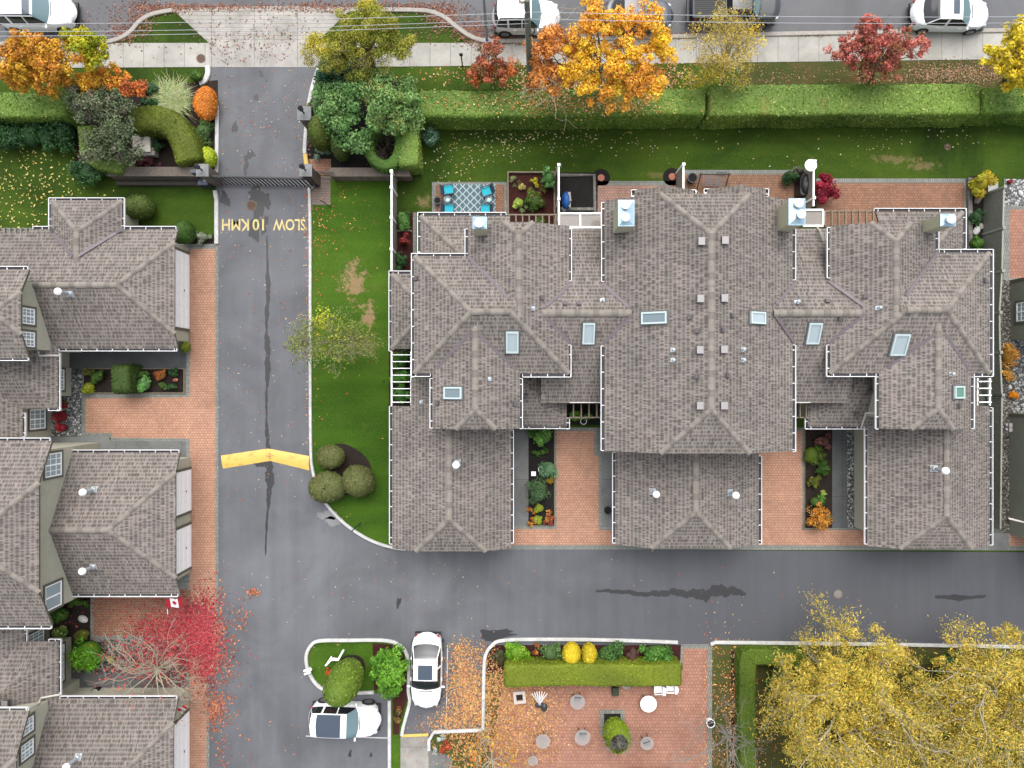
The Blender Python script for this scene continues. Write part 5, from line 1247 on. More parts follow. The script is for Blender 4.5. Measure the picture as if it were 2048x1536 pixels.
CARGLASS = glass_dark('car_glass', C(40, 44, 48), .05, .5); WINDGLASS = glass_dark('windshield_glass', C(120, 150, 156), .06, .6); ROOFGLASS = glass_dark('sunroof_glass', C(78, 90, 106), .06, .6)
HEADL = flat('headlight_lens', C(220, 226, 230), .15); TAILL = flat('taillight_lens', C(170, 30, 36), .2)
WHITE = carpaint('white_car_paint', (.8, .8, .8)); SILVER = carpaint('silver_car_paint', (.62, .64, .66)); BLACKP = carpaint('black_car_paint', C(40, 44, 50), .3); GREYBLUE = carpaint('grey_blue_car_paint', C(74, 80, 92), .2); TAUPE = carpaint('pearl_car_paint', (.66, .64, .64))
car('parked_car', 'white suv with dark roof panel behind the orange tree at the top left', 'car', 4.7, 1.88, 1.68, 'suv', WHITE, 90, 37, 0, (.44, .54, True), 'black')
car('parked_car', 'pearl grey suv parked behind the wooden utility pole', 'car', 4.1, 1.78, 1.7, 'suv', TAUPE, 1052, 46, 0, (.42, .54, False), 'iron')
car('parked_car', 'blue grey car half hidden by the big orange tree', 'car', 4.3, 1.78, 1.48, 'sedan', GREYBLUE, 1272, 42, 0)
car('parked_pickup', 'black pickup truck with a covered bed parked on the street', 'pickup truck', 5.4, 2.0, 1.85, 'pickup', BLACKP, 1462, 27, 0)
car('parked_car', 'silver sedan with sunroof parked at the top right of the street', 'car', 4.75, 1.86, 1.45, 'sedan', SILVER, 1886, 39, R(-1), (.44, .53, False))
car('parked_car', 'white sedan with a dark sunroof parked nose down in the bay beside the island', 'car', 4.6, 1.84, 1.45, 'sedan', WHITE, 856, 1332, R(-91), (.36, .56, False), False, CARGLASS)
car('parked_car', 'white suv with a large black glass roof parked under the egg shaped topiary', 'car', 4.35, 1.86, 1.66, 'suv', WHITE, 695, 1427, R(-2), (.16, .50, True))

# ================================================================ PATIO FURNITURE AND SMALL THINGS
t = thing('outdoor_rug', 'blue grey rug with white trellis pattern on the brown patio', 'rug', tuple(P(938, 405, .02)))
a, b = P(887, 450), P(991, 369); m = MB(); m.box(((a.x+b.x)/2, (a.y+b.y)/2, .027), (b.x-a.x, b.y-a.y, .012))
rm, t_, b_ = nodes_of('trellis_rug'); p_ = pos(t_)
def trellis(t_, p_):
    sx = N(t_, 'ShaderNodeSeparateXYZ'); t_.links.new(mapping(t_, p_, (2*math.pi/.46, 2*math.pi/.46, 1)), sx.inputs[0])
    def mth(op, *a):
        n = N(t_, 'ShaderNodeMath', operation=op)
        for i, v in enumerate(a):
            if hasattr(v, 'links'): t_.links.new(v, n.inputs[i])
            else: n.inputs[i].default_value = v
        return n.outputs[0]
    c = mth('ABSOLUTE', mth('ADD', mth('COSINE', sx.outputs[0]), mth('COSINE', sx.outputs[1])))
    k = mth('MULTIPLY', mth('COSINE', mth('MULTIPLY', sx.outputs[0], 2.0)), .22)
    return mth('ABSOLUTE', mth('ADD', c, k))
t_.links.new(ramp(t_, trellis(t_, p_), [(.0, C(206, 222, 222)), (.22, C(206, 222, 222)), (.34, C(104, 130, 140)), (1, C(96, 122, 132))]), b_.inputs['Base Color']); b_.inputs['Roughness'].default_value = .95
m.build('rug', rm, t, t.location)
def chair_proto():
    t = thing('patio_chair', 'chair', 'chair'); m = MB()
    for sx in (-.28, .28):
        for sy in (-.28, .28): m.tube([(sx, sy, 0), (sx, sy, .42)], .022, 6)
        m.beam((sx, -.3, .62), (sx, .32, .62), .05, .03); m.tube([(sx, .3, .4), (sx, .3, .62)], .02, 6)
    m.box((0, 0, .38), (.58, .6, .04)); m.build('frame', flat('grey_wicker', C(70, 82, 98), .7, 0, .15, 30), t)
    m = MB(); m.beam((0, -.3, .40), (0, -.46, .95), .56, .05, 0, (0, 1, 0)); m.build('backrest', bpy.data.materials['grey_wicker'], t)
    m = MB()
    m.prism([(-.25, -.24), (.25, -.24), (.27, 0), (.25, .28), (-.25, .28), (-.27, 0)], .41, .50); m.build('cushion', flat('turquoise_cushion', C(30, 190, 214), .8), t)
    return t
ch = chair_proto(); first = True
for px, py, rz, lab in ((898, 384, 98, 'turquoise cushioned patio chair at the upper left of the rug'), (974, 387, -70, 'turquoise cushioned patio chair at the upper right of the rug'), (899, 422, 90, 'turquoise cushioned chair half under the eave, left side of the rug'), (972, 422, -90, 'turquoise cushioned chair half under the eave, right side of the rug')):
    o = ch if first else copy_tree(ch); first = False; o.location = P(px, py, .033); o.rotation_euler = (0, 0, R(rz)-math.pi); tag(o, lab, 'chair', 'turquoise patio chairs on the rug')
def side_table():
    t = thing('side_table', 'x', 'side table'); m = MB(); m.lathe((0, 0, .42), [(.22, 0), (.22, .025)], 20); m.build('table_top', clear_glass('table_glass', C(150, 170, 176), .55), t)
    for a in (0, 120, 240): m = MB(); m.tube([(.16*math.cos(R(a)), .16*math.sin(R(a)), 0), (.18*math.cos(R(a)), .18*math.sin(R(a)), .42)], .015, 6); m.build('leg', 'iron', t)
    return t
st = side_table(); first = True
lampm = flat('pale_lantern_glass', C(206, 246, 246), .3)
for px, py, lab in ((896, 402, 'left'), (978, 402, 'right')):
    o = st if first else copy_tree(st); o.location = P(px, py, .033); tag(o, f'small round glass side table on the {lab} side of the rug', 'side table', 'glass side tables on the rug')
    l = thing('lantern', f'pale round lantern on the {lab} glass side table', 'lantern', tuple(P(px, py, .48)), 0, 'lanterns on the side tables'); m = MB(); m.lathe((0, 0, 0), [(.1, 0), (.125, .08), (.12, .2), (.06, .24)], 16); m.build('shade', lampm, l, (0, 0, 0), True)
    first = False
def pot(px, py, r, h, label, mat, soil='blacksoil', z=0.0, cat='flower pot'):
    t = thing('flower_pot', label, cat, tuple(P(px, py, z))); m = MB(); m.lathe((0, 0, 0), [(r*.72, 0), (r*.95, h*.9), (r, h*.92), (r, h), (r*.86, h), (r*.84, h*.9)], 20); m.build('pot', mat, t, (0, 0, 0), True)
    m = MB(); m.lathe((0, 0, h*.92), [(r*.83, 0), (r*.83, .012)], 16); m.build('soil', soil, t); return t
terra = flat('terracotta', C(196, 124, 100), .8, 0, .1, 9)
pot(876, 404, .22, .4, 'dark blue grey round pot beside the rug', flat('slate_pot', C(66, 74, 90), .5))
pot(1082, 938, .19, .3, 'empty white rimmed ring pot in the dark bed', 'whitepaint')
pot(1214, 1018, .24, .45, 'black round pot on the concrete path by the middle garage', 'black')
pot(1166, 842, .2, .35, 'small white pot in the entry courtyard', 'whitepaint')
pot(1418, 1441, .26, .4, 'white round planter at the edge of the brick patio', 'whitepaint')
pot(1390, 391, .18, .3, 'cream mug shaped pot beside the swing patio fence', flat('cream_pot', C(224, 208, 176), .6))
pot(199, 1378, .26, .5, 'black pot with a pale lid beside the lower garage', 'black', 'kerbgrey')
pot(1381, 360, .3, .5, 'dark blue tub beside the swing patio fence', flat('navy_pot', C(50, 56, 70), .5))
pot(1593, 350, .32, .5, 'dark tub with shrub beside the satellite dish', 'black')
for px, py, lab in ((1202, 356, 'left'), (1344, 354, 'right')):
    t = thing('stepping_stone', f'round terracotta stepping stone at the {lab} end of the pink patio', 'stepping stone', tuple(P(px, py, .0)), 0, 'round terracotta stones'); m = MB(); m.lathe((0, 0, 0), [(.55, 0), (.55, .012)], 24); m.build('soil_ring', 'blacksoil', t)
    m = MB(); m.lathe((0, 0, .012), [(.21, 0), (.21, .06), (.19, .075)], 22); m.build('stone', terra, t)
t = thing('covered_cart', 'blue tarp covered cart on the black soil bed', 'cart', tuple(P(1131, 404)))
m = MB(); m.ball((0, 0, .35), (.28, .55, .42), 14); m.build('tarp', flat('blue_tarp', C(30, 104, 190), .45, 0, .25, 5, .5), t, (0, 0, 0), True); m = MB(); m.box((.2, .16, .5), (.16, .55, .3), .1); m.box((.22, -.3, .42), (.12, .3, .2)); m.build('sack', 'kerbgrey', t); m = MB(); m.tube([(-.1, -.5, .2), (-.1, -.5, .4)], .18, 10); m.build('wheel', 'black', t)
# swing bench
t = thing('garden_swing', 'grey framed garden swing bench on the brown patio', 'swing', tuple(P(1428, 362))); off = t.location
m = MB(); zt = 1.5
for xx in (1402, 1458):
    for dx, yy in ((-8, 378), (0, 346)): m.tube([P(xx+dx, yy, 0)+Vector((0, 0, .02)), P(xx, 349, zt)], .03, 6)
m.tube([P(1400, 349, zt), P(1462, 349, zt)], .035, 8); m.build('frame', 'iron', t, off)
m = MB(); s = P(1427, 362, .5)
for k in range(9): m.box((s.x-.62+k*.155, s.y, .5), (.035, .62, .03))
for k in range(5): m.box((s.x, s.y-.28+k*.14, .515), (1.3, .035, .02))
m.build('seat', flat('swing_grey', C(112, 118, 124), .6), t, off); m = MB()
for k in range(7): m.beam((s.x+.1+k*.09, s.y+.3, .55), (s.x+.1+k*.09, s.y+.42, 1.0), .03, .02)
m.beam((s.x-.65, s.y+.42, 1.0), (s.x+.7, s.y+.42, 1.0), .05, .05); m.build('backrest', bpy.data.materials['swing_grey'], t, off)
t = thing('covered_barbecue', 'barbecue under a black cover beside the tan fence', 'barbecue', tuple(P(1600, 378)))
m = MB(); rb = 0
m.prism([(-.36+.1, -.62), (.26, -.62), (.36, -.5), (.36, .4), (.2, .66), (-.2, .66), (-.36, .4), (-.36, -.5)], .02, .95); m.ball((0, 0, .95), (.34, .58, .24), 16); m.build('cover', flat('black_cover', C(36, 38, 42), .35, 0, .15, 5, .4), t, (0, 0, 0), True)
t = thing('satellite_dish', 'round white satellite dish on the end of the tan fence', 'satellite dish', tuple(P(1619, 337)))
p = P(1620, 331.5, 2.0)-t.location; m = MB(); m.lathe(p+Vector((0, 0, .02)), [(.02, 0), (.2, .02), (.34, .09), (.35, .1), (.33, .1), (.2, .05), (.02, .03)], 28); m.build('dish', 'whitepaint', t, (0, 0, 0), True); m = MB(); m.tube([(0, 0, 0), p], .04, 8); m.box(p+Vector((.26, .26, .1)), (.12, .1, .08)); m.build('mast', 'whitepaint', t)
# stones
def rock(px, py, r, label, c=(200, 194, 184)):
    t = thing('garden_stone', label, 'stone', tuple(P(px, py))); nm = 'stone_%d_%d_%d' % c; mt = bpy.data.materials.get(nm) or flat(nm, C(*c), .9, 0, .2, 9, .4)
    m = MB(); m.ball((0, 0, r*.3), (r, r*.7, r*.5), 10); o = m.build('stone', mt, t, (0, 0, 0), True); t.rotation_euler = (0, 0, random.uniform(0, 3))
rock(1953, 400, .3, 'flat brown grey stone at the top of the dark strip bed', (150, 136, 128)); rock(1951, 462, .3, 'white stone in the middle of the dark strip bed', (232, 230, 224)); rock(1961, 453, .2, 'small pale stone above the white stone in the dark strip bed'); rock(2019, 774, .16, 'white stone between the orange shrubs', (232, 230, 228))
rock(168, 1237, .32, 'white rounded stone in the dark bed by the lower driveway', (232, 230, 226)); rock(2040, 387, .2, 'white stone in the grey gravel yard', (226, 226, 230))
t = thing('utility_box', 'small white square cover in the dark bed', 'box', tuple(P(1067, 947))); m = MB(); m.box((0, 0, .08), (.28, .26, .16)); m.build('lid', 'whitepaint', t)
# lower brick patio
def bistro(white=False):
    t = thing('round_table', 'x', 'table'); m = MB(); m.lathe((0, 0, .70), [(.46, 0), (.46, .03), (.44, .035)], 36); m.build('table_top', 'whitepaint' if white else clear_glass('frosted_top', C(190, 190, 188), .58), t)
    for a in (45, 135, 225, 315): m = MB(); m.tube([(.34*math.cos(R(a)), .34*math.sin(R(a)), 0), (.1*math.cos(R(a)), .1*math.sin(R(a)), .4), (.3*math.cos(R(a)), .3*math.sin(R(a)), .69)], .018, 6); m.build('leg', 'iron', t)
    return t
bt = bistro(); first = True
for px, py, s, rz, lab in ((1155, 1404, .97, 10, 'round frosted glass table nearest the low hedge'), (1165, 1475, 1.02, 0, 'round frosted glass table left of the egg shrub'), (1086, 1483, .95, 30, 'round glass table scattered with orange leaves'), (1294, 1487, .88, 20, 'round frosted glass table right of the egg shrub'), (1252, 1369, .60, 0, 'small round table half hidden under the low hedge'), (1066, 1522, .66, 0, 'small pale round table at the bottom edge among leaves')):
    o = bt if first else copy_tree(bt); first = False; p = P(px, py, .73); o.location = (p.x, p.y, .016); o.scale = (s, s, 1); o.rotation_euler = (0, 0, R(rz)); tag(o, lab, 'table', 'round tables on the brick patio')
o = bistro(True); p = P(1297, 1408, .73); o.location = (p.x, p.y, .016); o.scale = (1.06, 1.06, 1); tag(o, 'bright white round table on the brick patio', 'table', 'round tables on the brick patio')
def iron_chair():
    t = thing('bistro_chair', 'x', 'chair'); m = MB(); m.lathe((0, 0, .44), [(.2, 0), (.2, .02)], 14); m.build('seat', 'iron', t)
    m = MB(); m.tube([(-.18, .14, .44), (-.19, .24, .85), (-.1, .26, .9), (.1, .26, .9), (.19, .24, .85), (.18, .14, .44)], .018, 6); m.build('backrest', 'iron', t)
    for sx in (-.15, .15):
        for sy in (-.15, .15): m = MB(); m.tube([(sx*.8, sy*.8, .44), (sx*1.3, sy*1.3, 0)], .016, 5); m.build('leg', 'iron', t)
    return t
ic = iron_chair(); first = True
for px, py, rz, lab in ((1154, 1391, 180, 'dark iron chair tucked under the glass table nearest the low hedge'), (1164, 1462, 180, 'dark iron chair tucked under the glass table left of the egg shrub'), (1291, 1478, 200, 'dark iron chair tucked under the glass table right of the egg shrub')):
    o = ic if first else copy_tree(ic); first = False; o.location = P(px, py, .016); o.rotation_euler = (0, 0, R(rz)-math.pi); tag(o, lab, 'chair', 'dark iron bistro chairs')
def garden_chair(mat):
    t = thing('garden_chair', 'x', 'chair'); m = MB(); m.box((0, 0, .42), (.48, .46, .05)); m.build('seat', mat, t)
    m = MB(); m.prism([(-.26, .22), (.26, .22), (.24, .34), (.12, .4), (-.12, .4), (-.24, .34)], .42, .86); m.build('backrest', mat, t)
    for sx in (-.21, .21):
        for sy in (-.2, .2): m = MB(); m.box((sx, sy, .2), (.05, .05, .4)); m.build('leg', mat, t)
    for sx in (-.27, .27): m = MB(); m.box((sx, 0, .62), (.05, .48, .04)); m.box((sx, -.2, .5), (.04, .04, .22)); m.build('armrest', mat, t)
    return t
gc = garden_chair('whitepaint'); first = True
for px, py, rz, lab in ((1313, 1371, -90, 'white garden chair against the low hedge, left one of a pair'), (1337, 1368, -90, 'white garden chair against the low hedge, right one of a pair')):
    o = gc if first else copy_tree(gc); first = False; o.location = P(px, py, .016); o.rotation_euler = (0, 0, R(rz)); tag(o, lab, 'chair', 'white garden chairs by the hedge')
shades = [(226, 224, 220), (150, 156, 158), (172, 182, 190), (118, 124, 120), (128, 132, 126)]
for k, c in enumerate(shades):
    mt = flat('chair_cover_%d' % c[0], C(*c), .7, 0, .06, 5); o = garden_chair(mt); p = P(1256+k*21, 1553, .5); o.location = (p.x, p.y, .016)
    tag(o, ['off white garden chair, first of the row cut by the bottom edge', 'mid grey garden chair beside the off white one', 'pale blue grey garden chair in the middle of the row', 'dark grey garden chair fourth in the row at the bottom edge', 'grey green garden chair at the right end of the bottom row'][k], 'chair', 'garden chairs in a row at the bottom edge')
t = thing('planter_box', 'dark mossy planter box against the low hedge', 'planter', tuple(P(1229, 1377))); m = MB(); m.box((0, 0, .25), (.38, .5, .5)); m.build('box', 'black', t); m = MB(); m.box((0, 0, .5), (.34, .46, .06)); m.build('soil', flat('moss', C(56, 72, 44), .9, 0, .4, 20), t)
# white sculpture and stone frame in the leaf bed
t = thing('fan_sculpture', 'white fan shaped sculpture at the edge of the leaf bed', 'sculpture', tuple(P(1079, 1402)))
for k in range(7):
    a = R(60+k*10); m = MB(); m.add([(0, -.12, .05), (.07*math.cos(a+1.5), -.12+.07*math.sin(a+1.5), .05), (.9*math.cos(a), -.12+.95*math.sin(a), .55), (.9*math.cos(a)-.05, -.12+.9*math.sin(a), .5), (0, -.12, .3)], [(0, 1, 2, 3), (0, 3, 4), (1, 4, 2), (4, 3, 2), (0, 4, 1)]); m.build('blade', 'whitepaint', t)
m = MB(); m.ball((0, -.2, .1), (.3, .16, .12), 10); m.ball((.28, -.36, .08), (.2, .26, .12), 10); m.build('base', flat('wet_black_stone', C(50, 54, 60), .4, 0, .3, 12), t, (0, 0, 0), True)
t = thing('stone_frame', 'pale square stone basin half buried in orange leaves', 'basin', tuple(P(1039, 1392)), R(6))
m = MB()
for x, y, sx, sy in ((-.28, 0, .17, .73), (.28, 0, .17, .73), (0, .28, .388, .17), (0, -.28, .388, .17)): m.box((x, y, .13), (sx, sy, .26))
m.build('rim', flat('pale_stone', C(222, 206, 196), .8, 0, .1, 8), t); m = MB(); m.box((0, 0, .05), (.4, .4, .1)); m.build('bed', 'soil', t)
# two flags of red and white on the garages
leaf_pts = [(0, 1), (.14, .72), (.3, .8), (.24, .42), (.46, .62), (.52, .48), (.82, .52), (.72, .3), (.86, .2), (.42, -.16), (.48, -.34), (.06, -.28), (.07, -.7), (-.07, -.7), (-.06, -.28), (-.48, -.34), (-.42, -.16), (-.86, .2), (-.72, .3), (-.82, .52), (-.52, .48), (-.46, .62), (-.24, .42), (-.3, .8), (-.14, .72)]
redcloth = flat('red_cloth', C(206, 28, 52), .8); whitecloth = flat('white_cloth', (.7, .7, .7), .8)
def flag(px, py, label, sc, z, rz, tilt):
    p = P(px, py, z); t = thing('flag', label, 'flag', tuple(p), rz); m = MB()
    m.tube([(-.55*sc, -.75*sc, -.3), (-.18*sc, .2*sc, .15)], .018, 6); m.build('flag_pole', 'whitepaint', t)
    def F(u, v): return Vector((-.4*sc+u*1.0*sc+v*.25*sc, -.38*sc+v*.62*sc+.05*math.sin(u*7), -.12+v*.42+u*tilt+.04*math.cos(u*9)))
    m = MB(); nu = 16
    for i in range(nu):
        u0, u1 = i/nu, (i+1)/nu; m.add([F(u0, 0), F(u1, 0), F(u1, 1), F(u0, 1)], [(0, 1, 2, 3)], 0 if u1 <= .26 or u0 >= .74 else 1)
    c = m.build('cloth', [redcloth, whitecloth], t); md = c.modifiers.new('thickness', 'SOLIDIFY'); md.thickness = .006
    m = MB(); pts = [F(.5+x*.2, .46+y*.38)+Vector((0, 0, .008)) for x, y in leaf_pts]; m.face(pts); m.build('maple_leaf', redcloth, c)
flag(343, 1204, 'red and white maple leaf flag on the middle garage corner', .95, 2.0, R(12), .05)
flag(362, 1416, 'small red and white maple leaf flag on the lower garage corner', .5, 2.1, R(30), .05)
# ================================================================ PLANTS
def G(r, g, b, k=1.12): return C(r, g, b, k)
def lumps(p, amp, freq, seed):
    q = np.random.default_rng(abs(int(seed))); o = np.zeros(len(p))
    for i in range(7):
        w = q.normal(size=3); w /= np.linalg.norm(w); f = freq*q.uniform(.6, 2.4); o += np.sin(p@w*f+q.uniform(0, 6.28))*(.6/ (f/freq)**.7)
    return o*amp/2
def grid_faces(nu, nv, wrap=True):
    f = []
    for i in range(nv-1):
        for k in range(nu if wrap else nu-1): f.append((i*nu+k, i*nu+(k+1) % nu, (i+1)*nu+(k+1) % nu, (i+1)*nu+k))
    return np.array(f)
def sample(verts, faces, n):
    tri = np.concatenate([faces[:, [0, 1, 2]], faces[:, [0, 2, 3]]]); a, b, c = verts[tri[:, 0]], verts[tri[:, 1]], verts[tri[:, 2]]
    cr = np.cross(b-a, c-a); ar = np.linalg.norm(cr, axis=1)+1e-12; k = rng.choice(len(tri), n, p=ar/ar.sum())
    u, v = rng.random(n), rng.random(n); s = u+v > 1; u[s], v[s] = 1-u[s], 1-v[s]
    return a[k]+(b-a)[k]*u[:, None]+(c-a)[k]*v[:, None], (cr/ar[:, None])[k], ar.sum()/2
def clipped(name, label, cat, verts, faces, base, pal, w=None, density=190, size=.055, group=None, rough=.55, patch=.30, out=.03):
    """a clipped plant: its dense body and a skin of small leaves in one mesh"""
    t = thing(name, label, cat, (base[0], base[1], 0), 0, group); off = (base[0], base[1], 0)
    _, _, area = sample(verts, faces, 4); n = int(area*density)
    p, nn, _ = sample(verts, faces, n)
    p = p+nn*rng.uniform(-out*.4, out, (n, 1)); nn = nn+rng.normal(0, rough, (n, 3)); nn /= np.linalg.norm(nn, axis=1, keepdims=True)
    colr = pal_pick(pal, n, .13, w); pt = 1+patch*lumps(p, 1.0, 1.6, int(abs(base[0]*97+base[1]*31)) % 9999)[:, None]*np.array([1.2, .9, .8]); colr = np.clip(colr*pt, .003, .85); dry = np.clip((lumps(p, 1.0, 2.6, int(abs(base[0]*53+base[1]*17)))-.95)*1.2, 0, .6)[:, None]; colr = colr*(1-dry)+np.array(G(140, 112, 66))*dry
    lv = leaf_arrays(p, nn, size*rng.uniform(.6, 1.3, n), .6)
    cc = np.clip(np.array(pal).mean(0)*.8*(1+patch*lumps(verts, 1.0, 1.6, int(abs(base[0]*97+base[1]*31)) % 9999)[:, None]), .003, .85)
    V = np.concatenate([verts, lv]); F = np.concatenate([faces, np.arange(n*4).reshape(-1, 4)+len(verts)]); CC = np.concatenate([cc, np.repeat(colr, 4, 0)])
    mesh_np('foliage', V, F, CC, 'leafdull', t, off); return t
def egg(c, rx, ry, z0, h, top=.5, amp=.06, seed=1, nu=30, nv=20, cut=1.0, sq=1.0):
    """egg shaped body standing from z0 to z0+h"""
    th = np.linspace(.06, math.pi*cut-(.02 if cut == 1 else 0), nv); ph = np.linspace(0, 2*math.pi, nu, endpoint=False)
    T, Ph = np.meshgrid(th, ph, indexing='ij'); s = np.sin(T)**sq; zz = (1-np.cos(T))/2
    sh = 1+(.5-zz)*(1-2*top)*.8
    v = np.stack([c[0]+rx*s*np.cos(Ph)*sh, c[1]+ry*s*np.sin(Ph)*sh, z0+h*zz], -1).reshape(-1, 3)
    d = v-np.array([c[0], c[1], z0+h/2]); d /= np.linalg.norm(d, axis=1, keepdims=True); v = v+d*lumps(v, amp, 2.4, seed)[:, None]
    v[:, 2] = np.maximum(v[:, 2], .0); return v, grid_faces(nu, nv)
def sweep(pts, w, h, amp=.05, seed=2, closed=False, step=.22, rad=.18, taper=0.0):
    """box hedge swept along a line of world points"""
    P0 = [Vector((p[0], p[1], 0)) for p in pts]; dense = []
    if closed: P0 = P0+[P0[0]]
    for a, b in zip(P0[:-1], P0[1:]):
        n = max(1, int((b-a).length/step)); dense += [a.lerp(b, k/n) for k in range(n)]
    if not closed: dense.append(P0[-1])
    prof = []; hw = w/2
    for q in np.linspace(0, h-rad, 7): prof.append((-hw-taper*(1-q/h), q))
    for a in np.linspace(180, 90, 5)[1:]: prof.append((-hw+rad+rad*math.cos(R(a)), h-rad+rad*math.sin(R(a))))
    nt_ = max(3, int((w-2*rad)/.25))
    for q in np.linspace(-hw+rad, hw-rad, nt_+1)[1:]: prof.append((q, h))
    for a in np.linspace(90, 0, 5)[1:]: prof.append((hw-rad+rad*math.cos(R(a)), h-rad+rad*math.sin(R(a))))
    for q in np.linspace(h-rad, 0, 7)[1:]: prof.append((hw+taper*(1-q/h), q))
    m = len(prof); rows = []; N_ = len(dense)
    for i, p in enumerate(dense):
        d = (dense[(i+1) % N_]-dense[i-1]) if closed else (dense[min(i+1, N_-1)]-dense[max(i-1, 0)])
        d.normalize(); nrm = Vector((-d.y, d.x, 0)); rows.append((p, nrm, 1.0, d))
    if not closed:
        p, nrm, _, d = rows[0]; rows = [(p-d*0, nrm, .02, d), (p-d*0, nrm, .9, d)]+[(p+d*.1, nrm, 1, d)]+rows[1:]
        p, nrm, _, d = rows[-1]; rows = rows[:-1]+[(p-d*.1, nrm, 1, d), (p, nrm, .9, d), (p, nrm, .02, d)]
    v = np.array([[p.x+nrm.x*q*s, p.y+nrm.y*q*s, z*(s if s > .5 else .5) if s < 1 else z] for p, nrm, s, d in rows for q, z in prof])
    if closed:
        f = [(i*m+k, i*m+k+1, ((i+1) % N_)*m+k+1, ((i+1) % N_)*m+k) for i in range(N_) for k in range(m-1)]
    else: f = [(i*m+k, i*m+k+1, (i+1)*m+k+1, (i+1)*m+k) for i in range(len(rows)-1) for k in range(m-1)]
    v[:, 2] = v[:, 2]+lumps(v, amp, 1.5, seed)*(v[:, 2] > h*.5); v[:, :2] += (lumps(v, amp, 2.0, seed+1))[:, None]*.7
    return v, np.array(f)[:, ::-1]
def hedge(label, pts_px, w, h, pal, wts=None, closed=False, group=None, **k):
    pts = [P(x, y, h) for x, y in pts_px]; v, f = sweep(pts, w, h, k.pop('amp', .065), len(label), closed, rad=k.pop('rad', .18))
    c = v.mean(0); return clipped('hedge', label, 'hedge', v, f, (c[0], c[1]), pal, wts, group=group, **k)
def ball_shrub(label, px, py, rx, ry, h, pal, wts=None, name='topiary', cat='shrub', group=None, z0=.05, zc=None, **k):
    """clipped round shrub; px,py is its middle as photographed, rx,ry in pixels"""
    z = h*.55 if zc is None else zc; c = P(px, py, z); s = (HC-z)/(HC*SC)
    lean = h*.42*math.hypot(c.x, c.y)/HC
    v, f = egg(c, rx*s, ry*s, z0, h, k.pop('top', .5), k.pop('amp', .07), int(px+py), sq=k.pop('sq', .8))
    return clipped(name, label, cat, v, f, c, pal, wts, group=group, **k)
def bush(label, px, py, rx, ry, h, pal, wts=None, n=None, size=.07, name='shrub', cat='shrub', group=None, ncl=None, aspect=.55, core=True, up=.5, tone=.25, low=-.2):
    z = h*.55; c = P(px, py, z); s = 1.16*(HC-z)/(HC*SC); a, b = rx*s, ry*s
    t = thing(name, label, cat, (c.x, c.y, 0), 0, group); off = (c.x, c.y, 0)
    n = n or int(max(120, 520*a*b*3.14*(.07/size)**1.6)); ncl = ncl or max(6, int(a*b*14)); rc = .36*math.sqrt(a*b)/max(1, (ncl/14)**.4)
    p, nn, cl, cc = clumps((c.x, c.y, h*.5), (a*.86, b*.86, h*.42), ncl, rc, n, pal, wts, (.5, .95), up, tone, low)
    p[:, 2] = np.maximum(p[:, 2], .03)
    o = leaves_obj('foliage', p, nn, size*rng.uniform(.6, 1.35, n), cl, 'leaf', t, off, aspect)
    m = MB()
    for k in range(7):
        q = cc[rng.integers(0, len(cc))]; m.tube([(c.x, c.y, 0), ((c.x+q[0])/2, (c.y+q[1])/2, q[2]*.6), tuple(q)], [.035, .022, .01], 5)
    m.build('stem', 'bark', t, off)
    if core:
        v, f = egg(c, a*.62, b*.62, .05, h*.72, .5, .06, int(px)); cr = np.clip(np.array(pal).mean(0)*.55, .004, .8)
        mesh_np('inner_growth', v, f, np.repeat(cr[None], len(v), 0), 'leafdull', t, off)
    return t
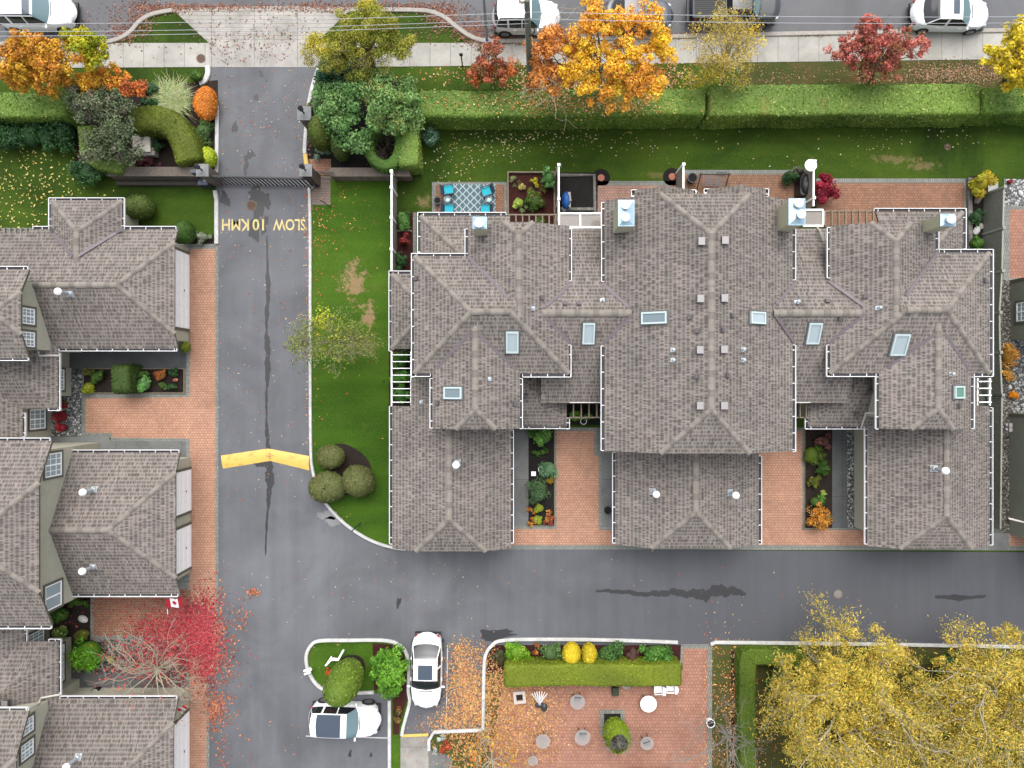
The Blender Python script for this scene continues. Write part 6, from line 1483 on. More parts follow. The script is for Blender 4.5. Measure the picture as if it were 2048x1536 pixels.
def tree(label, base, crowns, pal, wts=None, n=6000, size=.11, trunk=.16, bark='bark', name='tree', group=None, rcl=.55, ncl=26, twig=0, aspect=.55, tone=.25, up=.35, tipn=0, shell=(.5, 1.0), low=-.4, bright=1.3):
    """crowns: (px, py, rx, ry, z, rz[, palette, share]) with px as photographed at height z"""
    b = P(*base); t = thing(name, label, 'tree', tuple(b), 0, group); off = tuple(b)
    PP, NN, CC, cls = [], [], [], []
    tot = sum(c[2]*c[3]*(c[7] if len(c) > 7 else 1) for c in crowns)
    for c in crowns:
        z = c[4]; s = (HC-z)/(HC*SC); q = P(c[0], c[1], z); nn_ = int(n*c[2]*c[3]*(c[7] if len(c) > 7 else 1)/tot); k = max(5, int(ncl*c[2]*c[3]/max(1, tot)))
        pl = c[6] if len(c) > 6 and c[6] else pal; ww = wts if pl is pal else None
        p, nv, cl, cc = clumps(q, (c[2]*s*1.0, c[3]*s*1.0, c[5]), k, rcl, nn_, pl, ww, shell, up, tone, low); PP.append(p); NN.append(nv); CC.append(np.clip(cl*bright, .003, .82)); cls.append(cc)
    cc = np.concatenate(cls); m = MB(); cen = cc.mean(0)
    fork = Vector(b).lerp(Vector(cen), .45); m.tube([b, b.lerp(fork, .5)+Vector((.05, .03, 0)), fork], [trunk, trunk*.8, trunk*.65], 9)
    order = rng.permutation(len(cc))[:max(8, min(len(cc), 26))]
    limbs(m, fork, [tuple(cc[i]) for i in order], trunk*.5)
    tips = []
    if twig:
        for i in order[:twig]:
            q = Vector(cc[i]); d = (q-fork).normalized(); twigs(m, fork.lerp(q, .55), d, (q-fork).length*.32, trunk*.22, 3, .6, 4, tips)
    m.build('trunk', bark, t, off, True)
    p, nv, cl = np.concatenate(PP), np.concatenate(NN), np.concatenate(CC)
    if tips and tipn:
        tp = np.array([list(q) for q, d in tips]); k = rng.integers(0, len(tp), tipn); p2 = tp[k]+rng.normal(0, .13, (tipn, 3)); p = np.concatenate([p, p2]); nv = np.concatenate([nv, unit(tipn)*.7+np.array([0, 0, .5])]); nv /= np.linalg.norm(nv, axis=1, keepdims=True); cl = np.concatenate([cl, pal_pick(pal, tipn, .15, wts)])
    p[:, 2] = np.maximum(p[:, 2], .05)
    leaves_obj('crown', p, nv, size*rng.uniform(.55, 1.35, len(p)), cl, 'leaf', t, off, aspect)
    return t

GREEN = [G(78, 112, 40), G(92, 128, 48), G(60, 92, 34)]
HTOP = [G(112, 138, 54), G(92, 128, 44), G(146, 158, 88), G(76, 112, 36)]
DARKG = [G(48, 84, 44), G(60, 98, 50), G(36, 68, 36)]
OLIVE = [G(104, 112, 36), G(88, 100, 30), G(122, 122, 44)]
# long clipped hedges along the verge
hg = 'clipped hedges along the verge'
hedge('long clipped green hedge, the part left of the big orange tree and behind it', [(836, 206), (1100, 206), (1412, 203)], 1.5, 2.1, HTOP, [.25, .4, .1, .25], group=hg, size=.07, density=150)
hedge('long clipped green hedge, the middle part behind the yellow and red trees', [(1418, 200), (1700, 198), (1963, 197)], 1.78, 2.1, HTOP, [.35, .3, .2, .15], group=hg, size=.07, density=150)
hedge('long clipped green hedge, the end cut by the right edge', [(1968, 200), (2350, 198)], 1.5, 2.05, HTOP, [.2, .4, .05, .35], group=hg, size=.07, density=150)
hedge('clipped green hedge cut by the left edge behind the orange trees', [(-140, 208), (128, 208)], 1.45, 2.0, HTOP, [.2, .4, .1, .3], group=hg, size=.07, density=150)
for k in range(5):
    bush(['dark green shrub at the left edge in front of the clipped hedge', 'second dark green shrub in the row below the left hedge', 'third dark green shrub in the row below the left hedge', 'fourth dark green shrub in the row below the left hedge', 'last dark green shrub of the row, beside the grey leaved tree'][k], -6+k*33, 266+(k % 2)*4, 24, 34, 1.5, DARKG, None, None, .08, group='dark shrub row under the left hedge')
# clipped hedges around the sign
MOSS = [G(96, 108, 26), G(84, 100, 24), G(72, 92, 26), G(112, 112, 34)]
hedge('mossy clipped hedge curving round behind the entrance sign to the left gate pillar', [(256, 236), (300, 232), (330, 240), (350, 256), (362, 280), (370, 306), (374, 322)], 1.5, 1.9, MOSS, amp=.06, rad=.4)
hedge('light green clipped hedge under the grey leaved tree', [(166, 250), (172, 300), (196, 322), (240, 330)], .95, 1.7, HTOP, amp=.06, rad=.2)
# clipped hedge box and ring right of the gate
hedge('boxy clipped hedge standing on the stone wall by the rug patio', [(813, 238), (818, 330)], 1.15, 2.0, HTOP, rad=.16)
ring = [(768+33*math.cos(a), 287+42*math.sin(a)) for a in np.linspace(0, 6.28, 16, endpoint=False)]
t = hedge('round clipped hedge ring with a dark hollow full of bare twigs', ring, .62, 2.0, GREEN, closed=True, rad=.16)
def twig_nest(parent, c, r, z0, z1, n, mat):
    m = MB(); off = parent.location
    for k in range(n):
        a = random.uniform(0, 6.28); q = r*random.uniform(.3, 1); twigs(m, (c.x+.3*q*math.cos(a), c.y+.3*q*math.sin(a), z0), (math.cos(a)*.5, math.sin(a)*.5, 1), (z1-z0)*.7, .02, 2, .5, 4, None, .2)
    m.build('bare_twigs', mat, parent, off)
twig_nest(t, P(768, 287, 1.6), .6, .3, 1.6, 26, 'bark')
sheet('planting_bed', [(735, 240), (803, 240), (803, 335), (735, 335)], .012, 'blacksoil', 'dark soil in the hedge ring')
# low hedges of the lower garden
hedge('long low clipped hedge between the shrub bed and the brick patio', [(1010, 1351), (1190, 1352), (1363, 1352)], 1.3, 1.4, [G(110, 126, 26), G(96, 116, 24), G(124, 128, 40)], rad=.14)
hedge('L shaped clipped hedge beside the yellow trees', [(1496, 1900), (1496, 1316), (1610, 1317)], .95, .9, [G(84, 108, 28), G(72, 100, 26), G(98, 112, 36)], rad=.12)
# round topiary
TB = [G(92, 98, 52), G(78, 88, 44), G(110, 104, 66), G(66, 80, 36)]
tg = 'clipped round shrubs in the mulched bed'
ball_shrub('smallest of three round clipped shrubs, above the others by the speed hump', 660, 915, 29, 24, 1.3, TB, group=tg)
ball_shrub('round clipped shrub overhanging the curved white kerb', 656, 974, 36, 31, 1.6, TB, group=tg)
ball_shrub('round clipped shrub at the right of three, nearest the garage', 717, 961, 34, 33, 1.7, TB, group=tg)
EG = [G(92, 122, 34), G(106, 134, 42), G(78, 106, 28), G(126, 140, 60)]
v, f = egg(P(708, 1329), .98, .98, .15, 4.5, .56, .06, 5, 40, 30, 1.0, .85)
clipped('topiary', 'tall egg shaped clipped tree on the parking island leaning over the white suv', 'tree', v, f, P(712, 1327), EG)
blot('mulch_ring', 704, 1333, 27, 24, .020, 'soil', 'brown mulch ring under the egg shaped tree', .05)
v, f = egg(P(1226, 1447), .78, .82, .1, 2.6, .5, .05, 6, 34, 22, .80, .8)
t = clipped('topiary', 'egg shaped clipped shrub with a bare twiggy top on the brick patio', 'shrub', v, f, P(1226, 1447), [G(116, 140, 24), G(104, 130, 24), G(130, 148, 40)])
twig_nest(t, P(1227, 1448), .5, 1.5, 2.45, 34, 'whitebark')
m = MB(); c = P(1226, 1447); m.ball((c.x, c.y, 1.3), (.52, .54, .75), 14); m.build('inner_growth', flat('dark_twigs', C(60, 48, 46), .9, 0, .4, 14), t, t.location)
CONE = [G(78, 94, 34), G(66, 84, 28), G(92, 100, 40)]
ball_shrub('fat clipped conifer beside the lone stone pillar', 640, 264, 23, 34, 2.4, CONE, zc=1.4); ball_shrub('slender clipped conifer among the entrance shrubs', 683, 291, 20, 29, 2.2, CONE, zc=1.2)
ball_shrub('round clipped shrub with orange tips beside the upper garage', 278, 413, 28, 25, 1.5, [G(70, 88, 32), G(84, 98, 40), G(58, 76, 28)])
ball_shrub('dark clipped shrub at the corner of the upper garage', 369, 465, 19, 22, 1.6, [G(54, 84, 30), G(64, 94, 34)])
v, f = sweep([P(222, 758, 1.6), P(258, 758, 1.6)], 1.7, 1.7, .06, 4, rad=.4)
clipped('topiary', 'large blocky clipped dark shrub filling the left garden bed', 'shrub', v, f, P(240, 759), [G(62, 84, 36), G(72, 92, 40), G(54, 74, 32)])
# shrubs of the left garden bed
LIME = [G(150, 160, 36), G(126, 146, 32), G(170, 172, 60)]; FRESH = [G(96, 146, 74), G(80, 130, 60), G(116, 160, 92)]
RUST = [G(196, 120, 60), G(170, 96, 52), G(150, 130, 60)]
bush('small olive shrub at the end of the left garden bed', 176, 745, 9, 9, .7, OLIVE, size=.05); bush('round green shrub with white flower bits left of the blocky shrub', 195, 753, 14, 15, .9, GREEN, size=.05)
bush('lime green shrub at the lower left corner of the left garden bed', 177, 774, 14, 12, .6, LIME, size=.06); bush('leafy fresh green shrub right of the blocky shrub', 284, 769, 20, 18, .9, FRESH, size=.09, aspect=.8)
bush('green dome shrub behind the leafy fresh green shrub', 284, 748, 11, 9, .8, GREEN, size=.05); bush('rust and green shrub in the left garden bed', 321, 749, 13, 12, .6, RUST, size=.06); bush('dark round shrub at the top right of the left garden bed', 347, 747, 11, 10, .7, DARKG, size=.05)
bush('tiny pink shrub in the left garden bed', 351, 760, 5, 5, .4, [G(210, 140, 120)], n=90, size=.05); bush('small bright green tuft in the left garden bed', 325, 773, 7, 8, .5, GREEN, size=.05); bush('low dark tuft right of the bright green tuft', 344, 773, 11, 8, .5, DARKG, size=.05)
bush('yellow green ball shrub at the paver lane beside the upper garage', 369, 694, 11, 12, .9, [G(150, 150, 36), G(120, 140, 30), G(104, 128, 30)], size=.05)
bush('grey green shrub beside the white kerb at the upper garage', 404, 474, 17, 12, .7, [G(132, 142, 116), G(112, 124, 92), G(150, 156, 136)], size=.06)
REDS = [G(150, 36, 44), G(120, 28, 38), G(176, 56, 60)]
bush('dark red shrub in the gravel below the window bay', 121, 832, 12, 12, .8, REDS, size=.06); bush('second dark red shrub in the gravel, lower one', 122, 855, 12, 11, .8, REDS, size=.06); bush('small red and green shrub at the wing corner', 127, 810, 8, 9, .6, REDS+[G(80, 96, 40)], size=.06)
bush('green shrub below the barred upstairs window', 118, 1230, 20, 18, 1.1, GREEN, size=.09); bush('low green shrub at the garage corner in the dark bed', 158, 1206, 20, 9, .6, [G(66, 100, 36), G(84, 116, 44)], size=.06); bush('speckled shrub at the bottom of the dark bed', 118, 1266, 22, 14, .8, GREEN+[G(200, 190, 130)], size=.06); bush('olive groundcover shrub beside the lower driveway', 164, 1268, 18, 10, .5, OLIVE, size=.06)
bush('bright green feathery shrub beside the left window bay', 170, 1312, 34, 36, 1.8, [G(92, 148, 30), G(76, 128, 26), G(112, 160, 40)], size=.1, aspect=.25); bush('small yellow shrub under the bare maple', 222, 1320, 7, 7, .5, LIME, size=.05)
# entrance planting
t = thing('ornamental_grass', 'pale striped ornamental grass fountaining beside the driveway', 'grass plant', tuple(P(345, 205)), 0)
def tuft(t, c, n, L, pal, spread=1.0, w=.02, droop=.5, z0=0.0):
    V, CC = [], []
    for k in range(n):
        a = random.uniform(0, 6.28); l = L*random.uniform(.6, 1.1); r = spread*random.uniform(.25, 1); pts = []
        sx, sy = random.gauss(0, .24*L), random.gauss(0, .2*L)
        for q in (0, .35, .7, 1): pts.append(Vector((c[0]+sx+math.cos(a)*r*l*q**1.3, c[1]+sy+math.sin(a)*r*l*q**1.3, z0+l*(q-droop*q*q)*1.1)))
        s = Vector((-math.sin(a), math.cos(a), 0)); cl = pal[random.randrange(len(pal))]; cl = [x*random.uniform(.8, 1.2) for x in cl]
        for i in range(3):
            w0, w1 = w*(1-.25*i), w*(1-.25*(i+1)); V += [pts[i]-s*w0, pts[i]+s*w0, pts[i+1]+s*w1, pts[i+1]-s*w1]; CC += [cl]*4
    n4 = len(V)//4; return mesh_np('blades', np.array([list(v) for v in V]), np.arange(n4*4).reshape(-1, 4), np.clip(np.array(CC), .004, .85), 'leaf', t, t.location)
tuft(t, P(348, 205), 2000, 1.5, [G(160, 176, 110), G(190, 196, 140), G(120, 146, 76), G(204, 206, 168)], .95, .013, .72)
ball_shrub('rounded orange shrub at the driveway edge beside the striped grass', 413, 207, 22, 34, 1.3, [G(216, 128, 44), G(196, 108, 38), G(228, 146, 60)], size=.06, density=240, amp=.1)
bush('green fern like shrub beside the curved hedge', 405, 265, 20, 26, .9, [G(72, 104, 52), G(88, 120, 60)], size=.1, aspect=.22); ball_shrub('lime green ball shrub behind the left gate pillar', 413, 314, 19, 20, 1.2, [G(160, 178, 36), G(136, 160, 30), G(180, 190, 60)], size=.055, density=240)
bush('dark shrub at the left end of the brown stone wall', 180, 344, 40, 24, 1.3, DARKG, size=.08); bush('small green fern in front of the sign tablet', 312, 290, 15, 12, .9, DARKG, size=.09, aspect=.3); bush('purple groundcover below the sign tablet', 300, 327, 40, 12, .3, [G(92, 46, 56), G(70, 40, 46), G(112, 60, 66)], size=.06, core=False); bush('small dark bush at the top left of the striped grass', 300, 176, 22, 16, .9, DARKG, size=.07); bush('dark bush under the striped grass, near the curved hedge', 300, 205, 22, 12, .9, DARKG, size=.07); bush('green bush behind the white kerb stub', 392, 152, 16, 12, .8, GREEN, size=.07)
tree('grey green leafed small tree over the light clipped hedge', (215, 262), [(205, 215, 62, 38, 3.2, .9), (235, 262, 40, 36, 3.0, .8), (175, 200, 42, 26, 3.0, .8), (195, 290, 38, 30, 2.6, .7), (250, 300, 30, 26, 2.4, .7)], [G(92, 106, 74), G(108, 114, 88), G(78, 94, 62), G(124, 114, 100)], None, 13000, .07, .14, rcl=.4, ncl=80, tone=.14, bright=1.1)
# trees at the top
OR = [G(206, 156, 46), G(194, 134, 44), G(214, 172, 52), G(176, 118, 46)]; YG = [G(164, 160, 36), G(136, 148, 34), G(190, 176, 44)]
tree('orange and brown tree at the top left beside the white suv', (110, 150), [(60, 95, 58, 34, 4.6, .9), (110, 120, 60, 42, 4.6, 1.0), (30, 130, 36, 36, 4.2, .9), (75, 160, 60, 30, 3.6, .9)], OR, None, 15000, .085, .17, rcl=.32, ncl=130, shell=(.3, 1.05), bright=1.12)
tree('yellow green tree just right of the orange and brown tree', (172, 128), [(172, 92, 40, 34, 4.4, .9), (190, 118, 28, 22, 4, .7), (150, 78, 30, 20, 4.6, .6)], YG, None, 5600, .08, .12, rcl=.28, ncl=70, shell=(.3, 1.05), bright=1.05)
tree('low orange and crimson tree spreading toward the striped grass', (225, 178), [(180, 168, 38, 28, 3.0, .7, [G(216, 170, 54), G(204, 148, 50)]), (228, 160, 42, 26, 3.0, .7), (258, 178, 30, 22, 2.8, .7, [G(196, 112, 62), G(184, 92, 66), G(206, 124, 56)])], [G(214, 148, 54), G(204, 126, 54), G(216, 166, 58)], None, 7600, .075, .12, rcl=.28, ncl=90, shell=(.3, 1.05), bright=1.08)
tree('olive green weeping tree overhanging the concrete apron', (745, 128), [(735, 60, 72, 48, 4.8, 1.3), (690, 100, 60, 34, 4.4, 1.1), (785, 100, 44, 40, 4.2, 1.1), (640, 105, 34, 28, 4.2, .8, [G(164, 152, 40), G(146, 138, 40)]), (742, 24, 30, 18, 5, .6, [G(156, 146, 44), G(140, 138, 40)]), (690, 130, 60, 26, 3.8, .9)], [G(132, 134, 44), G(112, 120, 38), G(150, 146, 58), G(120, 116, 56)], None, 24000, .085, .2, rcl=.42, ncl=130, aspect=.25, twig=10, shell=(.25, 1.05))
RR = [G(176, 94, 70), G(186, 110, 74), G(150, 82, 62), G(126, 104, 54)]
tree('small red and green tree just left of the utility pole', (985, 165), [(985, 130, 46, 40, 3.0, 1.0), (960, 150, 30, 24, 2.4, .8, [G(120, 112, 44), G(186, 92, 50)]), (1015, 145, 26, 26, 2.4, .8, [G(108, 108, 44), G(190, 104, 50)]), (990, 100, 22, 16, 3.4, .5)], RR, None, 5200, .07, .1, rcl=.26, ncl=80, twig=8, shell=(.2, 1.1), bright=1.0)
YO = [G(222, 172, 44), G(228, 184, 56), G(214, 158, 44)]; OO = [G(226, 168, 58), G(216, 150, 52), G(234, 180, 62), G(200, 138, 56)]
tree('big orange and yellow tree over the street and hedge', (1190, 178), [(1108, 85, 48, 34, 5.4, .9, [G(202, 136, 66), G(186, 122, 64)], .75), (1160, 130, 36, 50, 5.6, .9, YO), (1250, 120, 56, 46, 6.0, 1.2, YO+OO), (1320, 95, 28, 36, 5.6, .9, YO), (1205, 60, 60, 40, 6.4, 1.0, OO, .55), (1280, 45, 52, 40, 6.4, 1.0, OO, .6), (1230, 180, 60, 34, 5.0, .9, OO), (1295, 170, 46, 36, 5.0, .9, OO), (1100, 145, 44, 44, 4.6, .9, [G(190, 124, 60), G(170, 108, 58), G(206, 140, 64)], .75), (1190, 20, 40, 26, 6.6, .7, OO, .55)], OO, None, 30000, .082, .22, rcl=.30, ncl=300, twig=16, bark='palebark', shell=(.25, 1.1))
tree('thin yellow brown tree with pale twigs beside the black pickup', (1445, 165), [(1440, 95, 78, 50, 4.2, 1.3), (1440, 145, 70, 26, 3.4, 1.0, [G(186, 160, 40), G(160, 150, 40)]), (1510, 80, 26, 22, 4.4, .7, [G(206, 176, 40)]), (1450, 45, 32, 22, 4.8, .7)], [G(178, 156, 84), G(160, 144, 76), G(192, 170, 90), G(166, 150, 50)], None, 5200, .065, .12, rcl=.5, ncl=46, twig=20, bark='palebark', aspect=.35, tipn=2600)
tree('red tree reaching over the sidewalk toward the silver sedan', (1740, 168), [(1750, 95, 66, 44, 3.8, 1.1), (1700, 100, 44, 28, 3.6, .9), (1810, 95, 46, 30, 3.8, .9), (1755, 140, 56, 26, 3.0, .9, [G(196, 120, 96), G(180, 104, 80), G(136, 102, 60)]), (1740, 52, 40, 22, 4.4, .6)], [G(188, 100, 88), G(174, 86, 78), G(200, 122, 106), G(142, 100, 66)], None, 12500, .07, .13, rcl=.25, ncl=220, twig=12, shell=(.2, 1.12), bright=1.0)
tree('bright yellow tree cut by the right edge at the top', (2010, 160), [(2030, 110, 48, 54, 4.4, 1.1), (1985, 112, 28, 24, 4.0, .7), (2050, 60, 30, 34, 5.0, .8), (2040, 165, 36, 24, 3.6, .8)], [G(226, 198, 50), G(210, 184, 44), G(190, 174, 44), G(236, 208, 74)], None, 8600, .085, .15, rcl=.28, ncl=120, shell=(.3, 1.1), bright=1.05)
# broad evergreen shrubs right of the gate
RH = [G(108, 140, 78), G(92, 126, 70), G(126, 152, 88), G(144, 152, 84)]
tree('broad mounded evergreen shrub with yellowish tips, the right hand of the entrance group', (775, 215), [(778, 205, 60, 56, 3.0, 1.2), (810, 235, 30, 30, 2.4, .9), (745, 180, 34, 26, 2.8, .9)], RH, [.3, .25, .25, .2], 12500, .085, .14, name='evergreen_shrub', rcl=.5, ncl=60, tone=.18)
tree('broad mounded evergreen shrub, the left hand of the entrance group by the kerb', (680, 215), [(680, 205, 50, 46, 2.6, 1.1), (650, 190, 24, 30, 2.0, .8), (708, 258, 44, 42, 2.4, 1.0), (660, 232, 30, 26, 2.0, .8)], [G(96, 130, 74), G(82, 118, 64), G(110, 142, 82)], None, 12500, .085, .13, name='evergreen_shrub', rcl=.45, ncl=64, tone=.2)
tree('dark blue green shrub under the olive weeping tree', (690, 150), [(688, 155, 48, 26, 2.4, .9), (652, 150, 26, 22, 2, .7)], [G(46, 84, 58), G(60, 98, 66), G(38, 70, 50)], None, 4200, .09, .1, name='evergreen_shrub', rcl=.4, ncl=30)
bush('grey green bush at the right side of the boxy hedge', 858, 273, 18, 28, 1.4, [G(84, 116, 92), G(70, 102, 78), G(100, 128, 104)], size=.09); bush('silvery low plant beside the yellow kerb end', 640, 306, 24, 12, .5, [G(150, 172, 150), G(124, 150, 122)], size=.08, aspect=.25, core=False); bush('brown bush by the lone stone pillar', 619, 213, 8, 14, .9, [G(84, 104, 40), G(110, 118, 40)], size=.06)
# young tree on the bright lawn
tree('young sparse green and yellow tree on the bright lawn over the white kerb', (690, 690), [(660, 672, 72, 56, 3.4, 1.2), (650, 655, 40, 34, 3.8, .8, [G(176, 176, 50), G(150, 160, 50)], 1.0), (605, 690, 34, 46, 3.6, .8), (715, 680, 30, 46, 2.8, .9)], [G(106, 120, 62), G(120, 130, 70), G(94, 112, 54), G(140, 140, 64)], None, 3400, .06, .06, rcl=.5, ncl=60, twig=24, bark='palebark', tipn=1800, shell=(.2, 1.05), bright=1.1)
# right block gardens
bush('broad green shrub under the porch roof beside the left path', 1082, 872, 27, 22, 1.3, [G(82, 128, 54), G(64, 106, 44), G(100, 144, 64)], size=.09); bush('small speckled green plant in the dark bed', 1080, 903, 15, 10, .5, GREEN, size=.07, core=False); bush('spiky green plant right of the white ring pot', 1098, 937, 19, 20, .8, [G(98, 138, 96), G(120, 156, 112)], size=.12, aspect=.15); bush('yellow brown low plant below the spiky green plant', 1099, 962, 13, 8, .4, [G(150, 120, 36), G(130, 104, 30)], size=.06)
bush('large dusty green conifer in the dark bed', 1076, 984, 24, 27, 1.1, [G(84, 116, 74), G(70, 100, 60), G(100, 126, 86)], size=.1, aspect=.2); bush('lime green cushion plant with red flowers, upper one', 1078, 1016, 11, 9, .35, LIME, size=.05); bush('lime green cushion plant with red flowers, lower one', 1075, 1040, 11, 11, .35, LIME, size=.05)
for k, (x, y) in enumerate(((1063, 1024), (1100, 1030), (1095, 1044), (1064, 1044))): bush(['red brown bedding plant at the upper left of the lime cushions', 'red brown bedding plant at the upper right of the lime cushions', 'dark red bedding plant at the bed corner', 'pale red bedding plant at the lower left corner of the bed'][k], x, y, 10, 10, .3, [G(170, 110, 50), G(150, 60, 50), G(190, 150, 60)], size=.05, core=False, group='bedding plants round the lime cushions')
bush('bright green shrub in the entry courtyard', 1150, 834, 13, 13, 1.0, [G(110, 160, 40), G(90, 140, 36)], size=.08); bush('green shrub in the white courtyard pot', 1176, 832, 10, 9, .9, GREEN, size=.07)
bush('purple leaved shrub under the right porch roof', 1650, 882, 15, 15, .9, [G(110, 66, 66), G(90, 54, 56), G(130, 90, 80)], size=.07); bush('spiky green grass shrub in the right bed', 1624, 908, 19, 20, .9, [G(104, 128, 34), G(84, 112, 30)], size=.12, aspect=.14); bush('dark green mound in the right bed', 1648, 938, 16, 17, .8, [G(60, 92, 30), G(50, 80, 28)], size=.06); bush('olive shrub in the middle of the right bed', 1627, 963, 15, 11, .7, OLIVE, size=.07); bush('small pale green ball in the right bed', 1648, 986, 7, 7, .4, [G(160, 176, 90)], size=.05); bush('dark green shrub above the round orange shrub', 1634, 1004, 16, 14, .8, GREEN, size=.07)
bush('round orange shrub with a grey twiggy middle in the right bed', 1638, 1036, 26, 29, 1.3, [G(216, 150, 50), G(196, 126, 46), G(226, 170, 70), G(150, 116, 60)], None, 1500, .06, ncl=44, core=False)
bush('dark crimson round shrub beside the tan fence and brick patio', 1650, 379, 24, 30, 1.6, [G(130, 22, 44), G(104, 18, 36), G(158, 36, 60)], size=.07, n=2600, tone=.15); bush('yellow shrub at the end of the grey board fence', 1964, 366, 21, 21, 1.6, [G(196, 172, 40), G(170, 156, 36), G(150, 150, 40)], size=.07, n=1700); bush('dark green ball shrub in the dark strip bed', 1955, 432, 15, 16, .9, DARKG, size=.06); bush('bright green shrub at the lower end of the dark strip bed', 1957, 486, 18, 14, .9, [G(84, 128, 44), G(70, 110, 38)], size=.06)
AMB = [G(206, 150, 60), G(184, 124, 48), G(222, 176, 90)]
bush('large amber shrub beyond the fence, upper one', 2021, 709, 17, 27, 1.2, AMB, size=.09, aspect=.25); bush('amber shrub beyond the fence, below the large one', 2019, 749, 15, 15, .9, AMB, size=.09, aspect=.25); bush('small orange plant between the white stones beyond the fence', 2027, 791, 10, 9, .5, [G(232, 150, 30), G(214, 130, 30)], size=.07); bush('dark red tuft in the grey gravel yard', 2020, 364, 6, 5, .4, REDS, n=120, size=.05)
bush('bare pale shrub reaching out of the dark tub near the satellite dish', 1588, 343, 13, 12, .9, [G(110, 110, 90), G(90, 96, 74)], size=.05, core=False); bush('round dark bush beside the swing patio tub', 1580, 352, 14, 14, .9, DARKG, size=.06)
# mulch bed plants
bush('feathery grey green plant at the upper left of the mulch bed', 1030, 363, 10, 10, .6, [G(150, 160, 110), G(120, 140, 84)], size=.1, aspect=.15, core=False); bush('yellow star shaped plant at the top of the mulch bed', 1069, 364, 9, 9, .7, [G(196, 190, 40), G(170, 170, 36)], size=.1, aspect=.2, core=False); bush('tall leafy green plant beside the fence in the mulch bed', 1098, 356, 16, 20, 1.5, [G(84, 132, 70), G(104, 150, 84), G(70, 112, 56)], size=.11); bush('pale yellow flowering plant near the feathery one', 1042, 376, 9, 9, .5, [G(206, 200, 120), G(180, 170, 90)], size=.06, core=False); bush('pale lime round plant in the mulch bed', 1037, 405, 12, 11, .5, [G(176, 196, 90), G(150, 176, 70)], size=.07); bush('grey green feathery plant near the slatted pergola', 1050, 420, 10, 9, .5, [G(150, 166, 110), G(120, 146, 90)], size=.1, aspect=.15, core=False); bush('green and brown shrub in the middle of the mulch bed', 1068, 400, 20, 20, .8, [G(70, 104, 36), G(96, 104, 40), G(56, 88, 30)], size=.08); bush('olive brown grassy plant above the middle shrub of the mulch bed', 1078, 380, 20, 13, .7, [G(112, 104, 44), G(90, 100, 40)], size=.12, aspect=.12, core=False); bush('dark green plant under the slatted pergola', 1082, 442, 14, 10, .6, GREEN, size=.07)
bush('leafy green shrub at the top of the narrow side bed', 807, 441, 17, 20, 1.0, [G(90, 134, 60), G(72, 112, 48)], size=.09); bush('small red maple in the narrow side bed', 808, 480, 12, 12, .9, [G(130, 44, 46), G(150, 66, 60)], size=.08, aspect=.3); bush('dark shrub at the bottom of the narrow side bed', 800, 523, 13, 18, 1.0, DARKG, size=.08)
for k in range(3): bush(['upper green bush under the white side pergola', 'middle green bush under the white side pergola', 'lower green bush under the white side pergola'][k], 800, 722+k*34, 18, 20, 1.3, [G(72, 122, 44), G(58, 104, 38), G(92, 140, 56)], size=.08, group='bushes under the side pergola')
bush('yellow mum plant under the pergola at the left edge', 40, 480, 8, 8, .8, [G(226, 180, 30), G(206, 120, 30)], size=.06); bush('dark plants under the pergola at the left edge', 12, 476, 20, 14, .8, DARKG, size=.07)
# lower garden shrubs
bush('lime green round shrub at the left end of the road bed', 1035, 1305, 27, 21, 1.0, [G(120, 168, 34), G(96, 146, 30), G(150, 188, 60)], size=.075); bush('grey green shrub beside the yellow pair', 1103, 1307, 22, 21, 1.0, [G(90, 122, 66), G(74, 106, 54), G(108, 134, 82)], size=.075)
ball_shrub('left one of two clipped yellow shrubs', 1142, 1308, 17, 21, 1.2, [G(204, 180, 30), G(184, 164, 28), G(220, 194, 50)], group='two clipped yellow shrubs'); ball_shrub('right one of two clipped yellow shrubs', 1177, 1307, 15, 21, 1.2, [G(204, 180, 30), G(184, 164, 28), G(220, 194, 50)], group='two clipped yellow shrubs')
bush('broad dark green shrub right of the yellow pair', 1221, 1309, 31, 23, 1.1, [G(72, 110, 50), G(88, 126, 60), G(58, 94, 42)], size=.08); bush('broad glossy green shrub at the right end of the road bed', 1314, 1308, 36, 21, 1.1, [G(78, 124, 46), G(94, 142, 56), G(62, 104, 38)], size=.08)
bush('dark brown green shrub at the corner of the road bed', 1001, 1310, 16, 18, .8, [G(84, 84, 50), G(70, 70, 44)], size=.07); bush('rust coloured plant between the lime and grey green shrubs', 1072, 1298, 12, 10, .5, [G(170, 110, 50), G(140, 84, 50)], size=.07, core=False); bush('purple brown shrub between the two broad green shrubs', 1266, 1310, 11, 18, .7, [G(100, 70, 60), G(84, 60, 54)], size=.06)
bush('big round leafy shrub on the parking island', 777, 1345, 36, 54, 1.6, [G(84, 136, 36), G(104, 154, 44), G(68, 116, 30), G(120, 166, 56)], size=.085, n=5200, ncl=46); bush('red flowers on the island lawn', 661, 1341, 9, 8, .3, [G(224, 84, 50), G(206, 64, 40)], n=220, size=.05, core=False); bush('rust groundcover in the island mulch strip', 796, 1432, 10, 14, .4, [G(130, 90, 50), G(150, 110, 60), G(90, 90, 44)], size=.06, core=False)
bush('silver rosette plant at the corner of the leaf bed', 883, 1476, 8, 8, .35, [G(190, 200, 190)], size=.1, aspect=.2, n=160, core=False); bush('orange leaved small shrub in the leaf bed corner', 888, 1494, 14, 12, .5, [G(190, 90, 50), G(160, 80, 50)], size=.06, core=False); bush('second silver rosette plant in the leaf bed corner', 872, 1503, 7, 7, .3, [G(180, 190, 186)], size=.1, aspect=.2, n=140, core=False)
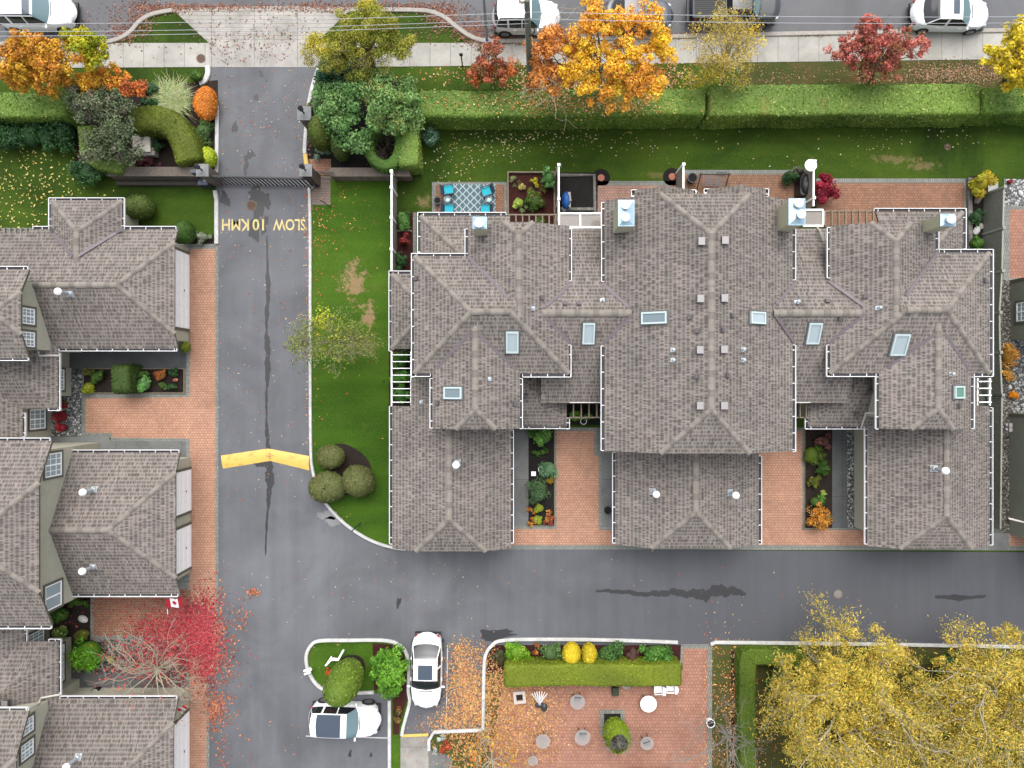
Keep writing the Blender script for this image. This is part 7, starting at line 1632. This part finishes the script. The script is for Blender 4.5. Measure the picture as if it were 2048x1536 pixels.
# ---------------------------------------------------------------- bare and willow like trees
def branchy(label, base, spread, n, L, r, depth, mat, lean=(0, 0), group=None, up=1.0, leafn=0, pal=None, size=.1, aspect=.3, jit=.16, curl=.22, name='tree', kids=(2, 3), zmin=0, fill=None):
    """a tree drawn by its branches: n limbs leaving the trunk, each forking, with leaves at the tips"""
    b = P(*base); t = thing(name, label, 'tree', tuple(b), 0, group); m = MB(); tips = []
    fork = b+Vector((lean[0]*.4, lean[1]*.4, zmin or L*.5)); m.tube([b, b.lerp(fork, .6), fork], [r*1.6, r*1.3, r*1.1], 8)
    for k in range(n):
        a = 2*math.pi*(k+random.uniform(-.3, .3))/n; s = random.uniform(.5, 1.15)*spread
        twigs(m, fork, (math.cos(a)*s+lean[0]*.12, math.sin(a)*s+lean[1]*.12, up*random.uniform(.7, 1.2)), L*random.uniform(.8, 1.15), r*.62, depth, .55, 5, tips, curl, kids)
    m.build('trunk', mat, t, tuple(b), True)
    if leafn:
        tp = np.array([list(q) for q, d in tips]); td = np.array([list(d) for q, d in tips]); k = rng.integers(0, len(tp), leafn)
        p = tp[k]-td[k]*rng.uniform(0, L*.3, (leafn, 1))+rng.normal(0, jit, (leafn, 3)); nn = unit(leafn)*.9+np.array([0, 0, .5]); nn /= np.linalg.norm(nn, axis=1, keepdims=True)
        if fill:
            fp, fn, fc, _ = clumps((fork.x+lean[0], fork.y+lean[1]+.5, fork.z+fill[2]*.75), (fill[1], fill[1], fill[2]), 260, .42, fill[0], pal, None, (.3, 1.0), .4, .2, -.3)
            p = np.concatenate([p, fp]); nn = np.concatenate([nn, fn]); leafn = len(p)
        tone = (1+.16*lumps(p, 1.0, .8, len(label)))[:, None]; leaves_obj('crown', p, nn, size*rng.uniform(.6, 1.4, leafn), np.clip(pal_pick(pal, leafn, .14)*tone, .003, .85), 'leaf', t, tuple(b), aspect)
    return t, tips
random.seed(11)
branchy('bare maple with pale branches over the carpet of red leaves', (338, 1322), 1.05, 15, 1.5, .075, 4, 'palebark', (-.25, -.1), up=.5, zmin=1.1, leafn=260, pal=[G(214, 40, 60), G(226, 70, 50)], size=.06, aspect=.6)
WIL = [G(214, 184, 68), G(194, 168, 62), G(226, 200, 96), G(160, 150, 62), G(200, 172, 78), G(132, 138, 58)]
branchy('large yellow willow like tree in the lower right, left one of two', (1630, 1358), .95, 13, 2.55, .12, 4, 'palebark', (0, 0), 'yellow willow like trees', .85, 24000, WIL, .085, .24, .28, .2, zmin=3.0, fill=(38000, 4.4, 1.4))
branchy('large yellow willow like tree cut by the right edge, right one of two', (1885, 1365), .95, 13, 2.55, .12, 4, 'palebark', (.3, 0), 'yellow willow like trees', .85, 24000, WIL, .085, .24, .28, .2, zmin=3.0, fill=(38000, 4.4, 1.4))
branchy('leafless grey tree left of the yellow willow like trees', (1440, 1450), 1.1, 9, 1.9, .055, 4, 'whitebark', (.2, -.2), up=.8, zmin=1.2)
branchy('almost bare orange leaved tree over the leaf bed at the bottom', (985, 1500), .95, 8, 1.3, .07, 4, 'palebark', (0, 0), up=.7, leafn=900, pal=[G(222, 150, 50), G(206, 120, 44), G(190, 160, 50)], size=.075, aspect=.6, jit=.2, zmin=1.2)
for k, (x, y, rx, ry) in enumerate(((1690, 1380, 40, 40), (1860, 1440, 44, 44), (1780, 1310, 50, 18), (1560, 1372, 26, 40), (1900, 1330, 30, 26), (1640, 1500, 44, 34), (1980, 1510, 40, 40))):
    bush(['dark green bush under the left willow like tree', 'dark green bush between the two willow like trees', 'red tinged bush by the kerb under the willow like trees', 'dark bush at the hedge corner under the left willow like tree', 'green bush by the kerb under the right willow like tree', 'dark bush at the bottom under the left willow like tree', 'dark bush at the bottom under the right willow like tree'][k], x, y, rx, ry, 1.2, (DARKG if k != 2 else [G(120, 40, 44), G(84, 84, 40)]), size=.1, group='bushes under the willow like trees')
# ---------------------------------------------------------------- fallen leaves
def fallen(label, parts, pal, size=.075, z=.03, hz=None):
    """loose leaves on the ground: parts are (px, py, sx, sy, count[, 'box']) in pixels"""
    PX = []
    for q in parts:
        n = q[4]
        if len(q) > 5: x = rng.uniform(q[0]-q[2], q[0]+q[2], n); y = rng.uniform(q[1]-q[3], q[1]+q[3], n)
        else: x = rng.normal(q[0], q[2], n); y = rng.normal(q[1], q[3], n)
        PX.append(np.stack([x, y], -1))
    PX = np.concatenate(PX); n = len(PX); h = z if hz is None else hz; s = (HC-h)/(HC*SC)
    p = np.stack([(PX[:, 0]-1024)*s, (768-PX[:, 1])*s, h+rng.uniform(0, .025, n)], -1); nn = rng.normal(0, .28, (n, 3))+np.array([0, 0, 1]); nn /= np.linalg.norm(nn, axis=1, keepdims=True)
    o = leaves_obj('fallen_leaves', p, nn, size*rng.uniform(.5, 1.3, n), pal_pick(pal, n, .2), 'fallen', None, (0, 0, 0), .62); tag(o, label, None, None, 'stuff')
RL = [C(196, 62, 78), C(172, 50, 66), C(208, 88, 92), C(194, 92, 84), C(150, 48, 60)]
fallen('carpet of red maple leaves beside the lower garage', [(385, 1272, 24, 30, 2500), (412, 1242, 13, 34, 900), (372, 1222, 20, 14, 380), (330, 1258, 30, 14, 700), (345, 1305, 48, 34, 1500), (300, 1320, 50, 26, 800), (410, 1306, 14, 32, 1500), (330, 1220, 60, 30, 260), (250, 1240, 60, 40, 160), (335, 1395, 20, 10, 120)], RL, .068, .035)
OL = [C(200, 122, 90), C(212, 142, 104), C(182, 96, 76), C(196, 116, 76)]
fallen('scattered orange red leaves along the left road edge', [(440, 1280, 8, 60, 240), (428, 1420, 12, 22, 420), (455, 1330, 14, 70, 170), (480, 1240, 12, 30, 60), (445, 1500, 10, 30, 50), (505, 1184, 7, 4, 60), (470, 1480, 40, 60, 60)], OL, .07, .03)
BR = [C(152, 100, 80), C(136, 86, 68), C(178, 128, 102), C(120, 78, 64)]
fallen('brown leaves drifted along the street kerb', [(282, 40, 12, 20, 420), (245, 66, 14, 10, 300), (340, 16, 40, 5, 560), (450, 14, 60, 3, 420), (640, 14, 60, 5, 500), (800, 14, 60, 5, 700), (890, 32, 18, 12, 620), (945, 62, 20, 14, 620), (1000, 76, 26, 5, 300), (1040, 84, 40, 4, 200), (1390, 70, 26, 2.5, 260), (1630, 68, 30, 2, 160), (1920, 60, 26, 2, 150), (240, 30, 40, 22, 160), (450, 70, 70, 40, 170), (560, 50, 50, 30, 120), (180, 78, 30, 8, 140), (860, 60, 30, 16, 120)], BR, .058, .03)
fallen('yellow and brown leaves on the top of the long hedge', [(1150, 200, 60, 14, 700), (1240, 214, 50, 8, 360), (960, 205, 60, 14, 110), (1060, 205, 40, 14, 150)], [C(226, 206, 150), C(214, 160, 70), C(190, 130, 70)], .06, .0, 2.17)
fallen('orange and yellow leaves on the verge under the big orange tree', [(1180, 160, 60, 18, 1300), (1080, 165, 30, 14, 500), (1290, 160, 40, 14, 400), (1340, 150, 30, 14, 180), (1100, 150, 60, 20, 220), (900, 152, 60, 10, 120)], [C(196, 136, 84), C(206, 156, 96), C(160, 108, 76), C(222, 196, 150)], .07, .03)
fallen('brown leaves on the earth verge at the right', [(1900, 145, 46, 12, 900), (1850, 152, 60, 10, 300), (1660, 150, 60, 10, 120), (1980, 150, 40, 12, 500), (1540, 150, 40, 12, 120)], [C(160, 120, 92), C(178, 142, 110), C(138, 98, 76), C(186, 160, 110)], .055, .03)
fallen('small pale leaves on the back lawn', [(960, 290, 50, 18, 110), (1100, 272, 70, 9, 80), (1190, 285, 80, 18, 70), (1000, 300, 150, 40, 60, 1), (900, 340, 50, 25, 40, 1), (1500, 300, 250, 40, 40, 1), (1850, 270, 150, 30, 60, 1)], [C(226, 214, 150), C(232, 226, 190), C(206, 180, 90)], .055, .03)
fallen('yellow leaves on the left lawn', [(60, 370, 50, 55, 200), (40, 400, 40, 50, 150), (120, 350, 60, 40, 90)], [C(226, 206, 110), C(236, 222, 150), C(206, 190, 90)], .065, .03)
fallen('orange leaves on the bright lawn', [(660, 430, 30, 40, 70), (640, 460, 14, 30, 50), (700, 500, 60, 120, 50), (700, 780, 60, 200, 40), (635, 620, 8, 160, 60), (750, 395, 40, 40, 20)], [C(206, 110, 70), C(226, 180, 90), C(190, 84, 60)], .055, .03)
fallen('leaves strewn over the private road', [(527, 600, 90, 400, 380, 1), (530, 240, 80, 100, 140, 1), (617, 430, 5, 60, 240), (615, 250, 6, 50, 120), (700, 1180, 260, 60, 90, 1), (1400, 1150, 400, 90, 60, 1), (600, 1380, 180, 140, 60, 1), (616, 700, 4, 200, 160, 1)], [C(206, 150, 110), C(190, 100, 70), C(214, 196, 160)], .05, .022)
OC = [C(222, 164, 108), C(204, 138, 92), C(232, 186, 124), C(184, 118, 84), C(214, 172, 90)]
fallen('orange leaves heaped over the parking bay and garden bed', [(935, 1390, 20, 34, 1700), (985, 1400, 40, 40, 1900), (1020, 1360, 40, 14, 600), (1040, 1410, 36, 34, 900), (960, 1490, 50, 26, 1200), (1030, 1480, 50, 36, 1000), (920, 1340, 14, 20, 420), (925, 1300, 14, 12, 240), (910, 1440, 20, 16, 500), (870, 1450, 24, 10, 130), (1080, 1410, 24, 34, 360), (1090, 1480, 26, 30, 200), (960, 1310, 20, 16, 200), (1120, 1380, 24, 14, 60)], OC, .062, .035)
fallen('scattered leaves on the brick patio and the rough grass beside it', [(1230, 1430, 150, 80, 150, 1), (1418, 1420, 10, 100, 160), (1450, 1400, 16, 80, 340), (1468, 1440, 6, 60, 300), (1500, 1420, 20, 80, 200), (1450, 1510, 26, 20, 200), (1530, 1460, 30, 50, 160)], [C(226, 160, 90), C(190, 104, 62), C(236, 200, 130)], .055, .03)
fallen('leaves on the concrete sidewalk and apron', [(500, 90, 80, 35, 160, 1), (700, 110, 60, 20, 40, 1), (1250, 105, 90, 18, 120), (300, 110, 60, 18, 12)], BR, .055, .03)
